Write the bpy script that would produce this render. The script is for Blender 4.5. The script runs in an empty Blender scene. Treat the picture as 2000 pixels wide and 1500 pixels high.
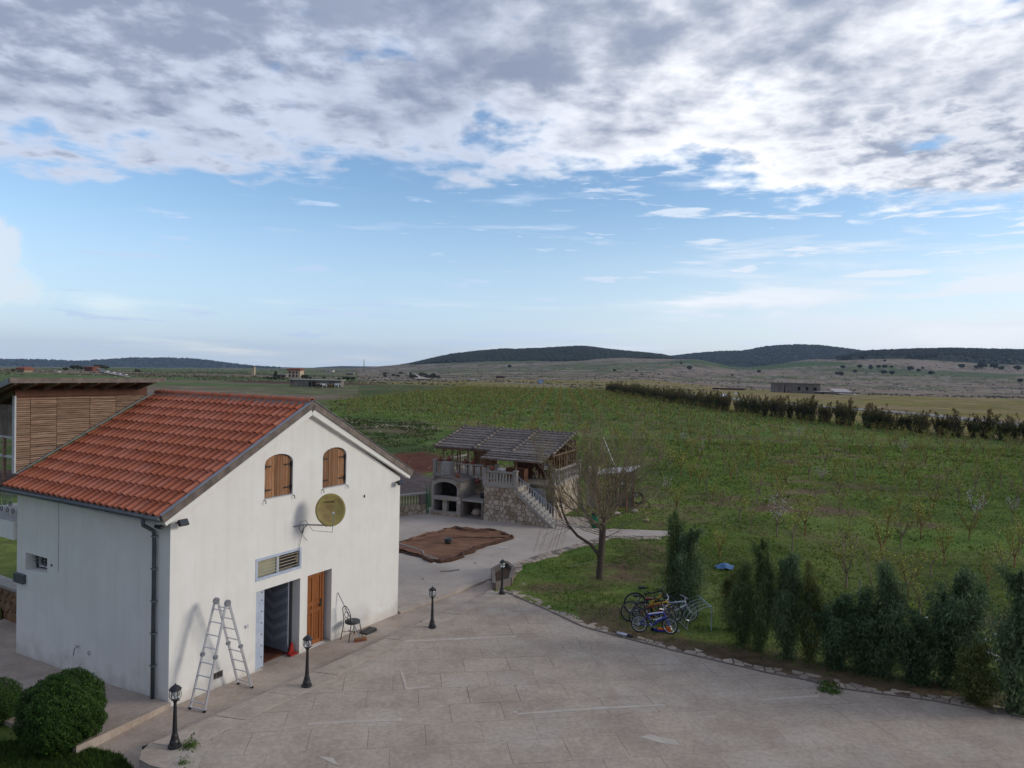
import bpy, bmesh, math, random
import numpy as np
from mathutils import Vector, Matrix, Euler
from mathutils.geometry import tessellate_polygon
random.seed(7); RN = np.random.RandomState(11)
R = math.radians; PI = math.pi
SC = bpy.context.scene; COL = SC.collection

# ------------------------------------------------------------------ camera
CF, CP, CR, CH = 1386.0, R(-1.232), R(1.317), 8.43
fwd = Vector((0, math.cos(CP), math.sin(CP))); up0 = Vector((0, -math.sin(CP), math.cos(CP))); rt0 = Vector((1, 0, 0))
rgt = rt0*math.cos(CR) + up0*math.sin(CR); upv = up0*math.cos(CR) - rt0*math.sin(CR)
cd = bpy.data.cameras.new('camera'); cam = bpy.data.objects.new('camera', cd); COL.objects.link(cam)
cd.sensor_width = 36; cd.lens = CF/2000*36; cd.clip_end = 30000; cd.clip_start = 0.1
mw = Matrix((rgt, upv, -fwd)).transposed().to_4x4(); mw.translation = (0, 0, CH); cam.matrix_world = mw
SC.camera = cam

# ------------------------------------------------------------------ sun and sky
SUN = Vector((0.755, -0.03, 0.27)).normalized()
SUN_EL = math.asin(SUN.z); SUN_AZ = math.atan2(SUN.x, SUN.y)
sl = bpy.data.lights.new('sun', 'SUN'); sl.energy = 1.15; sl.angle = R(17); sl.color = (1, .93, .82)
so = bpy.data.objects.new('sun', sl); COL.objects.link(so); so.rotation_euler = SUN.to_track_quat('Z', 'Y').to_euler()
SC.view_settings.view_transform = 'Standard'; SC.view_settings.look = 'None'
SC.view_settings.exposure = 0.56; SC.view_settings.gamma = 1; SC.view_settings.use_curve_mapping = False

W = bpy.data.worlds.new('World'); SC.world = W; W.use_nodes = True
def build_world():
    nt = W.node_tree; N = nt.nodes; L = nt.links; N.clear()
    def nd(t, **k):
        n = N.new(t)
        for a, b in k.items(): setattr(n, a, b)
        return n
    def lk(a, b): L.new(a, b)
    def mth(op, a, b=None, c=None, clamp=False):
        n = nd('ShaderNodeMath', operation=op, use_clamp=clamp)
        for i, v in enumerate((a, b, c)):
            if v is None: continue
            if isinstance(v, (int, float)): n.inputs[i].default_value = v
            else: lk(v, n.inputs[i])
        return n.outputs[0]
    def ss(v, lo, hi, o0=0., o1=1.):
        n = nd('ShaderNodeMapRange', interpolation_type='SMOOTHSTEP')
        lk(v, n.inputs[0]); n.inputs[1].default_value = lo; n.inputs[2].default_value = hi
        n.inputs[3].default_value = o0; n.inputs[4].default_value = o1
        return n.outputs[0]
    def comb(x, y, z):
        n = nd('ShaderNodeCombineXYZ')
        for i, v in enumerate((x, y, z)):
            if isinstance(v, (int, float)): n.inputs[i].default_value = v
            else: lk(v, n.inputs[i])
        return n.outputs[0]
    def noise(vec, scale, det=6, rough=.55, dist=0., lac=2.):
        n = nd('ShaderNodeTexNoise'); lk(vec, n.inputs['Vector'])
        n.inputs['Scale'].default_value = scale; n.inputs['Detail'].default_value = det
        n.inputs['Roughness'].default_value = rough; n.inputs['Distortion'].default_value = dist
        n.inputs['Lacunarity'].default_value = lac
        return n.outputs['Fac']
    def mixc(f, a, b):
        n = nd('ShaderNodeMix', data_type='RGBA'); 
        if isinstance(f, (int, float)): n.inputs[0].default_value = f
        else: lk(f, n.inputs[0])
        for i, v in ((6, a), (7, b)):
            if isinstance(v, tuple): n.inputs[i].default_value = (*v, 1)
            else: lk(v, n.inputs[i])
        return n.outputs[2]
    tc = nd('ShaderNodeTexCoord').outputs['Generated']
    sep = nd('ShaderNodeSeparateXYZ'); lk(tc, sep.inputs[0]); x, y, z = sep.outputs
    zz = mth('ADD', mth('MAXIMUM', z, 0.), .12)
    pu = mth('DIVIDE', x, zz); pv = mth('DIVIDE', y, zz)          # where the view ray meets a (curved) cloud base
    plane = comb(pu, pv, 0.)
    sky = nd('ShaderNodeTexSky', sky_type='NISHITA'); sky.sun_disc = False
    sky.sun_elevation = SUN_EL; sky.sun_rotation = SUN_AZ; sky.altitude = 900; sky.air_density = 1.1; sky.dust_density = .4; sky.ozone_density = 3.0
    # cloud deck: near side of a line on the cloud plane, ragged edge
    big = noise(plane, .9, 3, .5); mid = noise(plane, 2.6, 7, .50, .1); fine = noise(plane, 8.5, 8, .56, .1)
    edge = mth('ADD', mth('MULTIPLY', pu, .05), 2.52)
    d = mth('SUBTRACT', edge, pv)
    d = mth('ADD', d, mth('MULTIPLY', mth('SUBTRACT', big, .5), .5))
    d = mth('ADD', d, mth('MULTIPLY', mth('SUBTRACT', mid, .5), 1.3))
    d = mth('ADD', d, mth('MULTIPLY', mth('SUBTRACT', fine, .5), .55))
    deck = ss(d, -.06, .20)
    th = mth('ADD', mth('MULTIPLY', mid, .50), mth('MULTIPLY', fine, .30)); th = mth('ADD', th, mth('MULTIPLY', big, .45))
    depth = ss(d, .05, .75)
    # light through the deck is stronger on the sun's side
    sdot = nd('ShaderNodeVectorMath', operation='DOT_PRODUCT'); lk(tc, sdot.inputs[0]); sdot.inputs[1].default_value = (.42, .82, .38)
    glow = ss(sdot.outputs['Value'], .84, 1.0)
    gaps = ss(th, .47, .72)                                        # 1 = thick
    gaps = mth('MULTIPLY', gaps, depth)
    gaps = mth('MAXIMUM', gaps, mth('MULTIPLY', ss(x, .5, -.35), mth('MULTIPLY', ss(mth('ADD', d, mth('MULTIPLY', mth('SUBTRACT', fine, .5), 2.0)), .1, 1.0), .9)))
    # one darker bank under the bright break on the right
    bk = nd('ShaderNodeMapping'); lk(tc, bk.inputs[0]); bk.inputs['Scale'].default_value = (1, 1, 2.4)
    bd = nd('ShaderNodeVectorMath', operation='DISTANCE'); lk(bk.outputs[0], bd.inputs[0]); bd.inputs[1].default_value = (.55, .80, .66)
    bank = mth('ADD', bd.outputs['Value'], mth('ADD', mth('MULTIPLY', mth('SUBTRACT', mid, .5), .7), mth('MULTIPLY', mth('SUBTRACT', fine, .5), .35)))
    bank = ss(bank, .04, .34, 1., 0.)
    gaps = mth('MAXIMUM', gaps, mth('MULTIPLY', bank, ss(fine, .36, .60, .98, .45)))
    thin = ss(mid, .31, .40, 1., 0.)                               # blue showing through
    thinning = mth('SUBTRACT', 1., thin)
    lit = mixc(glow, (.44, .49, .60), (.80, .81, .84)); dark = mixc(glow, (.185, .22, .31), (.23, .27, .36))
    ccol = mixc(gaps, lit, dark)
    # thin streaks under the deck, denser towards the horizon and the sun
    st = nd('ShaderNodeMapping'); lk(tc, st.inputs[0]); st.inputs['Scale'].default_value = (2.2, 2.2, 19)
    s1 = noise(st.outputs[0], 1.6, 8, .6, .4)
    st2 = nd('ShaderNodeMapping'); lk(tc, st2.inputs[0]); st2.inputs['Scale'].default_value = (5, 5, 40); st2.inputs['Location'].default_value = (3, 1, 7)
    s2 = noise(st2.outputs[0], 1.7, 7, .6, .3)
    low = ss(z, .0, .20, 1., 0.)
    east = ss(x, -.25, .6)
    bias = mth('ADD', mth('MULTIPLY', low, .14), mth('MULTIPLY', east, .10))
    c1 = ss(mth('ADD', s1, bias), .56, .78, 0., .9)
    c2 = ss(mth('ADD', s2, mth('MULTIPLY', bias, .5)), .58, .70, 0., .9)
    streak = mth('MAXIMUM', c1, c2)
    veil = ss(z, -.02, .26, .80, 0.)
    # one soft cumulus low on the left
    dv = nd('ShaderNodeVectorMath', operation='DISTANCE'); lk(tc, dv.inputs[0]); dv.inputs[1].default_value = (-.590, .80, .098)
    cu = mth('ADD', dv.outputs['Value'], mth('MULTIPLY', mth('SUBTRACT', noise(tc, 16, 8, .6), .5), .17))
    cu = ss(cu, .030, .060, .8, 0.)
    streak = mth('MAXIMUM', streak, cu)
    eb = nd('ShaderNodeMapping'); lk(tc, eb.inputs[0]); eb.inputs['Scale'].default_value = (1.6, 1.6, 13); eb.inputs['Location'].default_value = (1.3, .4, 2)
    en = noise(eb.outputs[0], 1.5, 8, .58, .3)
    eband = mth('MULTIPLY', ss(mth('ADD', en, mth('MULTIPLY', ss(x, .05, .5), .22)), .50, .72), ss(z, .09, .19, .95, 0.))
    streak = mth('MAXIMUM', streak, eband)
    scol = mixc(east, (.41, .52, .69), (.64, .68, .74)); scol = mixc(mth('MULTIPLY', eband, ss(en, .45, .62)), scol, (.70, .725, .77)); scol = mixc(cu, scol, (.60, .63, .68))
    streak = mth('MAXIMUM', streak, veil)
    sky_bg = nd('ShaderNodeBackground'); lk(sky.outputs[0], sky_bg.inputs[0]); sky_bg.inputs[1].default_value = 0.125
    st_bg = nd('ShaderNodeBackground'); lk(scol, st_bg.inputs[0]); st_bg.inputs[1].default_value = .95
    ck_bg = nd('ShaderNodeBackground'); lk(ccol, ck_bg.inputs[0]); ck_bg.inputs[1].default_value = 1
    m1 = nd('ShaderNodeMixShader'); lk(streak, m1.inputs[0]); lk(sky_bg.outputs[0], m1.inputs[1]); lk(st_bg.outputs[0], m1.inputs[2])
    m2 = nd('ShaderNodeMixShader'); lk(mth('MULTIPLY', deck, thinning), m2.inputs[0]); lk(m1.outputs[0], m2.inputs[1]); lk(ck_bg.outputs[0], m2.inputs[2])
    out = nd('ShaderNodeOutputWorld'); lk(m2.outputs[0], out.inputs[0])
build_world()
SC.cycles.max_bounces = 6; SC.cycles.volume_bounces = 0; SC.cycles.transparent_max_bounces = 8

# ------------------------------------------------------------------ heights of the ground
_PX = [0, 260, 490, 650, 800, 950, 1100, 1250, 1350, 1450, 1600, 1750, 2000]
_TB = {500: [723, 730, 735, 739, 743, 744, 749, 751, 755, 758, 766, 770, 775],
       750: [721.5, 726, 730, 733, 737, 737, 738, 738, 745, 750, 757, 762, 766],
       1000: [720.5, 724, 727.5, 730, 733, 732, 733, 734, 739, 743, 748, 752, 756],
       1500: [719.7, 722, 725, 727, 728, 724, 722, 722, 722, 727, 728, 731, 735],
       2000: [719, 721, 723, 724, 719, 714, 712, 708, 704, 718, 707, 706, 720],
       2500: [718.5, 720, 722, 722, 712, 706, 704, 699, 702, 721, 702, 695, 706],
       3500: [718.2, 719.5, 721, 720, 716, 715, 715, 712, 712, 723, 712, 702, 704],
       5000: [718, 719, 720, 719, 718, 718, 718, 718, 720, 726, 724, 722, 722]}
def HOR(px): return 720.4 + (px-1000)*.023
_H = np.array([HOR(p) for p in _PX])
_DL = [330]+sorted(_TB)+[9500]
_RAT = np.array([[12141/330]*len(_PX)]+[list(np.array(_TB[k])-_H) for k in sorted(_TB)]+[[7.]*len(_PX)])
_ZT = CH - _RAT/CF*np.array(_DL)[:, None]
def hsh(ix, iy, s=0):
    v = np.sin(ix*127.1+iy*311.7+s*74.7)*43758.5453
    return v-np.floor(v)
def vnoise(x, y, s=0):
    x = np.asarray(x, float); y = np.asarray(y, float)
    ix = np.floor(x); iy = np.floor(y); fx = x-ix; fy = y-iy; fx = fx*fx*(3-2*fx); fy = fy*fy*(3-2*fy)
    return (hsh(ix, iy, s)*(1-fx)+hsh(ix+1, iy, s)*fx)*(1-fy)+(hsh(ix, iy+1, s)*(1-fx)+hsh(ix+1, iy+1, s)*fx)*fy
def fbm(x, y, s=0, o=4):
    t = 0; a = .5
    for i in range(o):
        t = t+a*vnoise(x*2**i, y*2**i, s+i); a *= .5
    return t/(1-.5**o)
def Cz(y): y = np.asarray(y, float); return np.clip(.27-.04*(y-15), -.33, .55)
def Wz(y): return np.interp(y, [0, 17, 24.8, 28, 99], [0, 0, -.26, -.33, -.33])
COURT = [(-7.55, 14.62), (-7.42, 14.3), (-7.1, 14.08), (-6.7, 13.95), (-6.45, 13.6), (-6.2, 12.4), (-6.1, 3), (24, 3), (24, 11.5), (12.9, 17.1), (10.97, 18.06), (8.9, 18.71), (8.16, 19.28), (7.34, 19.67), (5.71, 20.82), (4.52, 21.69), (3.57, 22.46), (2.56, 23.3), (1.49, 25.02), (.19, 26.93), (-.1, 27.5), (-.55, 27.2), (-2.95, 23.2), (-5.75, 18.1), (-7.55, 14.95)]
PATIO = [(-3.84, 24.75), (-1.0, 29.0), (-.3, 29.6), (.19, 31.39), (2.69, 34.57), (5.1, 37.4), (7.89, 37.5), (9.5, 37.9), (9.5, 38.9), (4.6, 39.2), (4.6, 42), (-5.2, 44), (-8.5, 40), (-13, 32), (-11, 29)]
WALK = [(-12.2, 10), (-6.0, 10), (-6.3, 13.9), (-7.5, 14.9), (-5.7, 18.15), (-2.95, 23.3), (-.55, 27.3), (-.6, 29.2), (-1.0, 29.0), (-3.84, 24.75), (-8.0, 17.3), (-9.2, 15.3), (-14.2, 12.5)]
def inpoly(x, y, P):
    x = np.asarray(x, float); y = np.asarray(y, float); r = np.zeros(x.shape, bool); n = len(P)
    for i in range(n):
        x1, y1 = P[i]; x2, y2 = P[(i+1) % n]
        if y1 == y2: continue
        r ^= ((y1 > y) != (y2 > y)) & (x < (x2-x1)*(y-y1)/(y2-y1)+x1)
    return r
HA = Vector((-8.209, 17.146)); HTH = 1.046; HC, HS = math.cos(HTH), math.sin(HTH)
def h2w(a, b): return (HA.x+a*HC-b*HS, HA.y+a*HS+b*HC)
def w2h(x, y): dx = np.asarray(x)-HA.x; dy = np.asarray(y)-HA.y; return dx*HC+dy*HS, -dx*HS+dy*HC
def Tz(x, y, far=True):
    """height of the natural ground"""
    x = np.asarray(x, float); y = np.asarray(y, float)
    D = np.maximum(y, 1.); px = np.clip(1000+CF*x/D, -1500, 3500)
    z = np.asarray(Cz(y)+.03)
    u = fbm(x/9, y/9, 3)-.5; z = z+u*.35*np.clip((D-32)/30, 0, 1)
    # rows across table
    Dc = np.clip(D, 330, 9499); li = np.interp(np.log(Dc), np.log(_DL), np.arange(len(_DL)))
    i0 = np.clip(li.astype(int), 0, len(_DL)-2); fr = li-i0
    pi_ = np.interp(px, _PX, np.arange(len(_PX))); j0 = np.clip(pi_.astype(int), 0, len(_PX)-2); fj = pi_-j0; fj = fj*fj*(3-2*fj)
    g = lambda i, j: _ZT[i, j]
    zt = (g(i0, j0)*(1-fj)+g(i0, j0+1)*fj)*(1-fr)+(g(i0+1, j0)*(1-fj)+g(i0+1, j0+1)*fj)*fr
    zt = zt+(fbm(x/160, y/160, 9)-.5)*np.clip((D-400)/900, 0, 1)*9+(fbm(x/40, y/40, 5)-.5)*np.clip((D-400)/900, 0, 1)*3
    k = np.clip((D-200)/130, 0, 1)
    z = z*(1-k)+zt*k
    # the ground beside and behind the house lies lower
    a, b = w2h(x, y)
    low = (a < 1) & (x < -7) & (y < 24)
    side = np.clip((-.2-a)/1.0, 0, 1)*(D < 60)
    z = np.where((a > -.3) & (a < 9.0) & (b > -.5) & (b < 11), -.75, z)
    z = np.where((a < .5) & (x < -7.4) & (D < 60), np.minimum(z, -.02-.048*np.clip(b, 0, 12)), z)
    return z
def Tzp(x, y):
    z = Tz(x, y)
    z = np.where(inpoly(x, y, COURT), Cz(y)-.12, z)
    z = np.where(inpoly(x, y, WALK) | inpoly(x, y, PATIO), Wz(y)-.12, z)
    return z
def ray(px, py): return fwd+rgt*((px-1000)/CF)-upv*((py-750)/CF)
def hit(px, py, fn=Tz):
    """the point of the ground seen at this place of the photograph"""
    d = ray(px, py); t = 5.
    while t < 9000:
        p = d*t
        if CH+p.z < float(fn(p.x, p.y)): break
        t *= 1.004
    return Vector((p.x, p.y, float(fn(p.x, p.y))))
def at(px, py, D):
    d = ray(px, py); return Vector((0, 0, CH))+d*(D/d.y)

# ------------------------------------------------------------------ materials
def mat(name, col, rough=.8, col2=None, scale=3., fac=1., bump=0., bscale=None, rnd=0., metal=0., spec=.3, vcol=False, det=6, col3=None, scale3=.4, noise_stretch=None, contrast=(.35, .65), trans=0., rnd_sat=0., speck=0., sscale=20):
    m = bpy.data.materials.new(name); m.use_nodes = True; nt = m.node_tree; N = nt.nodes; L = nt.links
    b = N['Principled BSDF']; b.inputs['Roughness'].default_value = rough; b.inputs['Metallic'].default_value = metal
    b.inputs['Specular IOR Level'].default_value = spec
    if trans: b.inputs['Transmission Weight'].default_value = trans
    tc = N.new('ShaderNodeTexCoord'); vec = tc.outputs['Object']
    if noise_stretch:
        mp = N.new('ShaderNodeMapping'); mp.inputs['Scale'].default_value = noise_stretch; L.new(vec, mp.inputs[0]); vec = mp.outputs[0]
    def noise(s, d=det, r=.6):
        n = N.new('ShaderNodeTexNoise'); n.inputs['Scale'].default_value = s; n.inputs['Detail'].default_value = d; n.inputs['Roughness'].default_value = r
        L.new(vec, n.inputs['Vector']); return n.outputs['Fac']
    def rng(v, a, c, o0=0., o1=1.):
        n = N.new('ShaderNodeMapRange'); n.inputs[1].default_value = a; n.inputs[2].default_value = c; n.inputs[3].default_value = o0; n.inputs[4].default_value = o1
        L.new(v, n.inputs[0]); return n.outputs[0]
    def mix(f, a, c, mode='MIX'):
        n = N.new('ShaderNodeMix'); n.data_type = 'RGBA'; n.blend_type = mode
        if isinstance(f, float): n.inputs[0].default_value = f
        else: L.new(f, n.inputs[0])
        for i, v in ((6, a), (7, c)):
            if isinstance(v, tuple): n.inputs[i].default_value = (*v, 1)
            else: L.new(v, n.inputs[i])
        return n.outputs[2]
    out = col
    if vcol:
        at_ = N.new('ShaderNodeAttribute'); at_.attribute_name = 'cov'; out = at_.outputs['Color']
    if col2 is not None:
        out = mix(rng(noise(scale), contrast[0], contrast[1], 0., fac), out, col2)
    if col3 is not None:
        out = mix(rng(noise(scale3, 4), .5, .72), out, col3)
    if speck:
        h0 = N.new('ShaderNodeHueSaturation'); L.new(rng(noise(sscale, 9, .75), .35, .65, 1-speck, 1+speck), h0.inputs['Value'])
        if isinstance(out, tuple): h0.inputs['Color'].default_value = (*out, 1)
        else: L.new(out, h0.inputs['Color'])
        out = h0.outputs[0]
    if rnd:
        oi = N.new('ShaderNodeObjectInfo'); hs = N.new('ShaderNodeHueSaturation')
        L.new(rng(oi.outputs['Random'], 0, 1, 1-rnd, 1+rnd), hs.inputs['Value'])
        if rnd_sat: L.new(rng(oi.outputs['Random'], 0, 1, 1+rnd_sat, 1-rnd_sat), hs.inputs['Saturation'])
        if isinstance(out, tuple): hs.inputs['Color'].default_value = (*out, 1)
        else: L.new(out, hs.inputs['Color'])
        out = hs.outputs[0]
    if isinstance(out, tuple): b.inputs['Base Color'].default_value = (*out, 1)
    else: L.new(out, b.inputs['Base Color'])
    if bump:
        bp = N.new('ShaderNodeBump'); bp.inputs['Strength'].default_value = 1; bp.inputs['Distance'].default_value = bump
        L.new(noise(bscale or scale*4, 8, .65), bp.inputs['Height']); L.new(bp.outputs[0], b.inputs['Normal'])
    return m
M = {}
M['plaster'] = mat('plaster', (.82, .805, .755), .92, (.75, .73, .68), 1.3, .8, .006, 38, col3=(.77, .755, .70), scale3=.35, spec=.1)
def weather_plaster():
    nt = M['plaster'].node_tree; N = nt.nodes; L = nt.links; b = N['Principled BSDF']; src = b.inputs['Base Color'].links[0].from_socket
    tc = N.new('ShaderNodeTexCoord'); mp = N.new('ShaderNodeMapping'); mp.inputs['Scale'].default_value = (3.2, 3.2, .22); L.new(tc.outputs['Object'], mp.inputs[0])
    n1 = N.new('ShaderNodeTexNoise'); n1.inputs['Scale'].default_value = 1.6; n1.inputs['Detail'].default_value = 7; L.new(mp.outputs[0], n1.inputs[0])
    r1 = N.new('ShaderNodeMapRange'); r1.inputs[1].default_value = .5; r1.inputs[2].default_value = .75; r1.inputs[3].default_value = 0; r1.inputs[4].default_value = .25; L.new(n1.outputs['Fac'], r1.inputs[0])
    m1 = N.new('ShaderNodeMix'); m1.data_type = 'RGBA'; L.new(r1.outputs[0], m1.inputs[0]); L.new(src, m1.inputs[6]); m1.inputs[7].default_value = (.60, .575, .52, 1)
    sp = N.new('ShaderNodeSeparateXYZ'); L.new(tc.outputs['Object'], sp.inputs[0]); n2 = N.new('ShaderNodeTexNoise'); n2.inputs['Scale'].default_value = 2.6; n2.inputs['Detail'].default_value = 8; L.new(tc.outputs['Object'], n2.inputs[0])
    a = N.new('ShaderNodeMath'); a.operation = 'MULTIPLY_ADD'; L.new(n2.outputs['Fac'], a.inputs[0]); a.inputs[1].default_value = -1.5; L.new(sp.outputs[2], a.inputs[2])
    r2 = N.new('ShaderNodeMapRange'); r2.inputs[1].default_value = -1.05; r2.inputs[2].default_value = -.35; r2.inputs[3].default_value = .45; r2.inputs[4].default_value = 0; L.new(a.outputs[0], r2.inputs[0])
    m2 = N.new('ShaderNodeMix'); m2.data_type = 'RGBA'; L.new(r2.outputs[0], m2.inputs[0]); L.new(m1.outputs[2], m2.inputs[6]); m2.inputs[7].default_value = (.46, .38, .30, 1); L.new(m2.outputs[2], b.inputs['Base Color'])
weather_plaster()
M['wood_weather'] = mat('wood_weather', (.23, .19, .16), .85, (.12, .095, .08), 4, .9, .004, 30, noise_stretch=(1, 1, 1), rnd=.15)
M['wood_shutter'] = mat('wood_shutter', (.27, .115, .045), .7, (.32, .19, .11), 2.2, .9, .003, 40, rnd=.38, noise_stretch=(9, 9, 1.2))
M['wood_door'] = mat('wood_door', (.30, .105, .03), .5, (.20, .065, .02), 3, .8, .002, 40, rnd=.1, noise_stretch=(6, 6, 1))
M['shingle'] = mat('shingle', (.38, .26, .18), .85, (.20, .13, .09), 1.8, .9, .006, 20, noise_stretch=(1.2, 1.2, 10), rnd=.22)
M['timber_red'] = mat('timber_red', (.17, .08, .05), .85, (.10, .05, .035), 3, .8, .003, 20)
M['tile'] = mat('tile', (.50, .175, .105), .9, (.39, .13, .078), 2.6, .9, .003, 50, rnd=.08, rnd_sat=.05, spec=.1, col3=(.44, .17, .105), scale3=.8)
M['mortar'] = mat('mortar', (.27, .23, .20), .95, (.17, .14, .12), 9, .9, .01, 30)
M['gutter'] = mat('gutter', (.12, .14, .15), .45, (.08, .09, .1), 3, .7, metal=.3)
M['galv'] = mat('galv', (.34, .36, .39), .4, (.22, .23, .25), 6, .8, metal=.6)
M['alu'] = mat('alu', (.62, .63, .66), .38, (.5, .5, .53), 8, .6, metal=.55)
M['black_iron'] = mat('black_iron', (.012, .012, .015), .45, (.025, .024, .025), 12, .7, .001, 40, spec=.5)
M['glass_clear'] = mat('glass_clear', (.9, .93, .95), .04, trans=.92, spec=.5)
M['glass_dark'] = mat('glass_dark', (.03, .035, .04), .12, spec=.7)
M['bulb'] = mat('bulb', (.6, .6, .58), .3)
M['white_paint'] = mat('white_paint', (.55, .56, .58), .5, (.42, .43, .45), 5, .6)
M['blue_grey_metal'] = mat('blue_grey_metal', (.50, .55, .64), .5, (.34, .40, .50), 4, .7, rnd=.04)
M['blue_grey_dark'] = mat('blue_grey_dark', (.24, .27, .33), .6, (.18, .21, .25), 4, .7)
M['blue_grey_mid'] = mat('blue_grey_mid', (.33, .37, .44), .6, (.26, .30, .36), 4, .7)
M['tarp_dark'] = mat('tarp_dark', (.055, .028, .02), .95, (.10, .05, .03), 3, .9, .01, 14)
M['red_plastic'] = mat('red_plastic', (.30, .02, .018), .5)
M['floor_brown'] = mat('floor_brown', (.17, .06, .035), .7, (.08, .03, .02), 4, .9)
M['inner_wall'] = mat('inner_wall', (.5, .48, .44), .9, (.4, .38, .35), 2)
M['dish'] = mat('dish', (.33, .28, .085), .55, (.24, .20, .07), 2.2, .8, spec=.3, col3=(.19, .10, .05), scale3=1.7)
M['print_dark'] = mat('print_dark', (.04, .035, .02), .6)
M['cable'] = mat('cable', (.05, .05, .055), .5)
M['concrete'] = mat('concrete', (.44, .355, .29), .92, (.34, .27, .215), 1.1, .9, .006, 30, col3=(.49, .41, .345), scale3=.35, contrast=(.4, .62), spec=.15, speck=.14, sscale=12)
M['concrete_kerb'] = mat('concrete_kerb', (.46, .385, .315), .92, (.35, .29, .235), 2.0, .9, .006, 26, rnd=.07, spec=.15, speck=.14, sscale=12)
M['concrete_patio'] = mat('concrete_patio', (.46, .395, .335), .92, (.385, .32, .27), .8, .9, .005, 30, col3=(.51, .45, .39), scale3=.3, spec=.15, speck=.14, sscale=10)
M['slab'] = mat('slab', (.455, .375, .30), .94, (.37, .30, .24), .9, 1., .009, 42, rnd=.04, col3=(.48, .42, .355), scale3=.5, contrast=(.38, .64), spec=.12, speck=.17, sscale=9)
M['cement_light'] = mat('cement_light', (.54, .475, .405), .92, (.44, .38, .32), 3, .9, .004, 30)
M['slab_joint'] = mat('slab_joint', (.28, .23, .19), .95, (.38, .33, .28), .6, .8, .004, 40)
M['border_stone'] = mat('border_stone', (.42, .345, .275), .9, (.28, .225, .175), 5, .8, .012, 18, rnd=.25)
M['wall_stone'] = mat('wall_stone', (.44, .355, .26), .9, (.31, .245, .185), 4, .8, .015, 14, rnd=.3, rnd_sat=.25)
M['stone_mortar'] = mat('stone_mortar', (.20, .165, .14), .95, (.14, .115, .10), 6, .8, .01, 30)
M['concrete_grey'] = mat('concrete_grey', (.36, .33, .29), .9, (.27, .245, .22), 3, .8, .006, 25)
M['soot'] = mat('soot', (.02, .018, .017), .95, (.05, .045, .04), 3)
M['baluster'] = mat('baluster', (.40, .37, .33), .85, (.30, .27, .24), 8, .7, .004, 30)
M['thatch_tile'] = mat('thatch_tile', (.13, .108, .095), .85, (.20, .17, .15), 4, .9, .01, 12, rnd=.25)
M['log'] = mat('log', (.26, .15, .08), .8, (.14, .08, .045), 4, .8, .005, 20, rnd=.2)
M['clay'] = mat('clay', (.24, .09, .06), .75, (.20, .055, .035), 6, .7, rnd=.15)
M['rug'] = mat('rug', (.22, .11, .06), .95, (.11, .05, .032), .45, 1., .01, 14, col3=(.30, .165, .09), scale3=.35, noise_stretch=(1, 2.6, 1), contrast=(.42, .6))
M['bark'] = mat('bark', (.105, .08, .062), .9, (.06, .045, .036), 14, .8, .01, 30)
M['bark_green'] = mat('bark_green', (.26, .21, .14), .85, (.18, .14, .09), 5, .8)
M['bark_orange'] = mat('bark_orange', (.26, .16, .06), .85, (.16, .10, .045), 4, .8, rnd=.2)
M['bud'] = mat('bud', (.38, .37, .06), .7, (.24, .27, .05), 3, .8, rnd=.2)
M['blossom'] = mat('blossom', (.62, .58, .55), .7)
M['cypress'] = mat('cypress', (.030, .050, .021), .8, (.045, .068, .034), 3, .8, vcol=True, rnd=.12)
M['leafcol'] = mat('leafcol', (.05, .09, .02), .65, vcol=True)
_m = M['leafcol']; _n = _m.node_tree; _p = _n.nodes['Principled BSDF']; _t = _n.nodes.new('ShaderNodeBsdfTranslucent'); _x = _n.nodes.new('ShaderNodeMixShader')
_n.links.new(_p.inputs['Base Color'].links[0].from_socket, _t.inputs[0]); _x.inputs[0].default_value = .42; _n.links.new(_p.outputs[0], _x.inputs[1]); _n.links.new(_t.outputs[0], _x.inputs[2]); _n.links.new(_x.outputs[0], _n.nodes['Material Output'].inputs[0])
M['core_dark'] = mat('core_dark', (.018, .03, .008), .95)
M['forest'] = mat('forest', (.020, .028, .018), .95, (.030, .038, .023), .02, .9, rnd=.2)
M['far_tree'] = mat('far_tree', (.035, .042, .022), .95, (.05, .055, .03), 1, .8, rnd=.2)
M['scrub'] = mat('scrub', (.075, .072, .04), .95, (.11, .095, .055), .05)
M['asphalt'] = mat('asphalt', (.28, .27, .26), .9, (.22, .21, .20), .2, .8)
M['soil'] = mat('soil', (.13, .075, .05), .95, (.08, .045, .03), 5, .9, .02, 12)
M['pale_wall'] = mat('pale_wall', (.52, .42, .28), .9, (.44, .35, .24), .5, .7)
M['grey_wall'] = mat('grey_wall', (.27, .23, .195), .95, (.11, .10, .095), .6, .8, rnd=.1)
M['far_roof'] = mat('far_roof', (.24, .095, .065), .9, (.25, .08, .05), .7)
M['tin'] = mat('tin', (.50, .46, .44), .6, (.42, .38, .36), .5)
M['dark_open'] = mat('dark_open', (.02, .02, .022), .9)
M['rubber'] = mat('rubber', (.018, .018, .018), .8, (.03, .03, .028), 20)
M['chrome'] = mat('chrome', (.6, .6, .62), .25, metal=.8)
M['blue'] = mat('blue', (.012, .03, .28), .35, spec=.5)
M['bike_white'] = mat('bike_white', (.62, .63, .66), .35, spec=.5)
M['silver'] = mat('silver', (.48, .51, .60), .32, metal=.4)
M['yellow'] = mat('yellow', (.55, .30, .02), .4)
M['orange'] = mat('orange', (.60, .12, .01), .5)
M['maroon'] = mat('maroon', (.14, .018, .02), .4)
M['rack'] = mat('rack', (.38, .46, .47), .45, (.28, .35, .35), 10, .7, metal=.3)
M['cloth_blue'] = mat('cloth_blue', (.10, .20, .36), .8, (.05, .11, .24), 5, .8)
M['litter'] = mat('litter', (.60, .59, .57), .8, (.5, .48, .45), 3)
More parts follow.
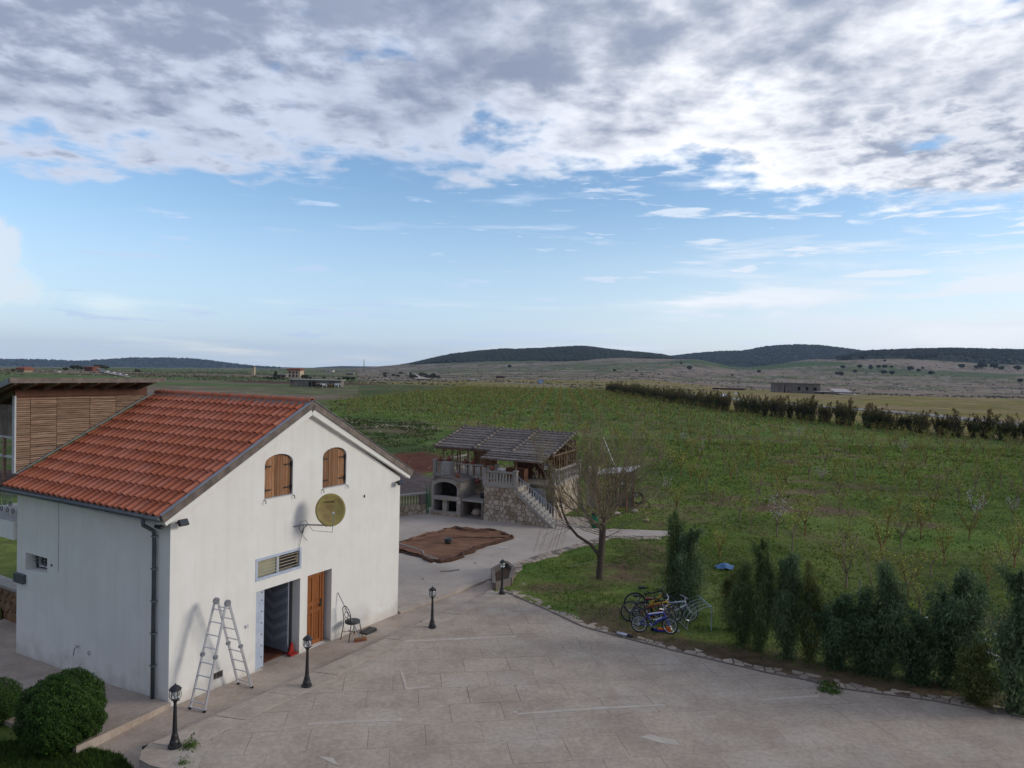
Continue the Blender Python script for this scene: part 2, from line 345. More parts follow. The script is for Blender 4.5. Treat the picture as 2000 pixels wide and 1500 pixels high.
M['hose'] = mat('hose', (.02, .16, .07), .5)
M['car_paint'] = mat('car_paint', (.62, .65, .70), .3, spec=.6)
M['sign_white'] = mat('sign_white', (.7, .7, .72), .5)
M['sign_blue'] = mat('sign_blue', (.25, .35, .62), .5)
M['broom_orange'] = mat('broom_orange', (.36, .13, .06), .7, (.2, .07, .04), 9)
M['chair_seat'] = mat('chair_seat', (.06, .062, .065), .7)

# ------------------------------------------------------------------ mesh helpers
def tag(o, label=None, cat=None, group=None, kind=None):
    if label: o['label'] = label
    if cat: o['category'] = cat
    if group: o['group'] = group
    if kind: o['kind'] = kind
    return o
def thing(name, label, cat, loc=(0, 0, 0), rz=0, group=None):
    o = bpy.data.objects.new(name, None); COL.objects.link(o); o.location = loc; o.rotation_euler = (0, 0, rz)
    o.empty_display_size = .2
    return tag(o, label, cat, group)
def meshobj(name, me, m, parent=None, loc=None, rot=None, mtx=None):
    if m is not None and not me.materials: me.materials.append(M[m] if isinstance(m, str) else m)
    o = bpy.data.objects.new(name, me); COL.objects.link(o)
    if parent is not None: o.parent = parent
    if mtx is not None: o.matrix_local = mtx
    if loc is not None: o.location = loc
    if rot is not None: o.rotation_euler = rot
    return o
class MB:
    def __init__(s): s.v = []; s.f = []
    def add(s, vs, fs):
        n = len(s.v); s.v += [tuple(v) for v in vs]; s.f += [tuple(n+i for i in f) for f in fs]; return s
    def box(s, a, b, mtx=None):
        (x0, y0, z0), (x1, y1, z1) = a, b
        vs = [(x0, y0, z0), (x1, y0, z0), (x1, y1, z0), (x0, y1, z0), (x0, y0, z1), (x1, y0, z1), (x1, y1, z1), (x0, y1, z1)]
        if mtx is not None: vs = [tuple(mtx @ Vector(v)) for v in vs]
        return s.add(vs, [(0, 3, 2, 1), (4, 5, 6, 7), (0, 1, 5, 4), (1, 2, 6, 5), (2, 3, 7, 6), (3, 0, 4, 7)])
    def prism(s, poly, h0, h1, fn=None, inset=0.):
        """poly 2D, extruded from h0 to h1; fn maps (x, y, h) to 3D; inset bevels the top"""
        n = len(poly); cx = sum(p[0] for p in poly)/n; cy = sum(p[1] for p in poly)/n
        fn = fn or (lambda x, y, h: (x, y, h))
        lo = [fn(p[0], p[1], h0) for p in poly]
        if inset:
            md = [fn(p[0], p[1], h0+(h1-h0)*.6) for p in poly]
            hi = [fn(p[0]+(cx-p[0])*inset, p[1]+(cy-p[1])*inset, h1) for p in poly]
            fs = [tuple(range(2*n, 3*n))]+[(i, (i+1) % n, n+(i+1) % n, n+i) for i in range(n)]+[(n+i, n+(i+1) % n, 2*n+(i+1) % n, 2*n+i) for i in range(n)]
            return s.add(lo+md+hi, fs)
        hi = [fn(p[0], p[1], h1) for p in poly]
        return s.add(lo+hi, [tuple(reversed(range(n))), tuple(range(n, 2*n))]+[(i, (i+1) % n, n+(i+1) % n, n+i) for i in range(n)])
    def tube(s, pts, r, n=6, cap=True):
        pts = [Vector(p) for p in pts]; k = len(pts); rs = r if isinstance(r, (list, tuple)) else [r]*k
        base = len(s.v); ref = None
        for i, p in enumerate(pts):
            t = (pts[min(i+1, k-1)]-pts[max(i-1, 0)])
            if t.length < 1e-9: t = Vector((0, 0, 1))
            t.normalize()
            if ref is None: ref = Vector((0, 0, 1)) if abs(t.z) < .9 else Vector((1, 0, 0))
            u = t.cross(ref)
            if u.length < 1e-6: u = t.cross(Vector((0, 1, 0)))
            u.normalize(); w = t.cross(u).normalized(); ref = u.cross(t)
            for j in range(n):
                q = p+(u*math.cos(2*PI*j/n)+w*math.sin(2*PI*j/n))*rs[i]; s.v.append(tuple(q))
        for i in range(k-1):
            for j in range(n):
                s.f.append((base+i*n+j, base+i*n+(j+1) % n, base+(i+1)*n+(j+1) % n, base+(i+1)*n+j))
        if cap and n > 2:
            s.f.append(tuple(base+j for j in reversed(range(n)))); s.f.append(tuple(base+(k-1)*n+j for j in range(n)))
        return s
    def lathe(s, prof, n=12, c=(0, 0, 0), mtx=None):
        base = len(s.v)
        for (r, z) in prof:
            for j in range(n):
                p = Vector((r*math.cos(2*PI*j/n), r*math.sin(2*PI*j/n), z))
                if mtx is not None: p = mtx @ p
                s.v.append((p.x+c[0], p.y+c[1], p.z+c[2]))
        for i in range(len(prof)-1):
            for j in range(n):
                s.f.append((base+i*n+j, base+i*n+(j+1) % n, base+(i+1)*n+(j+1) % n, base+(i+1)*n+j))
        s.f.append(tuple(base+j for j in reversed(range(n)))); s.f.append(tuple(base+(len(prof)-1)*n+j for j in range(n)))
        return s
    def torus(s, c, R1, r, n=24, m=6, mtx=None):
        pts = []
        base = len(s.v)
        for i in range(n):
            a = 2*PI*i/n
            for j in range(m):
                b = 2*PI*j/m; q = Vector(((R1+r*math.cos(b))*math.cos(a), r*math.sin(b), (R1+r*math.cos(b))*math.sin(a)))
                if mtx is not None: q = mtx @ q
                s.v.append((q.x+c[0], q.y+c[1], q.z+c[2]))
        for i in range(n):
            for j in range(m):
                s.f.append((base+i*m+j, base+i*m+(j+1) % m, base+((i+1) % n)*m+(j+1) % m, base+((i+1) % n)*m+j))
        return s
    def mesh(s, name, smooth=False):
        me = bpy.data.meshes.new(name); me.from_pydata(s.v, [], s.f); me.update()
        if smooth: me.polygons.foreach_set('use_smooth', [True]*len(me.polygons))
        return me
    def build(s, name, m, parent=None, smooth=False, fix=True, **k):
        me = s.mesh(name, smooth)
        if fix:
            bm = bmesh.new(); bm.from_mesh(me); bmesh.ops.recalc_face_normals(bm, faces=bm.faces); bm.to_mesh(me); bm.free()
        return meshobj(name, me, m, parent, **k)
def npmesh(name, V, F, cols=None, smooth=False):
    """fast mesh from numpy arrays; F is (n, 3) or (n, 4); cols per vertex"""
    me = bpy.data.meshes.new(name); V = np.asarray(V, np.float32); F = np.asarray(F, np.int32); n, k = F.shape
    me.vertices.add(len(V)); me.vertices.foreach_set('co', V.ravel())
    me.loops.add(n*k); me.loops.foreach_set('vertex_index', F.ravel())
    me.polygons.add(n); me.polygons.foreach_set('loop_start', np.arange(n, dtype=np.int32)*k)
    if cols is not None:
        a = me.attributes.new('cov', 'FLOAT_COLOR', 'POINT'); c = np.ones((len(V), 4), np.float32); c[:, :3] = cols; a.data.foreach_set('color', c.ravel())
    me.update(calc_edges=True)
    if smooth: me.polygons.foreach_set('use_smooth', np.ones(n, bool))
    return me
def clip_half(P, nx, ny, c):
    out = []; n = len(P)
    for i in range(n):
        a = P[i]; b = P[(i+1) % n]; da = a[0]*nx+a[1]*ny-c; db = b[0]*nx+b[1]*ny-c
        if da <= 0: out.append(a)
        if (da < 0 < db) or (db < 0 < da):
            t = da/(da-db); out.append((a[0]+(b[0]-a[0])*t, a[1]+(b[1]-a[1])*t))
    return out
def area(P): return .5*sum(P[i][0]*P[(i+1) % len(P)][1]-P[(i+1) % len(P)][0]*P[i][1] for i in range(len(P)))
def voronoi(outer, pts, gap):
    """cells of pts inside the convex polygon outer, each pulled back by gap/2"""
    cells = []; A = np.array(pts)
    for i, p in enumerate(pts):
        d = ((A-A[i])**2).sum(1); near = np.argsort(d)[1:15]; P = list(outer)
        for j in near:
            q = pts[j]; nx, ny = q[0]-p[0], q[1]-p[1]; l = math.hypot(nx, ny)
            if l < 1e-6: continue
            nx /= l; ny /= l; P = clip_half(P, nx, ny, (p[0]+q[0])/2*nx+(p[1]+q[1])/2*ny-gap/2)
            if len(P) < 3: break
        if len(P) >= 3 and abs(area(P)) > .003:
            Q = [P[0]]
            for v in P[1:]:
                if math.hypot(v[0]-Q[-1][0], v[1]-Q[-1][1]) > .015: Q.append(v)
            if len(Q) >= 3: cells.append(Q)
    return cells
def jgrid(x0, x1, y0, y1, sx, sy, j=.32):
    out = []; r = 0; y = y0+sy/2
    while y < y1:
        x = x0+sx/2+(sx/2 if r % 2 else 0)
        while x < x1+sx/2:
            out.append((x+random.uniform(-j, j)*sx, y+random.uniform(-j, j)*sy)); x += sx
        y += sy; r += 1
    return out
def wall_holes(outer, holes, t, fn):
    """a wall plate with openings; outer/holes are 2D loops, t thickness, fn(x, y, depth) -> 3D"""
    mb = MB(); loops = [[Vector((p[0], p[1], 0)) for p in outer]]+[[Vector((p[0], p[1], 0)) for p in h] for h in holes]
    tris = tessellate_polygon(loops); flat = [p for l in loops for p in l]; n = len(flat)
    vs = [fn(p.x, p.y, 0) for p in flat]+[fn(p.x, p.y, t) for p in flat]
    fs = [tuple(x) for x in tris]+[tuple(n+i for i in reversed(x)) for x in tris]
    k = 0
    for l in loops:
        m = len(l)
        for i in range(m): fs.append((k+i, k+(i+1) % m, n+k+(i+1) % m, n+k+i))
        k += m
    return mb.add(vs, fs)
def copy_tree(o, parent=None):
    c = o.copy(); COL.objects.link(c)
    if parent is not None: c.parent = parent
    for ch in list(o.children): copy_tree(ch, c)
    return c

# ------------------------------------------------------------------ ground sheet
def cover(x, y):
    """base colour of the natural ground"""
    n1 = fbm(x/3.5, y/3.5, 1); n2 = fbm(x/14, y/14, 2); n3 = fbm(x/1.1, y/1.1, 4, 3); D = y
    n5 = fbm(x/60, y/60, 8); n6 = fbm(x/220, y/90, 12)
    def c(*v): return np.array(v)[None, :]*np.ones((x.size, 1))
    def mx(a, b, k): k = np.clip(k, 0, 1)[:, None]; return a*(1-k)+b*k
    grass = mx(c(.09, .145, .028), c(.15, .18, .045), (n1-.35)*3)
    dry = mx(c(.13, .085, .05), c(.16, .115, .07), n3)
    col = mx(grass, dry, (n1-.60)*7*(n3 > .3))
    col = mx(col, c(.105, .115, .032), (n2-.5)*4)
    # worn earth under the lawn tree and beside the court
    d = np.hypot((x-4.9)/1.3, (y-29.9)/1.6); col = mx(col, dry, (1.2-d+(n3-.5)*1.2)*.9)
    near = (D < 26) & (x > 2.5)
    edge = np.interp(x, [2.5, 4.5, 7.3, 10.9, 13], [23.6, 21.9, 20.0, 18.3, 17.2])
    col = np.where(near[:, None], mx(col, dry*.85, (1.6-(y-edge)+(n3-.5)*2.4+(n1-.5)*2)*.8), col)
    # rough slope left of the orchard, red earth heap
    L = np.interp(y, [40, 70, 95, 112, 120, 165, 310, 330], [0, -4, -9, -14, -30, -43, -24, 60]); rough = np.clip((L-x+(n1-.5)*10)/4, 0, 1)*(D > 44)
    col = mx(col, mx(c(.06, .095, .025), c(.125, .10, .055), (n1-.45)*5), rough*.85)
    d = np.hypot((x+9.6)/4.2, (y-63)/8.5); col = mx(col, c(.12, .042, .024), (1.1-d+(n3-.5)*.5)*3.5)
    d = np.hypot((x+9)/5.5, (y-53)/6); col = mx(col, c(.11, .085, .08), (1.1-d+(n3-.5)*.8)*2)
    # yellow grass outside the shrub row and beyond the field
    hx = np.interp(y, [0, 60, 102, 172, 300, 400], [70, 74, 73, 52, 44, 40])
    yel = mx(c(.21, .18, .05), c(.26, .19, .095), (n2-.45)*5); out = np.clip((x-hx)/4, 0, 1)*(D > 50)
    far = np.clip((D-330+x*0)/25, 0, 1)
    left = (x < -25) & (D > 165); 
    col = mx(col, yel, out)
    col = mx(col, yel, far)
    # plain and bare slopes
    bare = mx(c(.20, .155, .115), c(.28, .215, .16), (n5-.3)*2.5); bare = mx(bare, c(.11, .13, .05), (n6-.52)*7); bare = mx(bare, c(.27, .23, .20), (fbm(x/25, y/9, 21)-.62)*8)
    bare = mx(bare, c(.085, .075, .055), (fbm(x/18, y/10, 31)-.6)*8)
    px = 1000+CF*x/np.maximum(y, 1)
    bd = np.interp(px, [-400, 600, 800, 1000, 1300, 1450, 1560, 2000], [260, 300, 430, 620, 640, 470, 400, 330])
    col = mx(col, bare, (D-bd)/np.maximum(bd*.06, 10))
    k = np.clip((D-150)/20, 0, 1)*np.clip((L-x)/12, 0, 1)*(px < 700); col = mx(col, mx(mx(c(.12, .135, .055), c(.21, .155, .11), (n5-.4)*4), c(.10, .15, .045), (n6-.5)*6), k)
    # green and ploughed strips out on the plain
    sh = lambda x0, y0, a, b, cc, cl: mx(cl, c(*cc), (1.15-np.hypot((x-x0)/a, (y-y0)/b)+(n5-.5)*.6)*5)
    col = sh(-95, 330, 34, 22, (.10, .05, .035), col); col = sh(-150, 420, 60, 30, (.075, .11, .03), col)
    col = sh(160, 1250, 70, 120, (.07, .12, .035), col); col = sh(640, 1900, 260, 150, (.075, .115, .04), col); col = sh(900, 1550, 230, 90, (.09, .115, .05), col)
    col = sh(-250, 700, 120, 60, (.07, .09, .03), col)
    return col
def build_ground():
    az = np.concatenate([np.linspace(-180, -60, 25)[:-1], np.linspace(-60, -38, 45)[:-1], np.linspace(-38, 38, 560)[:-1], np.linspace(38, 60, 45)[:-1], np.linspace(60, 180, 25)[:-1]])
    r = np.concatenate([[0, 3, 6, 9], np.geomspace(11, 60, 150)[:-1], np.geomspace(60, 400, 150)[:-1], np.geomspace(400, 9400, 130)])
    A, Rr = np.meshgrid(np.radians(az), r, indexing='ij'); x = np.sin(A)*Rr; y = np.cos(A)*Rr
    na, nr = A.shape; X = x.ravel(); Y = y.ravel(); Z = Tzp(X, Y)
    V = np.stack([X, Y, Z], 1)
    i = np.arange(na); j = np.arange(nr-1); I, J = np.meshgrid(i, j, indexing='ij'); I2 = (I+1) % na
    F = np.stack([I*nr+J, I2*nr+J, I2*nr+J+1, I*nr+J+1], -1).reshape(-1, 4)[:, ::-1]
    me = npmesh('ground', V, F, cover(X, Y), True)
    m = mat('ground_cover', (1, 1, 1), .95, vcol=True, spec=.1)
    nt = m.node_tree; N = nt.nodes; L = nt.links; b = N['Principled BSDF']
    tc = N.new('ShaderNodeTexCoord'); src = b.inputs['Base Color'].links[0].from_socket
    def noise(s, d=8, rr=.65):
        n = N.new('ShaderNodeTexNoise'); n.inputs['Scale'].default_value = s; n.inputs['Detail'].default_value = d; n.inputs['Roughness'].default_value = rr; L.new(tc.outputs['Object'], n.inputs['Vector']); return n.outputs['Fac']
    hs = N.new('ShaderNodeHueSaturation'); L.new(src, hs.inputs['Color'])
    a0 = N.new('ShaderNodeMath'); a0.operation = 'MULTIPLY_ADD'; L.new(noise(.03), a0.inputs[0]); a0.inputs[1].default_value = .7; L.new(noise(2.2), a0.inputs[2]); a = N.new('ShaderNodeMath'); a.operation = 'ADD'; L.new(a0.outputs[0], a.inputs[0]); L.new(noise(.12), a.inputs[1])
    r1 = N.new('ShaderNodeMapRange'); L.new(a.outputs[0], r1.inputs[0]); r1.inputs[1].default_value = 1.1; r1.inputs[2].default_value = 1.6; r1.inputs[3].default_value = .6; r1.inputs[4].default_value = 1.4; L.new(r1.outputs[0], hs.inputs['Value'])
    L.new(hs.outputs[0], b.inputs['Base Color'])
    bp = N.new('ShaderNodeBump'); bp.inputs['Strength'].default_value = .8; bp.inputs['Distance'].default_value = .12; L.new(noise(3.5), bp.inputs['Height']); L.new(bp.outputs[0], b.inputs['Normal'])
    tag(meshobj('ground', me, m), kind='structure')
build_ground()

def sheet(name, poly, zf, m, step=.6, dz=0., thick=.25):
    """paved sheet following zf, cut into strips so that it can bend"""
    mb = MB(); y0 = min(p[1] for p in poly); y1 = max(p[1] for p in poly); n = max(1, int((y1-y0)/step))
    bm = bmesh.new(); f = bm.faces.new([bm.verts.new((p[0], p[1], 0)) for p in poly])
    for i in range(1, n):
        bmesh.ops.bisect_plane(bm, geom=bm.verts[:]+bm.edges[:]+bm.faces[:], plane_co=(0, y0+(y1-y0)*i/n, 0), plane_no=(0, 1, 0))
    r = bmesh.ops.extrude_face_region(bm, geom=bm.faces[:]); top = [v for v in r['geom'] if isinstance(v, bmesh.types.BMVert)]
    ts = set(top)
    for v in bm.verts: v.co.z = float(zf(v.co.y))+dz-(0 if v in ts else thick)
    bmesh.ops.recalc_face_normals(bm, faces=bm.faces)
    me = bpy.data.meshes.new(name); bm.to_mesh(me); bm.free()
    return meshobj(name, me, m)
# courtyard: bed with joints, slabs laid in running bond, 9 degrees off the picture plane
court = tag(sheet('courtyard', COURT, Cz, 'slab_joint', dz=-.014, thick=.5), kind='structure')
def build_slabs():
    ang = R(9); ca, sa = math.cos(ang), math.sin(ang); cnt = 0; cells = []
    CP_ = [(x*ca+y*sa, -x*sa+y*ca) for x, y in COURT]; CP_ = CP_ if area(CP_) > 0 else CP_[::-1]
    sx, sy = 1.26, .99
    for r in range(4, 30):
        off = (.5 if r % 2 else 0)*sx+random.uniform(-.08, .08)
        for c in range(-12, 26):
            u0 = c*sx+off+.02; v0 = r*sy+.37; g = random.choice((.0015, .002, .003, .007))
            P = CP_
            for nx, ny, k in ((1, 0, u0+sx-g), (-1, 0, -(u0+g)), (0, 1, v0+sy-g), (0, -1, -(v0+g))):
                P = clip_half(P, nx, ny, k)
                if len(P) < 3: break
            if len(P) < 3 or area(P) < .06: continue
            w = [(p[0]*ca-p[1]*sa, p[0]*sa+p[1]*ca) for p in P]; cy = sum(p[1] for p in w)/len(w); cx = sum(p[0] for p in w)/len(w)
            if cy < 11.5 or abs(cx) > cy*.82+1.5: continue
            cells.append((cy, w))
    cells.sort(key=lambda t: t[0])
    for cy, w in cells[:298]:
        h = random.uniform(-.0015, .002)
        MB().prism(w, -.03, h, lambda x, y, z: (x, y, float(Cz(y))+z)).build('slab', 'slab', court)
    if len(cells) > 298:
        mb = MB()
        for cy, w in cells[298:]: mb.prism(w, -.03, 0, lambda x, y, z: (x, y, float(Cz(y))+z))
        tag(mb.build('slab_paving', 'slab', court), kind='stuff')
    print('slabs', len(cells))
build_slabs()
def patch(px, m, lb):
    P = [hit(a, b, lambda x, y: Cz(y)) for a, b in px]; MB().prism([(p.x, p.y) for p in P], -.002, .0065, lambda x, y, z: (x, y, float(Cz(y))+z)).build('cement_patch', m, court)
for q in ([(782, 1256), (900, 1250), (1010, 1246), (1008, 1243), (900, 1246), (784, 1252)], [(600, 1417), (700, 1412), (785, 1409), (786, 1405), (700, 1408), (602, 1412)], [(1010, 1397), (1180, 1386), (1300, 1380), (1298, 1377), (1180, 1382), (1010, 1394)],
          [(1250, 1440), (1290, 1452), (1330, 1460), (1320, 1448), (1270, 1436)], [(620, 1478), (650, 1492), (662, 1498), (650, 1482)], [(1480, 1370), (1600, 1362), (1598, 1359), (1480, 1366)], [(786, 1312), (796, 1345), (840, 1340), (842, 1344), (792, 1350), (782, 1314)]): patch(q, 'cement_light', '')
walk = tag(sheet('walkway', WALK, Wz, 'concrete'), kind='structure')
patio = tag(sheet('patio', PATIO, Wz, 'concrete_patio', dz=.03), kind='structure')
def strip(name, left, right, h0, h1, m, parent=None, kind=None, zf=Cz, n=1):
    mb = MB(); k = len(left)
    for i in range(k-1):
        P = [left[i], right[i], right[i+1], left[i+1]]
        mb.prism(P, h0, h1, lambda x, y, z: (x, y, float(zf(y))+z))
    o = mb.build(name, m, parent)
    if kind: tag(o, kind=kind)
    return o
def poly_lerp(P, t):
    d = [0]
    for i in range(1, len(P)): d.append(d[-1]+math.hypot(P[i][0]-P[i-1][0], P[i][1]-P[i-1][1]))
    s = t*d[-1]; return (float(np.interp(s, d, [p[0] for p in P])), float(np.interp(s, d, [p[1] for p in P])))
KO = [(-6.62, 14.72), (-6.2, 15.65), (-5.72, 16.5), (-4.98, 17.77), (-3.75, 20.38), (-2.31, 23.1), (-.62, 26.1), (-.1, 26.95)]
KI = [(-7.5, 14.95), (-6.85, 16.0), (-6.3, 17.0), (-5.7, 18.05), (-4.35, 20.6), (-2.95, 23.3), (-1.35, 26.05), (-.7, 27.15)]
kerb = tag(bpy.data.objects.new('kerb', None), kind='structure'); COL.objects.link(kerb)
for i in range(9):
    a, b = i/9+.0008, (i+1)/9-.0008
    L_ = [poly_lerp(KI, a+(b-a)*k/4) for k in range(5)]; R_ = [poly_lerp(KO, a+(b-a)*k/4) for k in range(5)]
    strip('kerb_block', R_, L_, -.35, random.uniform(.012, .02), 'concrete_kerb', kerb)
# raised border between walkway and patio
strip('patio_edge', [(-3.95, 24.95), (-1.2, 29.15)], [(-3.72, 24.7), (-.9, 28.85)], -.2, .075, 'concrete_kerb', kind='structure', zf=Wz)
# dark drain slot by the first lamp, set in the walkway
# ramp slab at the side of the house
def ramp():
    mb = MB(); P = [h2w(-.02, -.12), h2w(-.02, 3.2), h2w(-2.4, 3.2), h2w(-2.4, -.42)]
    z = [.13, -.12, -.10, .22]; n = 4
    mb.add([(P[i][0], P[i][1], -.6) for i in range(4)]+[(P[i][0], P[i][1], z[i]) for i in range(4)], [(3, 2, 1, 0), (4, 5, 6, 7), (0, 1, 5, 4), (1, 2, 6, 5), (2, 3, 7, 6), (3, 0, 4, 7)])
    tag(mb.build('side_ramp', 'concrete'), kind='structure')
    P = [h2w(-.02, 3.2), h2w(-.02, 10), h2w(-1.9, 10), h2w(-1.9, 3.2)]; z = [-.14, -.37, -.37, -.14]
    mb = MB(); mb.add([(P[i][0], P[i][1], -.9) for i in range(4)]+[(P[i][0], P[i][1], z[i]) for i in range(4)], [(3, 2, 1, 0), (4, 5, 6, 7), (0, 1, 5, 4), (1, 2, 6, 5), (2, 3, 7, 6), (3, 0, 4, 7)])
    side = tag(mb.build('side_path', 'concrete'), kind='structure')
    # grooves across the side path
    for b, a0, a1 in ((3.45, -.55, -1.5), (3.75, -.7, -1.9), (2.9, -.9, -1.7)):
        pass
ramp()
pth = [hit(-60, 1335, lambda x, y: -.38), hit(40, 1335, lambda x, y: -.38), hit(40, 1195, lambda x, y: -.38), hit(-60, 1215, lambda x, y: -.38)]
tag(MB().prism([(p.x, p.y) for p in pth], -.75, -.39).build('rear_path', 'concrete'), kind='structure')
# stone border of the lawn
def border(name, line, width, side, n, per=.27, zf=Cz, dz=0.):
    root = tag(bpy.data.objects.new(name, None), kind='structure'); COL.objects.link(root)
    Ls = 0
    for i in range(len(line)-1): Ls += math.dist(line[i], line[i+1])
    def f(s, w):
        t = min(max(s/Ls, 0), 1); p = poly_lerp(line, t); q = poly_lerp(line, min(t+.01, 1)); q0 = poly_lerp(line, max(t-.01, 0))
        dx, dy = q[0]-q0[0], q[1]-q0[1]; l = math.hypot(dx, dy); nx, ny = -dy/l*side, dx/l*side
        ww = w*(1+.25*math.sin(s*1.7)+.15*math.sin(s*4.1)); return p[0]+nx*ww, p[1]+ny*ww
    cells = voronoi([(0, 0), (Ls, 0), (Ls, width), (0, width)], jgrid(0, Ls, 0, width, per*1.35, per, .38), .03)
    mb = MB()
    for k, c in enumerate(cells):
        if random.random() < .16: continue
        z = random.uniform(-.012, .024)
        def fn(s, w, h):
            x, y = f(s, w); return (x, y, float(zf(y))+dz+h)
        if k < 300: MB().prism(c, -.05, z, fn, .1).build('stone', 'border_stone', root)
        else: mb.prism(c, -.05, z, fn, .1)
    m = MB(); K = max(8, int(Ls/.5))
    for i in range(K):
        m.prism([(Ls*i/K, -.03), (Ls*(i+1)/K, -.03), (Ls*(i+1)/K, width), (Ls*i/K, width)], -.2, -.006, lambda s, w, h: (*f(s, w), float(zf(f(s, w)[1]))+dz+h))
    m.build('mortar_bed', 'stone_mortar', root); print(name, len(cells))
CE = [(-.1, 27.25), (.19, 26.93), (1.49, 25.02), (2.56, 23.3), (3.57, 22.46), (4.52, 21.69), (5.71, 20.82), (7.34, 19.67), (8.16, 19.28), (8.9, 18.71), (10.97, 18.06), (12.9, 17.1), (15, 15.9)]
border('court_border', CE, .42, 1, 0, .22, dz=.035)
PE = [(-.55, 29.2), (.19, 31.39), (1.4, 33.1), (2.69, 34.57), (5.1, 37.2), (7.9, 37.5)]
border('lawn_border', PE, .55, -1, 0, .26, lambda y: -.275, 0.)

# ------------------------------------------------------------------ far hills
def hill(name, D1, D2, crest, bottom, m, bump=6, nx=220, ny=14, label=None):
    pxs = np.linspace(crest[0][0], crest[-1][0], nx); yc = np.interp(pxs, *zip(*crest)); yb = np.interp(pxs, *zip(*bottom))
    yb = np.maximum(yb, yc+.3); V = []; rows = 2*ny
    for j in range(rows+1):
        t = j/ny
        if t <= 1: D = D1+(D2-D1)*t; s = math.sin(t*PI/2)**1.0; y = yb+(yc-yb)*s; z = CH-(y-HOR(pxs))/CF*D
        else:
            D = D2+(D2-D1)*(t-1); zc = CH-(yc-HOR(pxs))/CF*D2; zb = np.minimum(CH-(yb-HOR(pxs))/CF*D1, zc-5)-60; z = zc+(zb-zc)*(t-1)**1.6
        x = (pxs-1000)/CF*D+(0 if j else 0)
        z = z+(fbm(x/220, np.full(nx, D/220), 17)-.5)*bump*min(t, 1)*(1 if t < 1 else .6)
        if j == 0: z = z-25
        V.append(np.stack([x, np.full(nx, float(D)), z], 1))
    V = np.concatenate(V); F = []
    for j in range(rows):
        i = np.arange(nx-1); F.append(np.stack([j*nx+i, j*nx+i+1, (j+1)*nx+i+1, (j+1)*nx+i], 1))
    tag(meshobj(name, npmesh(name, V, np.concatenate(F), None, True), m), kind='structure')
    return V.reshape(rows+1, nx, 3)
mid = hill('hill', 2400, 3000, [(738, 719), (770, 716), (800, 711), (840, 702), (880, 693), (930, 687), (980, 683), (1005, 684), (1060, 681), (1100, 679), (1130, 677), (1160, 680), (1200, 685), (1250, 690), (1290, 694), (1312, 699)],
           [(738, 720), (820, 711), (880, 706), (950, 709), (1050, 706), (1170, 705), (1270, 700), (1312, 700)], 'forest')
right = hill('hill', 2150, 2800, [(1632, 698), (1700, 686), (1790, 682.5), (1850, 681), (1930, 683), (2000, 684), (2150, 676), (2350, 690), (2700, 700)],
             [(1632, 699), (1700, 694), (1750, 697), (1850, 694), (1900, 699), (2000, 712), (2300, 728), (2700, 735)], 'forest')
back = hill('hill', 3500, 4400, [(1270, 704), (1310, 697), (1350, 692), (1400, 688), (1445, 687), (1500, 677), (1550, 674), (1600, 675.5), (1645, 681), (1690, 687), (1780, 693)], [(1270, 706), (1780, 724)], 'forest', 3)
lft = hill('hill', 5200, 6500, [(-700, 712), (-350, 706), (0, 703), (60, 703), (150, 706.5), (210, 703), (260, 700), (330, 700.5), (375, 702), (430, 708), (490, 716), (545, 719)], [(-700, 720), (545, 719.6)], 'forest', 2)
low = hill('hill', 4300, 5200, [(585, 721), (620, 717.5), (665, 715), (745, 716), (810, 719)], [(585, 721.5), (810, 721.5)], 'forest', 0)
far_ = hill('hill', 7200, 8200, [(490, 719), (520, 716.6), (560, 718), (640, 719.5)], [(490, 720), (640, 720)], 'forest', 0)
ICO = None
def blobs(name, P, S, m, label=None, cat=None, squash=.8, seed=3):
    """leafy masses: one lumpy 20-face solid per point, joined"""
    bm = bmesh.new(); bmesh.ops.create_icosphere(bm, subdivisions=1, radius=1); v0 = np.array([v.co[:] for v in bm.verts]); f0 = np.array([[v.index for v in f.verts] for f in bm.faces]); bm.free()
    r = np.random.RandomState(seed); n = len(P); k = len(v0)
    V = v0[None]*(1+.35*(r.rand(n, k, 1)-.5)); V = V*np.array(S)[:, None, None]; V[..., 2] *= squash; V = V+np.array(P)[:, None, :]
    F = (f0[None]+(np.arange(n)*k)[:, None, None]).reshape(-1, 3)
    return tag(meshobj(name, npmesh(name, V.reshape(-1, 3), F), m), label, cat, None, 'stuff')
def on_hill(G, n, t0=0, t1=1.25, pw=1.):
    rows, nx, _ = G.shape; ny = (rows-1)//2; out = []
    t = (t0+(t1-t0)*RN.rand(n)**pw)*ny; u = RN.rand(n)*(nx-1.01); i = t.astype(int); j = u.astype(int); a = (t-i)[:, None]; b = (u-j)[:, None]
    return (G[i, j]*(1-b)+G[i, j+1]*b)*(1-a)+(G[i+1, j]*(1-b)+G[i+1, j+1]*b)*a
def forest(G, n, s, t0=.06):
    P = on_hill(G, n, t0); keep = P[:, 2] > Tz(P[:, 0], P[:, 1])-2; P = P[keep]; return P, s*(.6+.8*RN.rand(len(P)))
for nm, G, n, s, t0 in (('middle', mid, 9000, 5.5, .04), ('right', right, 7500, 5.5, .04), ('back', back, 6000, 8, .05), ('left', lft, 3500, 13, .1)):
    P, S = forest(G, n, s, t0)
    blobs('forest', P, S, 'forest', 'dark evergreen wood covering the '+{'middle': 'long hill in the centre', 'right': 'hill at the right edge', 'back': 'far hill behind the bare slope', 'left': 'distant blue hills on the left'}[nm], 'wood')
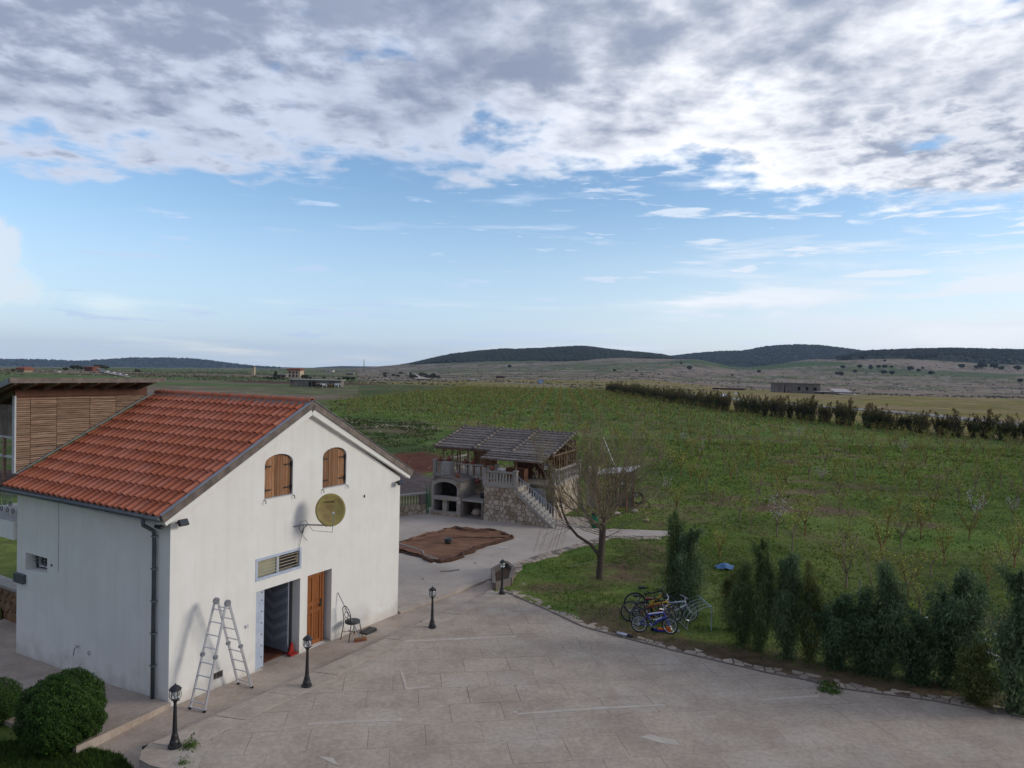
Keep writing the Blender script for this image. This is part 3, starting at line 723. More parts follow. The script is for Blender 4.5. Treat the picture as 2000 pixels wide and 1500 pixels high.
# haze
hz = MB().box((-11000, -2500, -170), (11000, 9300, 230)).mesh('haze'); hm = bpy.data.materials.new('haze'); hm.use_nodes = True; hn = hm.node_tree; hn.nodes.remove(hn.nodes['Principled BSDF'])
pv = hn.nodes.new('ShaderNodeVolumePrincipled'); pv.inputs['Color'].default_value = (.50, .70, 1, 1); pv.inputs['Density'].default_value = 5.0e-5; pv.inputs['Anisotropy'].default_value = 0.1
hn.links.new(pv.outputs[0], hn.nodes['Material Output'].inputs['Volume'])
tag(meshobj('haze', hz, hm), kind='stuff')

# ------------------------------------------------------------------ the white house
HZ = thing('house', 'white rendered house with red tiled roof and arched wooden shutters, nearest building', 'house', (HA.x, HA.y, 0), HTH)
def arch(x0, x1, z0, zs, zt, n=8):
    cx = (x0+x1)/2; h = zt-zs; hw = (x1-x0)/2
    return [(x0, z0), (x1, z0), (x1, zs)]+[(cx+hw*math.cos(PI*i/(n)), zs+h*math.sin(PI*i/n)) for i in range(1, n)]+[(x0, zs)]
def front_pt(x, z, d): return (x, d, z)
EV, RZ, AP = 4.56, 7.0, 4.42
holes = [arch(2.83, 3.85, 4.64, 5.62, 5.87), arch(5.03, 6.05, 4.64, 5.62, 5.87), [(2.60, 2.45), (4.19, 2.45), (4.19, 3.0), (2.60, 3.0)],
         [(2.6, -.11), (4.2, -.155), (4.2, 2.12), (2.6, 2.12)], [(4.49, -.10), (5.49, -.135), (5.49, 2.11), (4.49, 2.11)], [(1.27, .17), (1.56, .16), (1.56, .34), (1.27, .34)]]
outer = [(0, -.6), (8.74, -.6), (8.74, EV), (AP, RZ), (0, EV)]
wall_holes(outer, holes, .32, front_pt).build('wall', 'plaster', HZ)
wall_holes([(.322, -.8), (7.21, -.8), (7.21, EV), (.322, EV)], [[(5.55, 2.36), (6.72, 2.26), (6.72, 2.77), (5.55, 2.77)]], .3, lambda b, z, d: (d+.002, b, z)).build('wall', 'plaster', HZ)
MB().box((8.42, .322, -.8), (8.738, 7.2, EV)).build('wall', 'plaster', HZ)
MB().prism([(.31, -.8), (8.41, -.8), (8.41, EV), (AP, RZ-.05), (.31, EV)], 6.9, 7.2, lambda x, z, h: (x, h, z)).build('wall', 'plaster', HZ)
MB().box((.33, .34, -.2), (8.4, 6.88, -.10)).build('floor', 'floor_brown', HZ)
MB().box((.33, .34, 3.3), (8.4, 6.88, 3.4)).build('ceiling', 'inner_wall', HZ)
MB().box((2.0, 3.2, -.09), (8.4, 3.3, 3.29)).build('inner_wall', 'inner_wall', HZ)
MB().box((4.3, .34, -.09), (4.4, 3.19, 3.29)).build('inner_wall', 'inner_wall', HZ)
MB().box((1.9, .34, -.09), (1.99, 3.19, 3.29)).build('inner_wall', 'inner_wall', HZ)
# roof
SLO = math.atan2(7.30-4.72, AP+.33); SLEN = math.hypot(7.30-4.72, AP+.33); c_, s_ = math.cos(SLO), math.sin(SLO)
def slope_mtx(side, b, s, h=0.):
    """frame on the roof slope: x along the eave, y up the slope, z outward"""
    if side < 0: X = Vector((0, -1, 0)); Y = Vector((c_, 0, s_)); Z = Vector((-s_, 0, c_)); o = Vector((-.33, b, 4.72))
    else: X = Vector((0, 1, 0)); Y = Vector((-c_, 0, s_)); Z = Vector((s_, 0, c_)); o = Vector((9.17, b, 4.72))
    m = Matrix((X, Y, Z)).transposed().to_4x4(); m.translation = o+Y*s+Z*h; return m
for sd in (-1, 1):
    MB().box((-7.4 if sd < 0 else -.1, .05, -.17), (.1 if sd < 0 else 7.4, SLEN-.03, -.06), slope_mtx(sd, 0, 0)).build('roof_deck', 'wood_weather', HZ)
NR, NC = 12, 27; TW = 7.36/NC; TL = SLEN/NR
def tile_mesh():
    mb = MB(); prof = []
    for i in range(7): a = PI*i/6; prof.append((.07-.078*math.cos(a)+.01, .008+.072*math.sin(a)))
    prof += [(TW*.72, .006), (TW*1.02, .012)]
    n = len(prof); L0, L1 = -.045, TL+.02
    vs = []
    for (y, k, lift) in ((L0, 1.04, .022), (L1, .88, -.006)):
        for t in (0, -.016):
            for (x, z) in prof: vs.append(((x-.09)*k+.09, y, z*k+lift+t))
    fs = []
    for i in range(n-1):
        fs += [(i, i+1, 2*n+i+1, 2*n+i), (n+i+1, n+i, 3*n+i, 3*n+i+1), (i+1, i, n+i, n+i+1)]
    fs += [(0, 2*n, 3*n, n), (n-1, 2*n-1, 4*n-1, 3*n-1)]
    return mb.add(vs, fs)
TM = tile_mesh(); tme = TM.mesh('roof_tile'); bm = bmesh.new(); bm.from_mesh(tme); bmesh.ops.recalc_face_normals(bm, faces=bm.faces); bm.to_mesh(tme); bm.free()
for p in tme.polygons: p.use_smooth = False
extra = MB(); k = 0
for c in range(NC):
    for r in range(NR):
        j = random.gauss(0, 1)
        m = slope_mtx(-1, .0+c*TW+TW-.12, r*TL, .0+.004*j) @ Matrix.Rotation(.008*random.gauss(0, 1), 4, 'Z')
        if k < 299: meshobj('roof_tile', tme, 'tile', HZ, mtx=m)
        else: extra.add([tuple(m @ Vector(v)) for v in TM.v], TM.f)
        k += 1
tag(extra.build('roof_tile_rows', 'tile', HZ), kind='stuff')
other = MB()
for c in range(NC):
    for r in range(NR):
        m = slope_mtx(1, -.1+c*TW, r*TL, .004*random.gauss(0, 1)); other.add([tuple(m @ Vector(v)) for v in TM.v], TM.f)
tag(other.build('far_slope_tiles', 'tile', HZ), kind='stuff')
MB().prism([(AP-.30, 7.13), (AP+.30, 7.13), (AP+.06, 7.37), (AP-.06, 7.37)], -.1, 7.2, lambda x, z, h: (x, h, z)).build('ridge_mortar', 'mortar', HZ)
for i in range(19):
    b = -.14+i*.392
    pr = []; mb = MB(); n = 7
    for (y, rr, zz) in ((b, .115, 7.325), (b+.42, .10, 7.31)):
        for t in (0, .018):
            for q in range(n): a = PI*q/(n-1); mb.v.append((AP+(rr-t)*math.cos(a)*1.1, y, zz+(rr-t)*math.sin(a)))
    for q in range(n-1): mb.f += [(q, q+1, 2*n+q+1, 2*n+q), (n+q+1, n+q, 3*n+q, 3*n+q+1), (q+1, q, n+q, n+q+1)]
    mb.build('ridge_tile', 'tile', HZ)
# bargeboards: weathered board on top, rendered verge underneath
def verge(x0, z0, x1, z1, t0, t1, b0, b1, m, name):
    dx, dz = x1-x0, z1-z0; l = math.hypot(dx, dz); nx, nz = -dz/l, dx/l
    if nz < 0: nx, nz = -nx, -nz
    P = [(x0+nx*t0, z0+nz*t0), (x1+nx*t0, z1+nz*t0), (x1+nx*t1, z1+nz*t1), (x0+nx*t1, z0+nz*t1)]
    return MB().prism(P, b0, b1, lambda x, z, h: (x, h, z)).build(name, m, HZ)
for (x0, x1) in ((-.36, AP), (9.2, AP)):
    verge(x0, 4.70, x1, 7.30, -.14, .035, -.205, -.17, 'wood_weather', 'bargeboard')
    verge(x0, 4.72, x1, 7.32, .037, .052, -.225, -.12, 'galv', 'verge_flashing')
    xx = x0+(.12 if x0 < 0 else -.12)
    verge(xx, 4.52 if x0 < 0 else 4.52, x1, 6.98 , -.04, .17, -.165, -.002, 'plaster', 'verge_trim')
    verge(x0, 4.70, x1, 7.30, -.11, .03, 7.29, 7.34, 'wood_weather', 'bargeboard')
MB().tube([(-.40, -.15, 4.66), (-.40, 9.6, 4.60)], .062, 8).build('gutter', 'gutter', HZ, True)
MB().box((-.36, -.15, 4.60), (-.30, 7.3, 4.74)).build('eaves_board', 'wood_weather', HZ)
MB().box((-.30, 0, 4.50), (-.01, 7.2, 4.56)).build('soffit', 'white_paint', HZ)
dp = MB().tube([(-.40, .5, 4.62), (-.38, .5, 4.45), (-.09, .52, 4.25), (-.075, .52, 3.9), (-.075, .52, .1)], .05, 8).build('downpipe', 'gutter', HZ, True)
for z in (4.1, 3.3, 2.5, 1.7, .9): MB().box((-.13, .455, z), (-.003, .585, z+.03)).build('pipe_clip', 'galv', dp)
# two shuttered windows
def shutter(x0, x1):
    root = MB().prism(arch(x0+.02, x1-.02, 4.66, 5.61, 5.85), .14, .18, lambda x, z, h: (x, h, z)).build('window', 'timber_red', HZ)
    n = 10; w = (x1-x0-.05)/n; cx = (x0+x1)/2; hw = (x1-x0)/2
    for i in range(n):
        a = x0+.025+i*w+.004; b = a+w-.008
        top = lambda x: 5.60+.24*math.sqrt(max(0, 1-((x-cx)/hw)**2))
        P = [(a, 4.67), (b, 4.67), (b, top(b)), ((a+b)/2, top((a+b)/2)), (a, top(a))]
        d = random.uniform(0, .008); MB().prism(P, .07+d, .11+d, lambda x, z, h: (x, h, z)).build('plank', 'wood_shutter', root)
    for xx, s in ((x0+.01, 1), (x1-.01, -1)):
        for z in (4.86, 5.52): MB().box((min(xx, xx+s*.26), .045, z), (max(xx, xx+s*.26), .066, z+.035)).tube([(xx+.02*s, .03, z-.05), (xx+.02*s, .03, z+.09)], .018, 6).build('hinge', 'black_iron', root)
        MB().box((xx-.008, .04, 4.7), (xx+.022*s+.006, .068, 5.58)).build('hinge_rail', 'black_iron', root)
        MB().tube([(xx-.03*s, .0, 4.63), (xx-.02*s, -.07, 4.62), (xx-.02*s, -.08, 4.53)], .012, 5).build('shutter_catch', 'black_iron', root)
    MB().prism([(x0, 4.642), (x1, 4.642), (x1, 4.662), (x0, 4.662)], -.015, .2, lambda x, z, h: (x, h, z)).build('sill', 'white_paint', root)
shutter(2.83, 3.85); shutter(5.03, 6.05)
# barred window above the double door
wn = wall_holes([(2.565, 2.41), (4.225, 2.41), (4.225, 3.035), (2.565, 3.035)], [[(2.64, 2.49), (4.15, 2.49), (4.15, 2.96), (2.64, 2.96)]], .05, lambda x, z, d: (x, d-.012, z)).build('window', 'blue_grey_metal', HZ)
MB().box((2.64, .10, 2.49), (3.36, .115, 2.96)).build('pane', mat('frosted', (.36, .37, .27), .4, (.27, .28, .22), 3), wn)
MB().box((3.44, .12, 2.49), (4.15, .135, 2.96)).build('pane', 'glass_dark', wn)
MB().box((3.36, .06, 2.47), (3.44, .14, 2.98)).build('mullion', 'blue_grey_metal', wn)
for i, z in enumerate((2.55, 2.64, 2.73, 2.82, 2.90)): MB().tube([(2.63, .03, z), (4.16, .03, z)], .009, 5).build('bar', 'pale_wall', wn)
for x in (2.72, 4.06): MB().torus((x, .018, 2.74), .055, .007, 12, 4).build('scroll', 'pale_wall', wn)
# steel double door: left leaf shut, right leaf folded inwards
dr = MB().box((2.602, .12, -.10), (2.985, .16, 2.11)).build('door', 'blue_grey_metal', HZ)
for x in (2.67, 2.9):
    for z in (.2, .52, .84, 1.16, 1.48, 1.8, 2.02): MB().lathe([(.018, 0), (.018, .012), (.008, .018)], 6, (0, 0, 0), Matrix.Translation((x, .12, z)) @ Matrix.Rotation(PI/2, 4, 'X')).build('rivet', 'cable', dr)
d2 = MB().box((3.985, .26, -.07), (4.02, 1.46, 2.08)).build('door', 'blue_grey_dark', HZ)
for i in range(13):
    z = -.02+i*.165
    for s, (b0, b1) in ((1, (.29, .84)), (-1, (.88, 1.43))):
        dz = .28; za, zb = (z+dz, z) if s > 0 else (z, z+dz)
        P = [(b0, za), (b1, zb), (b1, zb+.14), (b0, za+.14)]
        P = clip_half(clip_half(P, 0, 1, 2.05), 0, -1, .05)
        if len(P) >= 3: MB().prism(P, 3.972, 3.984, lambda b, zz, h: (h-(.006 if i % 2 else 0), b, zz)).build('chevron_board', 'blue_grey_mid' if i % 2 else 'blue_grey_dark', d2)  # every other board lighter: shading of the chevrons put into the colour
MB().box((2.6, -.06, -.28), (4.2, .30, -.118)).build('threshold', 'concrete', HZ)
# wooden panelled door
wd = MB().box((4.50, .20, -.125), (5.24, .245, 2.09)).build('door', 'wood_door', HZ)
for x in (4.50, 4.84, 5.16): MB().box((x, .17, -.12), (x+.08, .199, 2.08)).build('stile', 'wood_door', wd)
for z in (-.12, .85, 1.08, 1.95):
    for x0, x1 in ((4.581, 4.839), (4.921, 5.159)): MB().box((x0, .172, z), (x1, .198, z+.13)).build('rail', 'wood_door', wd)
for x0, x1 in ((4.60, 4.82), (4.94, 5.14)):
    MB().box((x0, .185, 1.24), (x1, .199, 1.92)).build('panel', 'wood_door', wd)
    for i in range(3): MB().box((x0+i*(x1-x0)/3+.005, .182, .04), (x0+(i+1)*(x1-x0)/3-.005, .199, .82)).build('panel', 'wood_door', wd)
MB().box((5.245, .15, -.12), (5.31, .25, 2.09)).build('door_post', 'wood_door', HZ)
MB().box((4.50, .15, 2.06), (5.244, .199, 2.108)).build('door_head', 'wood_door', HZ)
MB().box((5.17, .145, .98), (5.22, .169, 1.22)).tube([(5.19, .14, 1.1), (5.19, .11, 1.1), (5.09, .11, 1.1)], .01, 6).build('handle', 'print_dark', wd)
MB().box((4.49, -.05, -.25), (5.49, .31, -.128)).build('threshold', 'concrete_grey', HZ)
v = MB().box((1.272, .05, .165), (1.558, .06, .338)).build('vent', 'dark_open', HZ)
for i in range(3): MB().box((1.275, .02, .2+i*.045), (1.555, .045, .21+i*.045)).build('slat', 'wood_weather', v)
for x in (1.37, 1.46): MB().box((x, .018, .17), (x+.012, .046, .335)).build('slat', 'wood_weather', v)
MB().box((2.245, -.035, 1.23), (2.335, -.001, 1.31)).build('socket', 'white_paint', HZ)
# side window, meter box, tap and bits on the shaded wall
sw = MB().box((.27, 5.56, 2.37), (.29, 6.71, 2.76)).build('window', 'glass_dark', HZ)
MB().box((.24, 5.56, 2.40), (.268, 5.61, 2.75)).box((.24, 6.4, 2.33), (.268, 6.45, 2.75)).box((.24, 5.61, 2.36), (.268, 6.4, 2.41)).box((.24, 5.61, 2.72), (.268, 6.4, 2.755)).build('frame', 'white_paint', sw)
for z in (2.48, 2.58, 2.68): MB().tube([(.2, 5.56, z), (.2, 6.71, z)], .008, 5).build('bar', 'galv', sw)
for b in (5.8, 6.1, 6.4): MB().tube([(.21, b, 2.33), (.21, b, 2.76)], .007, 5).build('bar', 'galv', sw)
MB().box((-.10, 6.68, 1.86), (0, 7.2, 2.12)).build('meter_box', 'gutter', HZ)
MB().tube([(-.002, 3.94, .62), (-.12, 3.9, .62), (-.14, 3.92, .42)], .014, 6).tube([(-.06, 3.8, .66), (-.06, 4.0, .66)], .01, 5).build('tap', 'galv', HZ)
MB().torus((-.005, 3.42, .55), .05, .008, 14, 5, Matrix.Rotation(PI/2, 3, 'Z')).build('pipe_ring', 'galv', HZ)
MB().lathe([(.035, 0), (.035, .02)], 8, (0, 0, 0), Matrix.Translation((-.0, 5.3, 2.62)) @ Matrix.Rotation(-PI/2, 4, 'Y')).build('wall_cap', 'gutter', HZ)
MB().tube([(-.006, 4.97, 4.5), (-.006, 4.95, 3.4), (-.006, 4.97, 2.5)], .004, 4).build('cable', 'gutter', HZ)
MB().tube([(6.9, -.02, 4.2), (6.9, -.03, 4.12)], .02, 5).build('hook', 'print_dark', HZ)
# floodlights at the corner
def flood(name, label, loc, rz, tilt):
    t = thing(name, label, 'floodlight', loc, rz)
    mt = Matrix.Rotation(tilt, 4, 'X')
    MB().box((-.12, -.03, -.08), (.12, .04, .08), mt).box((-.10, .04, -.06), (.10, .07, .06), mt).build('lamp_housing', 'black_iron', t)
    MB().box((-.10, -.036, -.065), (.10, -.031, .065), mt).build('glass', 'glass_dark', t)
    MB().tube([(-.135, 0, 0), (-.135, .12, 0), (.135, .12, 0), (.135, 0, 0)], .01, 5).tube([(0, .12, 0), (0, .2, 0)], .015, 5).build('bracket', 'black_iron', t)
x, y = h2w(.2, -.21); flood('floodlight', 'black floodlight on the gable wall, just right of the house corner', (x, y, 4.50), HTH, R(-35))
x, y = h2w(-.21, .12); flood('floodlight', 'black floodlight on the shaded side wall beside the downpipe top', (x, y, 4.46), HTH-PI/2, R(-40))
x, y = h2w(8.5, -.21); flood('floodlight', 'small dark floodlight under the right-hand eave of the gable', (x, y, 4.42), HTH, R(-30))

# ------------------------------------------------------------------ timber annex behind the house
AN = thing('annex', 'timber-clad annex with lean-to roof behind the red tiled house', 'annex', (HA.x, HA.y, 0), HTH)
clad = MB().prism([(0, 5.0), (.03, 5.0), (4.12, 7.26), (0, 7.26)], 7.42, 7.48, lambda x, z, h: (x, h, z)).build('wall', 'timber_red', AN)
nrow = 36; z0, z1 = 5.02, 7.24; cols_ = [0.0, .42, 1.17, 2.17, 3.02, 4.1]; sh_ = MB(); cnt = 0
for i in range(nrow):
    z = z0+(z1-z0)*i/nrow; h = (z1-z0)/nrow
    for j in range(5):
        xa, xb = cols_[j]+.008, cols_[j+1]-.008; P = [(xa, z), (xb, z), (xb, z+h*.74), (xa, z+h*.74)]
        P = clip_half(P, .5454, -1, -4.99)   # stays above the tiled slope
        if len(P) < 3 or abs(area(P)) < .002: continue
        dd = random.uniform(0, .012); w = random.uniform(-.006, .006)
        MB().prism([(p[0], p[1]+w) for p in P], 7.39-dd, 7.42, lambda x, zz, q: (x, q, zz)).build('shingle', 'shingle', AN); cnt += 1
print('shingles', cnt)
MB().box((-.02, 7.36, 5.0), (.025, 7.5, 7.3)).build('corner_post', 'white_paint', AN)
verge(.0, 4.99, 4.3, 7.33, .0, .03, 7.29, 7.345, 'galv', 'roof_flashing')
# lean-to roof: high at the front, falling to the back
RS = math.tan(R(15))
def rf(x, b, dz=0): return (x, b, 7.84-(b-6.55)*RS+dz)
mb = MB(); mb.add([rf(-.52, 6.55), rf(4.18, 6.55), rf(4.18, 10.2), rf(-.52, 10.2), rf(-.52, 6.55, -.05), rf(4.18, 6.55, -.05), rf(4.18, 10.2, -.05), rf(-.52, 10.2, -.05)], [(0, 1, 2, 3), (7, 6, 5, 4), (4, 5, 1, 0), (5, 6, 2, 1), (6, 7, 3, 2), (7, 4, 0, 3)])
mb.build('roof', 'timber_red', AN)
MB().box((-.55, 6.50, 7.70), (4.2, 6.545, 7.85)).build('fascia', 'wood_weather', AN)
mb = MB(); mb.add([rf(-.56, 6.546, .01), rf(-.525, 6.546, .01), rf(-.525, 10.2, .01), rf(-.56, 10.2, .01), rf(-.56, 6.546, -.16), rf(-.525, 6.546, -.16), rf(-.525, 10.2, -.16), rf(-.56, 10.2, -.16)], [(0, 1, 2, 3), (7, 6, 5, 4), (4, 5, 1, 0), (5, 6, 2, 1), (6, 7, 3, 2), (7, 4, 0, 3)]); mb.build('fascia', 'galv', AN)
for x in (-.4, .15, .75, 1.35, 1.95, 2.55, 3.15, 3.75):
    mb = MB(); mb.add([rf(x, 6.56, -.055), rf(x+.07, 6.56, -.055), rf(x+.07, 10.1, -.055), rf(x, 10.1, -.055), rf(x, 6.56, -.17), rf(x+.07, 6.56, -.17), rf(x+.07, 10.1, -.22), rf(x, 10.1, -.22)], [(0, 1, 2, 3), (7, 6, 5, 4), (4, 5, 1, 0), (5, 6, 2, 1), (6, 7, 3, 2), (7, 4, 0, 3)]); mb.build('rafter', 'wood_weather', AN)
MB().box((0, 7.38, 7.27), (4.1, 7.5, 7.50)).build('top_beam', 'timber_red', AN)
MB().box((-.02, 7.5, 6.9), (.03, 10.0, 7.02)).build('side_beam', 'wood_weather', AN)
for i in range(9):
    b = 7.52+i*.27; MB().box((-.015, b, 6.06), (.015, b+.25, 6.89)).build('board', 'wood_weather', AN)
for b in (7.95, 8.7, 9.5): MB().box((-.03, b, 4.6), (.04, b+.08, 6.05)).build('post', 'timber_red' if b > 8 else 'shingle', AN)
for z in (6.03, 5.45): MB().box((-.025, 7.5, z), (.035, 9.9, z+.06)).build('rail', 'white_paint', AN)
MB().box((-.1, 7.24, 3.08), (1.8, 10.2, 3.60)).build('balcony_slab', 'plaster', AN)
MB().box((-.4, 7.38, 4.66), (1.8, 10.2, 4.72)).build('balcony_roof', 'timber_red', AN)
bal = MB().tube([(-.08, 7.26, 4.40), (-.08, 10.1, 4.40)], .022, 6).tube([(-.08, 7.26, 3.68), (-.08, 10.1, 3.68)], .018, 6).build('railing', 'white_paint', AN)
for i in range(22): 
    b = 7.3+i*.125; MB().tube([(-.08, b, 3.6), (-.08, b, 4.4)], .009, 4).build('baluster', 'white_paint', bal)
for i in range(8):
    b = 7.35+i*.33
    for s in (-1, 1): MB().torus((-.085, b+.08*s, 4.02+.1*s), .065, .012, 10, 4, Matrix.Rotation(PI/2, 3, 'Z')).build('scroll', 'black_iron', bal)
p = h2w(1.9, 6.75); t = thing('antenna_panel', 'flat metal antenna panel lying on the annex roof edge', 'antenna', (*h2w(2.45, 6.62), 7.86), HTH); t.location.z += .06
MB().prism([(-.42, -.25), (.5, -.1), (.42, .22), (-.36, .12)], 0, .03, lambda x, y, h: (x, y, h-.16*x+.03)).build('panel', 'galv', t)
for i in range(4): MB().box((-.3+i*.2, -.2, .045-.16*(-.3+i*.2)+.03), (-.24+i*.2, .15, .07-.16*(-.3+i*.2)+.03)).build('rib', 'alu', t)
MB().tube([(-.4, .0, .1), (-.5, .05, .22), (-.25, .1, .2)], .015, 5).build('arm', 'galv', t)

# ------------------------------------------------------------------ satellite dish
def dish():
    x, y = h2w(4.25, -.02); t = thing('satellite_dish', 'yellowish rusty satellite dish bracketed to the gable wall below the arched shutters', 'satellite dish', (x, y, 3.72), HTH)
    MB().tube([(-.35, .02, -.02), (-.05, -.03, -.02), (.0, -.18, 0), (.32, -.62, -.02)], .022, 6).tube([(0, .01, -.28), (0, -.05, -.1), (.0, -.2, 0)], .016, 6).build('bracket', 'galv', t, True)
    mast = MB().tube([(.32, -.62, -.06), (.32, -.62, .3)], .025, 8).build('mast', 'galv', t)
    # the reflector faces the viewer and slightly upwards
    nrm = Vector((-.55, -.80, .22)).normalized(); q = nrm.to_track_quat('Z', 'Y'); m = Matrix.Translation((.36, -.72, .44)) @ q.to_matrix().to_4x4()
    mb = MB(); n = 36; rr = 7
    for sgn, o in ((1, 0), (1, -.012)):
        for i in range(rr+1):
            r = i/rr
            for j in range(n): a = 2*PI*j/n; mb.v.append(tuple(m @ Vector((r*.44*math.cos(a), r*.48*math.sin(a), .085*r*r+o))))
    k = (rr+1)*n
    for i in range(rr):
        for j in range(n):
            f = (i*n+j, i*n+(j+1) % n, (i+1)*n+(j+1) % n, (i+1)*n+j); mb.f += [f, tuple(k+v for v in reversed(f))]
    for j in range(n): mb.f.append((rr*n+j, rr*n+(j+1) % n, k+rr*n+(j+1) % n, k+rr*n+j))
    rf_ = mb.build('reflector', 'dish', t, True)
    def onm(x, y): r2 = (x/.44)**2+(y/.48)**2; return m @ Vector((x, y, .085*r2+.006))
    ax = m.to_3x3() @ Vector((1, 0, 0)); sg = 1 if ax.x > 0 else -1; ay = m.to_3x3() @ Vector((0, 1, 0)); sy = 1 if ay.z > 0 else -1
    lg = MB(); xx = -.2
    rs = random.Random(5)
    for i in range(10):            # worn maker's lettering, a short dark line of strokes and a small emblem
        w = rs.choice((.014, .02, .024))
        for (p0, p1) in (((0, 0), (w, 0)), ((0, .025), (w, .03)), ((0, 0), (0, .03)), ((w, 0), (w, .03)))[rs.randint(0, 1):]:
            A_, B_ = onm(sg*(xx+p0[0]), sy*(.22+p0[1])), onm(sg*(xx+p1[0]), sy*(.22+p1[1])); lg.tube([A_, B_], .0035, 4)
        xx += w+.010
    for i in range(8):
        a0, a1 = 1.0+i*.55, 1.0+(i+1)*.55; lg.tube([onm(sg*(.115+.028*math.cos(a0)), sy*(.24+.028*math.sin(a0))), onm(sg*(.115+.028*math.cos(a1)), sy*(.24+.028*math.sin(a1)))], .004, 4)
    lg.build('lettering', 'print_dark', rf_)
    arm0 = m @ Vector((0, sy*-.48, .06)); feed = m @ Vector((0, sy*-.12, .52))
    MB().tube([arm0, m @ Vector((0, sy*-.42, .35)), feed], .012, 6).build('feed_arm', 'galv', t)
    MB().tube([feed, feed+(m.to_3x3() @ Vector((0, sy*.02, -.09)))], [.03, .035], 10).build('receiver', 'white_paint', t)
    MB().tube([feed, arm0+Vector((0, -.05, -.16)), (.1, -.3, -.18), (.0, -.1, .12), (-.12, -.02, .06), (-.16, -.02, -.1), (-.05, -.03, -.3), (.05, -.03, -.42), (.16, -.03, -.52)], .007, 4).build('cable', 'cable', t)
    MB().tube([(0, -.02, -.05), (-.12, -.02, -.55), (-.16, -.02, -.75)], .008, 4).build('cable', 'cable', t)
dish()

# ------------------------------------------------------------------ street lamps
def lamp():
    t = thing('garden_lamp', '', 'lamp')
    MB().lathe([(.135, 0), (.135, .035), (.105, .05), (.10, .12), (.082, .16), (.066, .25), (.058, .27), (.05, .30), (.04, .62), (.031, .92), (.030, .93), (.042, .945), (.042, .955), (.026, .965), (.024, .99)], 14).build('post', 'black_iron', t, False)
    base = MB().lathe([(.03, .97), (.062, .985), (.072, 1.0), (.072, 1.015), (.03, 1.02)], 12).build('cup', 'black_iron', t)
    MB().tube([(.05, 0, .975), (.09, 0, .99), (.075, 0, 1.03)], .009, 5).build('latch', 'black_iron', base)
    MB().lathe([(.05, 1.018), (.085, 1.06), (.092, 1.10), (.088, 1.16), (.075, 1.215)], 14).build('glass', 'glass_clear', t, True)
    MB().lathe([(.018, 1.02), (.02, 1.08), (.036, 1.10), (.038, 1.15), (.02, 1.18)], 8).build('bulb', 'bulb', t, True)
    for i in range(6):
        a = PI*i/3+.3; c, s = math.cos(a), math.sin(a)
        MB().tube([(c*.07, s*.07, 1.005), (c*.108, s*.108, 1.05), (c*.118, s*.118, 1.11), (c*.108, s*.108, 1.18), (c*.085, s*.085, 1.225)], .0075, 5).build('cage_bar', 'black_iron', t)
    MB().lathe([(.125, 1.215), (.128, 1.23), (.10, 1.262), (.055, 1.30), (.02, 1.315), (.012, 1.325), (.018, 1.335), (.008, 1.35)], 12).build('cap', 'black_iron', t, False)
    return t
L0 = lamp(); gl = 'black garden lamps along the kerb'
spots = [(341, 1460, 'black garden lamp at the rounded kerb end, nearest to the camera'), (599, 1340, 'black garden lamp on the kerb opposite the open steel door'), (844, 1227, 'black garden lamp on the kerb past the right corner of the house'), (980, 1160, 'black garden lamp beside the stone planter, farthest away')]
for i, (px, py, lb) in enumerate(spots):
    o = L0 if i == 0 else copy_tree(L0); p = hit(px, py, lambda x, y: Cz(y)+.015); o.location = p; o.rotation_euler.z = i*.7; tag(o, lb, group=gl)
    o.rotation_euler.x = (.0, .012, -.01, .008)[i]
p4 = hit(980, 1160, lambda x, y: Cz(y))
MB_ = MB().prism([(p4.x+.62*math.cos(a*PI/10), p4.y+.55*math.sin(a*PI/10)) for a in range(20)], -.2, .012, lambda x, y, z: (x, y, float(Cz(y))+z))
tag(MB_.build('lamp_pad', 'concrete_kerb'), kind='structure')

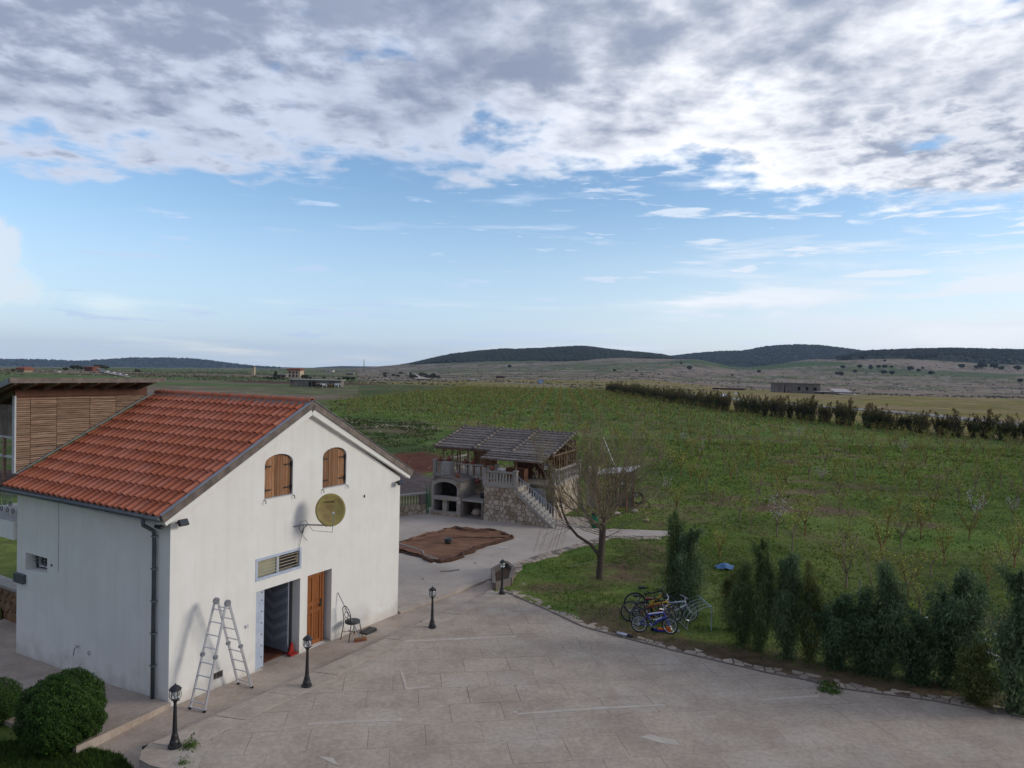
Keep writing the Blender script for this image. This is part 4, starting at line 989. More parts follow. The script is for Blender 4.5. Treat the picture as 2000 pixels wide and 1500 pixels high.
# ------------------------------------------------------------------ ladder
def ladder():
    zf = -.0
    FL, FR = Vector((-7.64, 17.06, -.01)), Vector((-7.22, 16.90, -.01)); BL, BR = Vector((-7.04, 18.55, -.05)), Vector((-6.60, 18.33, -.05))
    tc = (FL+FR+BL+BR)/4; ax = ((FR-FL).normalized()+(BR-BL).normalized()).normalized(); T = Vector((tc.x-.02, tc.y-.05, 2.42)); w = .19
    t = thing('ladder', 'folding aluminium multi-purpose ladder standing open against the white wall', 'ladder', (tc.x, tc.y, 0)); o = Vector((tc.x, tc.y, 0))
    for nm, (L_, R_) in (('a', (FL, FR)), ('b', (BL, BR))):
        top = [T-ax*w+((L_+R_)/2-T)*.045*Vector((1, 1, 0)).length*0+((L_+R_)/2-tc)*.06, T+ax*w+((L_+R_)/2-tc)*.06]
        for s, (f, tp) in enumerate(((L_, top[0]), (R_, top[1]))):
            d = (tp-f); n = ax
            mid_ = f+d*.5; wd_ = .028
            for (p, q, k) in ((f+d*.02, mid_, 1.0), (mid_, tp, .98)):
                e = (q-p).normalized(); u = e.cross(ax).normalized()*.03; v_ = ax*.013
                mb = MB(); vs = [p+u+v_, p+u-v_, p-u-v_, p-u+v_, q+u+v_, q+u-v_, q-u-v_, q-u+v_]
                mb.add([tuple(x-o) for x in vs], [(0, 1, 2, 3), (7, 6, 5, 4), (0, 4, 5, 1), (1, 5, 6, 2), (2, 6, 7, 3), (3, 7, 4, 0)]); mb.build('rail', 'alu', t)
            MB().tube([tuple(mid_-o-ax*.03), tuple(mid_-o+ax*.03)], .058, 10).build('hinge', 'galv', t)
            MB().tube([tuple(f-o-Vector((0, 0, -.045))), tuple(f-o+Vector((0, 0, -.0)))], .042, 8).build('foot', 'rubber', t)
        for i in range(8):
            k = .06+i*.125 if i < 4 else .10+i*.125
            k = [.07, .19, .31, .43, .57, .69, .81, .93][i]
            a = L_.lerp(top[0], k); b = R_.lerp(top[1], k); MB().tube([tuple(a-o), tuple(b-o)], .015, 6).build('rung', 'alu', t)
        MB().tube([tuple(L_-o+Vector((0, 0, .05))), tuple(R_-o+Vector((0, 0, .05)))], .02, 6).build('stabiliser', 'alu', t)
    for s in (-1, 1):
        c = T+ax*w*s-o; MB().tube([tuple(c-ax*.03), tuple(c+ax*.03)], .085, 14).build('hinge', 'galv', t)
ladder()

# ------------------------------------------------------------------ chair, broom, case, door wedge
def chair():
    x, y = h2w(6.0, -.42); t = thing('chair', 'black metal bistro chair with round seat beside the wooden door', 'chair', (x, y, float(Wz(y))), HTH+R(-100)); t.scale = (1.2, 1.2, 1.2)
    MB().lathe([(.19, .445), (.2, .46), (.195, .485), (.12, .50), (.0, .503)], 18).build('seat', 'chair_seat', t, True)
    MB().torus((0, 0, .44), .185, .011, 20, 6, Matrix.Rotation(PI/2, 3, 'X')).build('seat_ring', 'black_iron', t)
    for sx in (-1, 1):
        MB().tube([(sx*.13, .13, .44), (sx*.17, .2, .02)], .012, 6).build('leg', 'black_iron', t)
        MB().tube([(sx*.17, -.24, .0), (sx*.15, -.16, .44), (sx*.155, -.19, .72)], .012, 6).build('leg', 'black_iron', t)
    MB().tube([(.155*math.cos(a), -.19-.05*math.sin(a), .72+.2*math.sin(a)) for a in [PI*i/10 for i in range(11)]], .012, 6).build('back_frame', 'black_iron', t)
    b = MB().torus((0, -.2, .68), .075, .009, 14, 5).build('back_ring', 'black_iron', t)
    for sx in (-1, 1): MB().tube([(sx*.04, -.17, .46), (sx*.09, -.185, .56), (sx*.03, -.2, .62)], .007, 5).tube([(sx*.05, -.2, .74), (sx*.02, -.23, .86)], .007, 5).build('scroll', 'black_iron', b)
    MB().tube([(-.155, -.03, .2), (.155, -.03, .2)], .008, 5).tube([(-.16, .18, .2), (.16, -.2, .2)], .007, 5).tube([(.16, .18, .2), (-.16, -.2, .2)], .007, 5).build('stretcher', 'black_iron', t)
chair()
def broom():
    x, y = h2w(5.98, -.78); z = float(Wz(y)); tx, ty = h2w(5.75, -.02); t = thing('broom', 'broom with orange bristles leaning on the wall beside the bistro chair', 'broom', (x, y, z))
    top = Vector((tx-x, ty-y, 1.45)); MB().tube([(0, 0, .10), tuple(top)], .014, 6).build('handle', 'galv', t)
    h = MB(); R_ = Matrix.Rotation(HTH-.5, 4, 'Z'); h.box((-.19, -.035, .08), (.19, .035, .12), R_).build('head', 'log', t)
    mb = MB()
    for i in range(16):
        for j in range(3):
            p = R_ @ Vector((-.18+i*.024, -.03+j*.03, .08)); q = R_ @ Vector((-.20+i*.0265+random.uniform(-.01, .01), -.05+j*.05, .0)); mb.tube([tuple(p), tuple(q)], .009, 3, False)
    mb.build('bristles', 'broom_orange', t)
broom()
x, y = h2w(6.75, -.42); t = thing('case', 'flat black case lying on the walkway behind the bistro chair', 'case', (x, y, float(Wz(y))), HTH)
MB().box((-.24, -.16, 0), (.24, .16, .05)).build('body', 'chair_seat', t); MB().box((-.24, -.16, .053), (.24, .16, .068), Matrix.Rotation(R(-5), 4, 'Y')).build('lid', 'black_iron', t)
MB().tube([(.28, -.06, .04), (.33, -.05, .04), (.33, .05, .04), (.28, .06, .04)], .01, 5).build('handle', 'black_iron', t)
x, y = h2w(4.02, .12); t = thing('dustpan', 'red plastic long-handled dustpan just inside the open steel door', 'dustpan', (x, y, -.1), HTH)
MB().prism([(-.17, -.14), (.12, -.14), (.09, .1), (-.12, .1)], 0, .05).prism([(-.12, 0), (.1, 0), (.02, .34), (-.02, .34)], -.02, .03, lambda x, z, h: (x, h, z)).build('pan', 'red_plastic', t)
# drain slot in the walkway
P = [hit(px, py, lambda x, y: .01) for px, py in ((278, 1466), (323, 1448), (321, 1443), (277, 1459))]
t = thing('drain', 'dark slotted drain beside the kerb of the nearest lamp', 'drain', (P[0].x, P[0].y, 0))
MB().prism([(p.x-P[0].x, p.y-P[0].y) for p in P], -.01, .008).build('channel', 'dark_open', t)

# ------------------------------------------------------------------ leaf masses
def leaves(name, C_, N_, size, cols, m, parent=None, asp=.5, up=0., seed=1, jit=.6):
    """small leaf faces at points C_ roughly facing N_"""
    r = np.random.RandomState(seed); n = len(C_); C_ = np.asarray(C_, float); N_ = np.asarray(N_, float)+r.randn(n, 3)*jit; N_ /= np.linalg.norm(N_, axis=1)[:, None]+1e-9
    a = r.randn(n, 3); a[:, 2] += up; t = a-(a*N_).sum(1)[:, None]*N_; t /= np.linalg.norm(t, axis=1)[:, None]+1e-9; b = np.cross(N_, t)
    s = (np.asarray(size)*(.6+.8*r.rand(n)))[:, None]; V = np.stack([C_-t*s-b*s*asp*.15, C_-b*s*asp, C_+t*s, C_+b*s*asp], 1).reshape(-1, 3)
    F = np.arange(n*4).reshape(n, 4); c = np.repeat(cols, 4, 0) if cols is not None else None
    return meshobj(name, npmesh(name, V, F, c), m, parent)
def palette(n, a, b, seed=1, var=.25):
    r = np.random.RandomState(seed); k = r.rand(n)[:, None]; c = np.array(a)*(1-k)+np.array(b)*k; return c*(1+var*(r.rand(n)-.5))[:, None]
def bush(loc, rad, n, label, hz_=.95, name='topiary_bush', a=(.02, .06, .008), b=(.075, .15, .022), seed=1, group=None):
    t = thing(name, label, 'bush', loc, 0, group); r = np.random.RandomState(seed)
    d = r.randn(n, 3); d /= np.linalg.norm(d, axis=1)[:, None]; k = 1-.16*r.rand(n)**1.5
    k = np.where(r.rand(n) < .012, k*(1+.10*r.rand(n)), k); lump = fbm(d[:, 0]*4+9, d[:, 1]*4+d[:, 2]*3, 5)-.5; fl = (fbm(d[:, 0]*11+9, d[:, 1]*11+d[:, 2]*9, 7)-.5)
    rr = rad*(k+lump*.30+fl*.16); P = d*rr[:, None]*np.array([1, 1, hz_]); P[:, 2] += rad*hz_*.98; keep = P[:, 2] > .04; P = P[keep]; d = d[keep]
    leaves('crown', P, d*1.1+np.array([0, 0, .4]), .024*(rad/.95)**.5, palette(len(P), a, b, seed, .5), 'leafcol', t, .5, .8, seed)
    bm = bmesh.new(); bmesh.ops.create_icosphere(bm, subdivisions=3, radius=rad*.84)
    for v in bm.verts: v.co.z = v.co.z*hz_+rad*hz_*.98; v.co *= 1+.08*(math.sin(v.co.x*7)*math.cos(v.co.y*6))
    me = bpy.data.meshes.new('shade_core'); bm.to_mesh(me); bm.free(); meshobj('shade_core', me, 'core_dark', t)  # solid core, coloured dark to stand for the shaded inside of the crown
    MB().tube([(0, 0, -.1), (0, 0, .5)], .07, 7).build('trunk', 'bark', t)
bush((-9.58, 15.2, -.02), .85, 44000, 'round clipped dark green bush in front of the shaded house wall', .97)
bush((-12.0, 16.5, -.2), .58, 14000, 'small green bush at the left edge behind the round clipped bush', .9, seed=4)
p = (-10.7, 14.9, 0)
t = thing('stick', 'thin pale stick poking up between the two bushes', 'stick', (-11.0, 14.95, 0)); MB().tube([(-.08, 0, 0), (.06, 0, .55)], .012, 5).build('rod', 'litter', t)

# grass
def grass(name, X, Y, Z, h, n_bl, w, a, b, label, seed=1):
    r = np.random.RandomState(seed); n = len(X); m = n*n_bl; bx = np.repeat(X, n_bl); by = np.repeat(Y, n_bl); bz = np.repeat(Z, n_bl); hh = np.repeat(h, n_bl)*(.5+.7*r.rand(m))
    ang = r.rand(m)*2*PI; lean = (r.rand(m)*.7)*hh; sp = hh*.35
    cx = bx+np.cos(ang)*sp*r.rand(m); cy = by+np.sin(ang)*sp*r.rand(m); pa = r.rand(m)*PI; ww = w*hh
    V = np.stack([np.stack([cx-np.cos(pa)*ww, cy-np.sin(pa)*ww, bz-.01], 1), np.stack([cx+np.cos(pa)*ww, cy+np.sin(pa)*ww, bz-.01], 1), np.stack([cx+np.cos(ang)*lean, cy+np.sin(ang)*lean, bz+hh], 1)], 1).reshape(-1, 3)
    c = np.array(a)[None]*(1-r.rand(n)[:, None])+np.array(b)[None]*r.rand(n)[:, None]; k = (fbm(X/1.7, Y/1.7, 6)+.5)[:, None]; c = np.repeat(np.repeat(c*k, n_bl, 0), 3, 0)
    return tag(meshobj(name, npmesh(name, V, np.arange(m*3).reshape(-1, 3), c), 'leafcol'), label, 'grass', None, 'stuff')
r = np.random.RandomState(5)
x = r.uniform(-1, 14, 60000); y = r.uniform(17, 37.6, 60000)
ok = ~inpoly(x, y, COURT) & ~inpoly(x, y, PATIO) & ~inpoly(x, y, WALK); ex = np.interp(y, [17, 20, 23, 27, 31.4, 37.4], [13, 6.8, 2.9, .4, .5, 5.6]); ok &= x > ex+.15
n1 = fbm(x/1.1, y/1.1, 4, 3); bare_ = np.hypot((x-4.9)/1.3, (y-29.9)/1.6); dens = np.clip((n1-.25)*2.2, 0.1, 1)*np.clip(bare_*.7-.1, .1, 1)
rim = np.clip((y-np.interp(x, [2.5, 4.5, 7.3, 10.9, 13], [23.6, 21.9, 20.0, 18.3, 17.2]))/2.6, .12, 1); dens *= np.where((y < 27), rim, 1)
ok &= r.rand(len(x)) < dens; x, y = x[ok], y[ok]
grass('lawn_grass', x, y, Tz(x, y), .035+.06*r.rand(len(x)), 5, .10, (.062, .145, .018), (.12, .185, .034), 'short green grass of the lawn round the bare tree')
n = 120000; D = np.where(r.rand(n) < .62, 24+r.rand(n)**1.1*66, 85+r.rand(n)*240); u = r.uniform(-.28, .80, n); x = u*D; y = D
LL = np.interp(y, [24, 36, 40, 70, 95, 112, 120, 165, 310], [11, 8, 4, -4, -9, -14, -30, -43, -24]); hx = np.interp(y, [0, 60, 102, 172, 300], [70, 74, 73, 52, 44])
n1 = fbm(x/3.5, y/3.5, 1); ok = (x > LL) & (x < hx) & ~inpoly(x, y, PATIO) & (n1 < .63+.2*r.rand(n)) & ~((y < 37) & (x < 9))
x, y = x[ok], y[ok]; k = np.clip(y/45, .8, 4)
grass('orchard_grass', x, y, Tz(x, y), (.04+.11*r.rand(len(x))*fbm(x/2, y/2, 9)*1.6)*k, 5, .22, (.12, .20, .032), (.20, .25, .05), 'rough green grass between the orchard saplings')
n = 26000; D = 44+r.rand(n)*90; x = r.uniform(-.42, .12, n)*D; y = D; LL = np.interp(y, [40, 70, 95, 112, 120, 165], [4, -4, -9, -14, -30, -43]); d1 = np.hypot((x+9.6)/4.2, (y-63)/8.5); d2 = np.hypot((x+9)/5.5, (y-53)/6); n1 = fbm(x/3, y/3, 33); ok = (x < LL) & (d1 > 1.1) & (d2 > 1.05) & (n1 > .42) & ((y > 50) | (x < -9)); x, y = x[ok], y[ok]
grass('rough_grass', x, y, Tz(x, y), (.05+.12*r.rand(len(x)))*np.clip(y/60, .8, 2.5), 5, .25, (.05, .085, .022), (.11, .13, .04), 'rough dark grass on the slope between the orchard and the house')
n = 9000; x = r.uniform(-26, -9, n); y = r.uniform(12, 28, n); a_, b_ = w2h(x, y); ok = (a_ < -2.7) & ~inpoly(x, y, WALK)&(b_<5); x, y = x[ok], y[ok]
grass('corner_grass', x, y, Tz(x, y), .05+.07*r.rand(len(x)), 6, .1, (.03, .07, .01), (.06, .11, .02), 'dark short grass below the round clipped bush')
x = r.uniform(-10.5, -7.0, 9000); y = r.uniform(12.5, 15.3, 9000); ok = (y < 14.75-(x+9.3)*.42+.12*np.sin(x*5)) & ~inpoly(x, y, COURT); x, y = x[ok], y[ok]
# foreground lawn: a low bank of turf over the walkway corner
FG = [(-14, 12), (-12, 14.9), (-10.4, 15.5), (-9.5, 15.35), (-8.9, 15.15), (-8.2, 14.95), (-7.68, 14.5), (-7.35, 14.0), (-7.0, 13.3), (-6.9, 11)]
tag(MB().prism(FG, -.35, .035).build('foreground_lawn', mat('turf', (.05, .085, .018), .95, (.03, .05, .012), 3, .9, .02, 20)), kind='structure')
x = r.uniform(-14, -7.3, 30000); y = r.uniform(11.5, 15.5, 30000); ok = inpoly(x, y, FG); x, y = x[ok], y[ok]
grass('foreground_grass', x, y, x*0+.03, .04+.06*r.rand(len(x)), 6, .1, (.035, .08, .012), (.08, .13, .025), 'mown grass at the bottom left corner')
# weeds at the kerb
def weed(px, py, label, s=1., n=90, seed=1):
    p = hit(px, py, lambda x, y: Cz(y)); t = thing('weed', label, 'weed', p); r = np.random.RandomState(seed)
    P = r.randn(n, 3)*np.array([.10, .10, .05])*s; P[:, 2] = np.abs(P[:, 2])+.03
    leaves('leaves', P, np.array([[0, 0, 1.]]*n), .035*s, palette(n, (.05, .11, .015), (.12, .19, .04), seed), 'leafcol', t, .4, .5, seed)
    mb = MB()
    for i in range(7): a = r.rand()*6.3; mb.tube([(0, 0, 0), (math.cos(a)*.1*s, math.sin(a)*.1*s, .1*s)], .004, 3)
    mb.build('stems', 'bud', t)
weed(372, 1458, 'small green weed in the crack beside the nearest lamp', 1.0, 160, 2); weed(358, 1492, 'small leafy weed at the bottom edge below the nearest lamp', .7, 90, 3); weed(1618, 1349, 'green tuft growing between the border stones', 1.5, 260, 4)

# ------------------------------------------------------------------ bare lawn tree
def bare_tree():
    base = hit(1172, 1130); t = thing('bare_tree', 'leafless tree with a low side limb standing on the lawn', 'tree', base); rr = random.Random(12)
    tr = MB(); tr.tube([(0, 0, -.1), (-.02, 0, .05), (-.01, 0, .5), (.02, .02, 1.1), (.05, .0, 1.8), (.06, .02, 2.3), (.02, .03, 2.75)], [.21, .165, .145, .14, .14, .15, .09], 10)
    tr.tube([(.0, 0, .78), (-.12, -.02, 1.05), (-.45, -.05, 1.45), (-1.0, -.1, 1.8), (-1.4, -.1, 2.25), (-1.65, -.05, 2.8), (-1.78, 0, 3.4)], [.10, .075, .065, .058, .05, .04, .028], 8)
    tr.build('trunk', 'bark', t, True)
    twigs = MB(); cnt = [0]; tips = []
    def grow(p, d, L, r0, lvl, br):
        n = 5 if lvl < 2 else 4; pts = [p]; rs = [r0]; q = p.copy(); dd = d.copy()
        for i in range(n):
            dd = (dd+Vector((rr.gauss(0, .11), rr.gauss(0, .11), (.09, .06, .03, 0)[lvl]))).normalized(); q = q+dd*L/n; pts.append(q.copy()); rs.append(max(r0*(1-.7*(i+1)/n), .0062))
        br.tube(pts, rs, 6 if lvl == 0 else (4 if lvl == 1 else 3), lvl < 2)
        if lvl >= 3: tips.append(pts[-1]); tips.append(pts[-2]); return
        k = (6, 4, 2)[lvl]+rr.randint(0, 1)
        for j in range(k):
            f = rr.uniform(.25, .98); i = min(int(f*n), n-1); o = pts[i].lerp(pts[i+1], f*n-i); e = (pts[i+1]-pts[i]).normalized()
            s = Vector((rr.gauss(0, 1), rr.gauss(0, 1), rr.gauss(.25, .6))); s = (s-e*s.dot(e)).normalized(); nd = (e*rr.uniform(.8, 1.3)+s*rr.uniform(.45, .9)).normalized()
            grow(o, nd, L*rr.uniform(.38, .62), rs[i]*.55, lvl+1, br)
    knot = Vector((.04, .02, 2.5))
    for i in range(20):
        a = i*2.4+rr.uniform(-.3, .3); el = (12, 30, 42, 52, 60, 68, 76)[i % 7]+rr.uniform(-5, 5); d = Vector((math.cos(a)*math.cos(R(el)), math.sin(a)*math.cos(R(el)), math.sin(R(el))))
        b = MB(); grow(knot+Vector((d.x*.1, d.y*.1, rr.uniform(-.5, .25))), d, rr.uniform(2.2, 3.2), rr.uniform(.034, .056), 0, b); b.build('limb', 'bark_green', t)
    for i in range(9):
        a = rr.uniform(0, 6.3); d = Vector((math.cos(a), math.sin(a), rr.uniform(-.1, .35))).normalized(); b = MB(); grow(Vector((.03, 0, rr.uniform(1.4, 2.3))), d, rr.uniform(1.1, 2.0), .018, 1, b); b.build('limb', 'bark_green', t)
    for i in range(6):
        a = rr.uniform(2.2, 4.2); d = Vector((math.cos(a)*.5, math.sin(a)*.5, .85)).normalized(); b = MB(); grow(Vector((-1.6-.1*rr.random(), -.05, rr.uniform(2.3, 3.2))), d, rr.uniform(1.2, 2.1), .026, 0 if i < 3 else 1, b); b.build('limb', 'bark_green', t)
    for i in range(12):
        x0 = rr.uniform(-2.6, -1.4); b = MB(); z0 = rr.uniform(1.6, 2.4); pts = [Vector((-1.3, -.1, 2.1)), Vector(((-1.3+x0)/2-.1, rr.uniform(-.4, .4), z0+.25))]
        for k in range(5): pts.append(Vector((x0-.07*k, pts[1].y+rr.gauss(0, .05), z0-.25*k)))
        b.tube(pts, [.012, .009, .007, .006, .005, .004, .003], 3, False); b.build('hanging_twig', 'bark_green', t)
    n = len(tips); P = np.array([tuple(p) for p in tips])+np.random.RandomState(1).randn(n, 3)*.02; leaves('buds', P, np.random.RandomState(2).randn(n, 3), .022, None, 'bud', t, .5)
    print('tips', n)
bare_tree()
t = thing('rope', 'pale guy rope tied from the leafless tree to the lawn', 'rope', hit(1108, 1108)); q = hit(1172, 1130); d = q-t.location
MB().tube([(0, 0, .01), (d.x-.15, d.y, d.z+.75)], .006, 4).build('line', 'litter', t)
t = thing('rope', 'short pale rope hanging down the left side of the leafless tree trunk', 'rope', hit(1155, 1110)); d = q-t.location
MB().tube([(0, 0, .01), (d.x-.16, d.y, d.z+.62)], .006, 4).build('line', 'litter', t)

# ------------------------------------------------------------------ cypress screen
def cypress_mesh(H, rad, n, seed):
    r = np.random.RandomState(seed); nb = 46; P = []; Nn = []; sp = [(0, 0, H*1.0)]+[(r.uniform(-.45, .45)*rad, r.uniform(-.45, .45)*rad, H*r.uniform(.62, .9)) for _ in range(2+seed % 3)]
    for i in range(nb):
        sx, sy, sh = sp[r.randint(len(sp))]; h0 = sh*r.uniform(.0, .9); a = r.uniform(0, 6.283); k = 1-h0/sh; L = rad*(.35+1.0*k**.8)*r.uniform(.7, 1.25); el = r.uniform(.9, 1.35)
        m = int(n/nb); t = r.rand(m)**.8; q = np.array([np.cos(a)*np.cos(el), np.sin(a)*np.cos(el), np.sin(el)]); w = .15*(1-.35*t)*(.5+.6*k)
        base = np.array([sx*h0/sh, sy*h0/sh, h0]); pts = base+q*L*t[:, None]*1.15+r.randn(m, 3)*w[:, None]; pts[:, 2] += .10*(t**2)*L; P.append(pts); Nn.append(np.tile(np.array([np.cos(a), np.sin(a), .3]), (m, 1)))
    for sx, sy, sh in sp:
        m = n//10; t = r.rand(m); pts = np.stack([sx*t, sy*t, sh*t], 1)+r.randn(m, 3)*(.13*rad*(1.02-t)+.015)[:, None]; P.append(pts); Nn.append(r.randn(m, 3))
    P = np.concatenate(P); P[:, 2] = np.maximum(P[:, 2], .03); return P, np.concatenate(Nn)
CY = []
for i, (rad, H) in enumerate(((.72, 2.7), (.62, 2.6), (.85, 2.5), (.55, 2.3))):
    P, Nn = cypress_mesh(H, rad, 16000, i+3)
    n = len(P); s = .030*(1+.5*np.random.RandomState(i).rand(n))
    crown = leaves('crown', P, Nn, s, palette(n, ((.055, .10, .045), (.065, .11, .038), (.050, .095, .045), (.08, .11, .03))[i], ((.15, .22, .10), (.16, .22, .08), (.13, .20, .09), (.20, .22, .07))[i], i, .7), 'leafcol', None, .30, 2.6, i+1)
    trunk = MB().tube([(0, 0, -.15), (.01, 0, H*.4), (0, .01, H*.9)], [.05, .035, .01], 6).build('trunk', 'bark', None)
    CY.append((crown.data, trunk.data)); bpy.data.objects.remove(crown); bpy.data.objects.remove(trunk)
cy = [  # px, py of the base, height scale, width scale, prototype, label
 (1312, 1196, 1.18, .72, 1, 'tall dark cypress behind the bicycles, left one of the pair'), (1345, 1205, .98, .9, 0, 'dark green cypress behind the bicycle rack, right one of the pair'),
 (1432, 1232, .72, .75, 3, 'low bushy cypress just right of the bicycle rack'), (1452, 1262, .86, .75, 1, 'slim cypress, second to the right of the bicycle rack'), (1482, 1272, 1.12, .7, 1, 'tall narrow cypress standing out above the screen, below the blue cloth'),
 (1538, 1284, .98, .85, 0, 'blue-green cypress in the middle left of the screen'), (1580, 1292, 1.03, .62, 3, 'narrow yellow-green cypress beside a gap in the screen'), (1632, 1303, .66, .9, 2, 'low ragged cypress with white flowers behind it'),
 (1690, 1312, .72, 1.0, 2, 'low dark cypress left of the leaning pale pole'), (1728, 1322, 1.0, .88, 0, 'dark cypress crossed by the leaning pale pole'), (1790, 1334, .62, .95, 2, 'short cypress in front of the forked yellow sapling'),
 (1862, 1340, 1.0, 1.12, 2, 'broad dark cypress near the right edge, left of the rubbish heap'), (1905, 1372, .55, .9, 3, 'low cypress in front of the rubbish heap'), (1985, 1392, 1.12, 1.05, 0, 'large dark cypress cut by the right edge of the photo')]
for k, (px, py, sh, sw_, pr, lb) in enumerate(cy):
    p = hit(px, py); t = thing('cypress', lb, 'cypress', p, k*1.3, 'cypress screen beside the courtyard')
    for me, nm, mm in ((CY[pr][0], 'crown', None), (CY[pr][1], 'trunk', None)):
        o = meshobj(nm, me, mm, t); o.scale = (sw_*1.3, sw_*1.3, sh*1.17)
def pole(name, label, a, b, r, m='alu'):
    t = thing(name, label, 'pole', a); d = Vector(b)-Vector(a); MB().tube([(0, 0, -.1), tuple(d)], r, 6).build('shaft', m, t)
g = hit(1733, 1290); pole('pole', 'thin pale pole leaning out of the cypress screen', g, at(1690, 1075, g.y+.3), .018, 'bark_green')
g = hit(1674, 1255); pole('pole', 'thin upright grey stake in the cypress screen', g, at(1680, 1130, g.y), .016, 'galv')

# ------------------------------------------------------------------ orchard saplings
def sapling(seed, kind):
    rr = random.Random(seed); tr = MB(); H = rr.uniform(.45, .65); tr.tube([(0, 0, -.1), (rr.gauss(0, .02), 0, H*.6), (rr.gauss(0, .04), rr.gauss(0, .04), H)], [.045, .038, .032], 5); tips = []
    p0 = Vector(tr.v[-1])*0+Vector((0, 0, H))
    for i in range(rr.randint(4, 6)):
        a = i*1.3+rr.random(); el = rr.uniform(.9, 1.25); d = Vector((math.cos(a)*math.cos(el), math.sin(a)*math.cos(el), math.sin(el))); L = rr.uniform(.8, 1.35); pts = [p0-Vector((0, 0, rr.uniform(0, .15)))]; q = pts[0].copy()
        for s in range(4): d = (d+Vector((rr.gauss(0, .08), rr.gauss(0, .08), .10))).normalized(); q = q+d*L/4; pts.append(q.copy())
        tr.tube(pts, [.026, .021, .016, .012, .008], 3, False); tips += pts[2:]
        for s in range(5):
            f = rr.uniform(1, 3.9); o = pts[int(f)].lerp(pts[int(f)+1], f-int(f)); e = Vector((rr.gauss(0, 1), rr.gauss(0, 1), 1.1)).normalized(); o2 = o+e*rr.uniform(.2, .45); tr.tube([o, o2], [.011, .006], 3, False); tips += [o2, o.lerp(o2, .5)]
    n = 230 if kind == 0 else 130; r = np.random.RandomState(seed); T = np.array([tuple(x) for x in tips]); P = T[r.randint(0, len(T), n)]+r.randn(n, 3)*.08
    return tr, P
SP = []
for i in range(5):
    kind = 1 if i == 4 else 0; tr, P = sapling(20+i, kind)
    a = tr.build('trunk', 'bark_orange' if i % 2 else 'bark_green', None); b = leaves('foliage', P, np.random.RandomState(i).randn(len(P), 3), .043 if kind == 0 else .042, None, 'blossom' if kind else 'bud', None, .5)
    SP.append((a.data, b.data)); bpy.data.objects.remove(a); bpy.data.objects.remove(b)
posn = [(1406, 1090), (1517, 1050), (1646, 1081), (1661, 1027), (1722, 1093), (1733, 1039), (1799, 1052), (1817, 1129), (1893, 1054), (1796, 1210), (1547, 1078), (1467, 1042), (1572, 1046), (1958, 1130), (1990, 1084), (1930, 1150), (1652, 1150)]
pts_ = [hit(*p) for p in posn]; pts_ = [(p.x, p.y) for p in pts_]
def orchard_ok(x, y):
    L_ = np.interp(y, [24, 36, 42, 70, 95, 112, 120, 165, 310], [11.5, 10, 8.5, -2, -8, -13, -28, -40, -22]); hx = np.interp(y, [0, 60, 102, 172, 300], [66, 70, 69, 49, 41]); return L_ < x < hx and y < 318
rr = random.Random(3); ang = R(-4)
for i in range(-25, 40):
    for j in range(8, 110):
        x0, y0 = i*3.6+rr.gauss(0, .35), j*2.9+rr.gauss(0, .4); x = x0*math.cos(ang)-y0*math.sin(ang)-4; y = x0*math.sin(ang)+y0*math.cos(ang)
        if y < 26 or not orchard_ok(x, y) or abs(x) > y*.76+3 or rr.random() < .1: continue
        if min((x-a)**2+(y-b)**2 for a, b in pts_[:17]) < 5: continue
        if y < 42 and x < 10: continue
        pts_.append((x, y))
pts_.sort(key=lambda p: p[1]); 
for k, (x, y) in enumerate(pts_[:300]):
    pr = rr.choice((0, 1, 2, 3)*6+(4,)); s = rr.uniform(.75, 1.15); z = float(Tz(x, y))
    t = thing('sapling', ('young orchard fruit tree with yellow-green buds on grey-green stems', 'young orchard fruit tree with yellow-green buds on orange-brown stems', 'small forked orchard tree with grey-green bark and yellow buds', 'small forked orchard tree with orange-brown bark and yellow buds', 'young fruit tree in white blossom in the orchard')[pr], 'sapling', (x, y, z), rr.uniform(0, 6.3), ('grey-green stemmed saplings', 'orange-brown stemmed saplings', 'forked grey-green saplings', 'forked orange-brown saplings', 'blossoming orchard saplings')[pr])
    t.scale = (s, s, s*rr.uniform(.9, 1.15)); meshobj('trunk', SP[pr][0], None, t); meshobj('foliage', SP[pr][1], None, t)
rest = pts_[300:]; print('saplings', len(pts_)); V = []; F = []; Lp = []
mb = MB()
for x, y in rest:
    z = float(Tz(x, y)); h = rr.uniform(1.3, 2.1); w = .010+y*.00006
    mb.tube([(x, y, z-.05), (x+rr.gauss(0, .05), y, z+h*.45), (x+rr.gauss(0, .15), y, z+h*.9)], [w*2, w*1.5, w], 3, False)
    for b in range(3): a = rr.uniform(0, 6.3); mb.tube([(x, y, z+h*.35), (x+math.cos(a)*.4, y+math.sin(a)*.4, z+h*rr.uniform(.75, 1))], [w*1.2, w*.6], 3, False)
    for q in range(15): Lp.append((x+rr.gauss(0, .3), y+rr.gauss(0, .3), z+h*rr.uniform(.35, 1.05)))
tag(mb.build('far_sapling_trunks', 'bark_orange', None, fix=False), 'thin trunks of the far orchard rows', 'orchard', None, 'stuff')
Lp = np.array(Lp); leaves('far_sapling_buds', Lp, np.random.RandomState(4).randn(len(Lp), 3), .04+Lp[:, 1]*.00025, None, 'bud', None, .55); tag(bpy.data.objects['far_sapling_buds'], 'yellow-green buds of the far orchard rows', 'orchard', None, 'stuff')

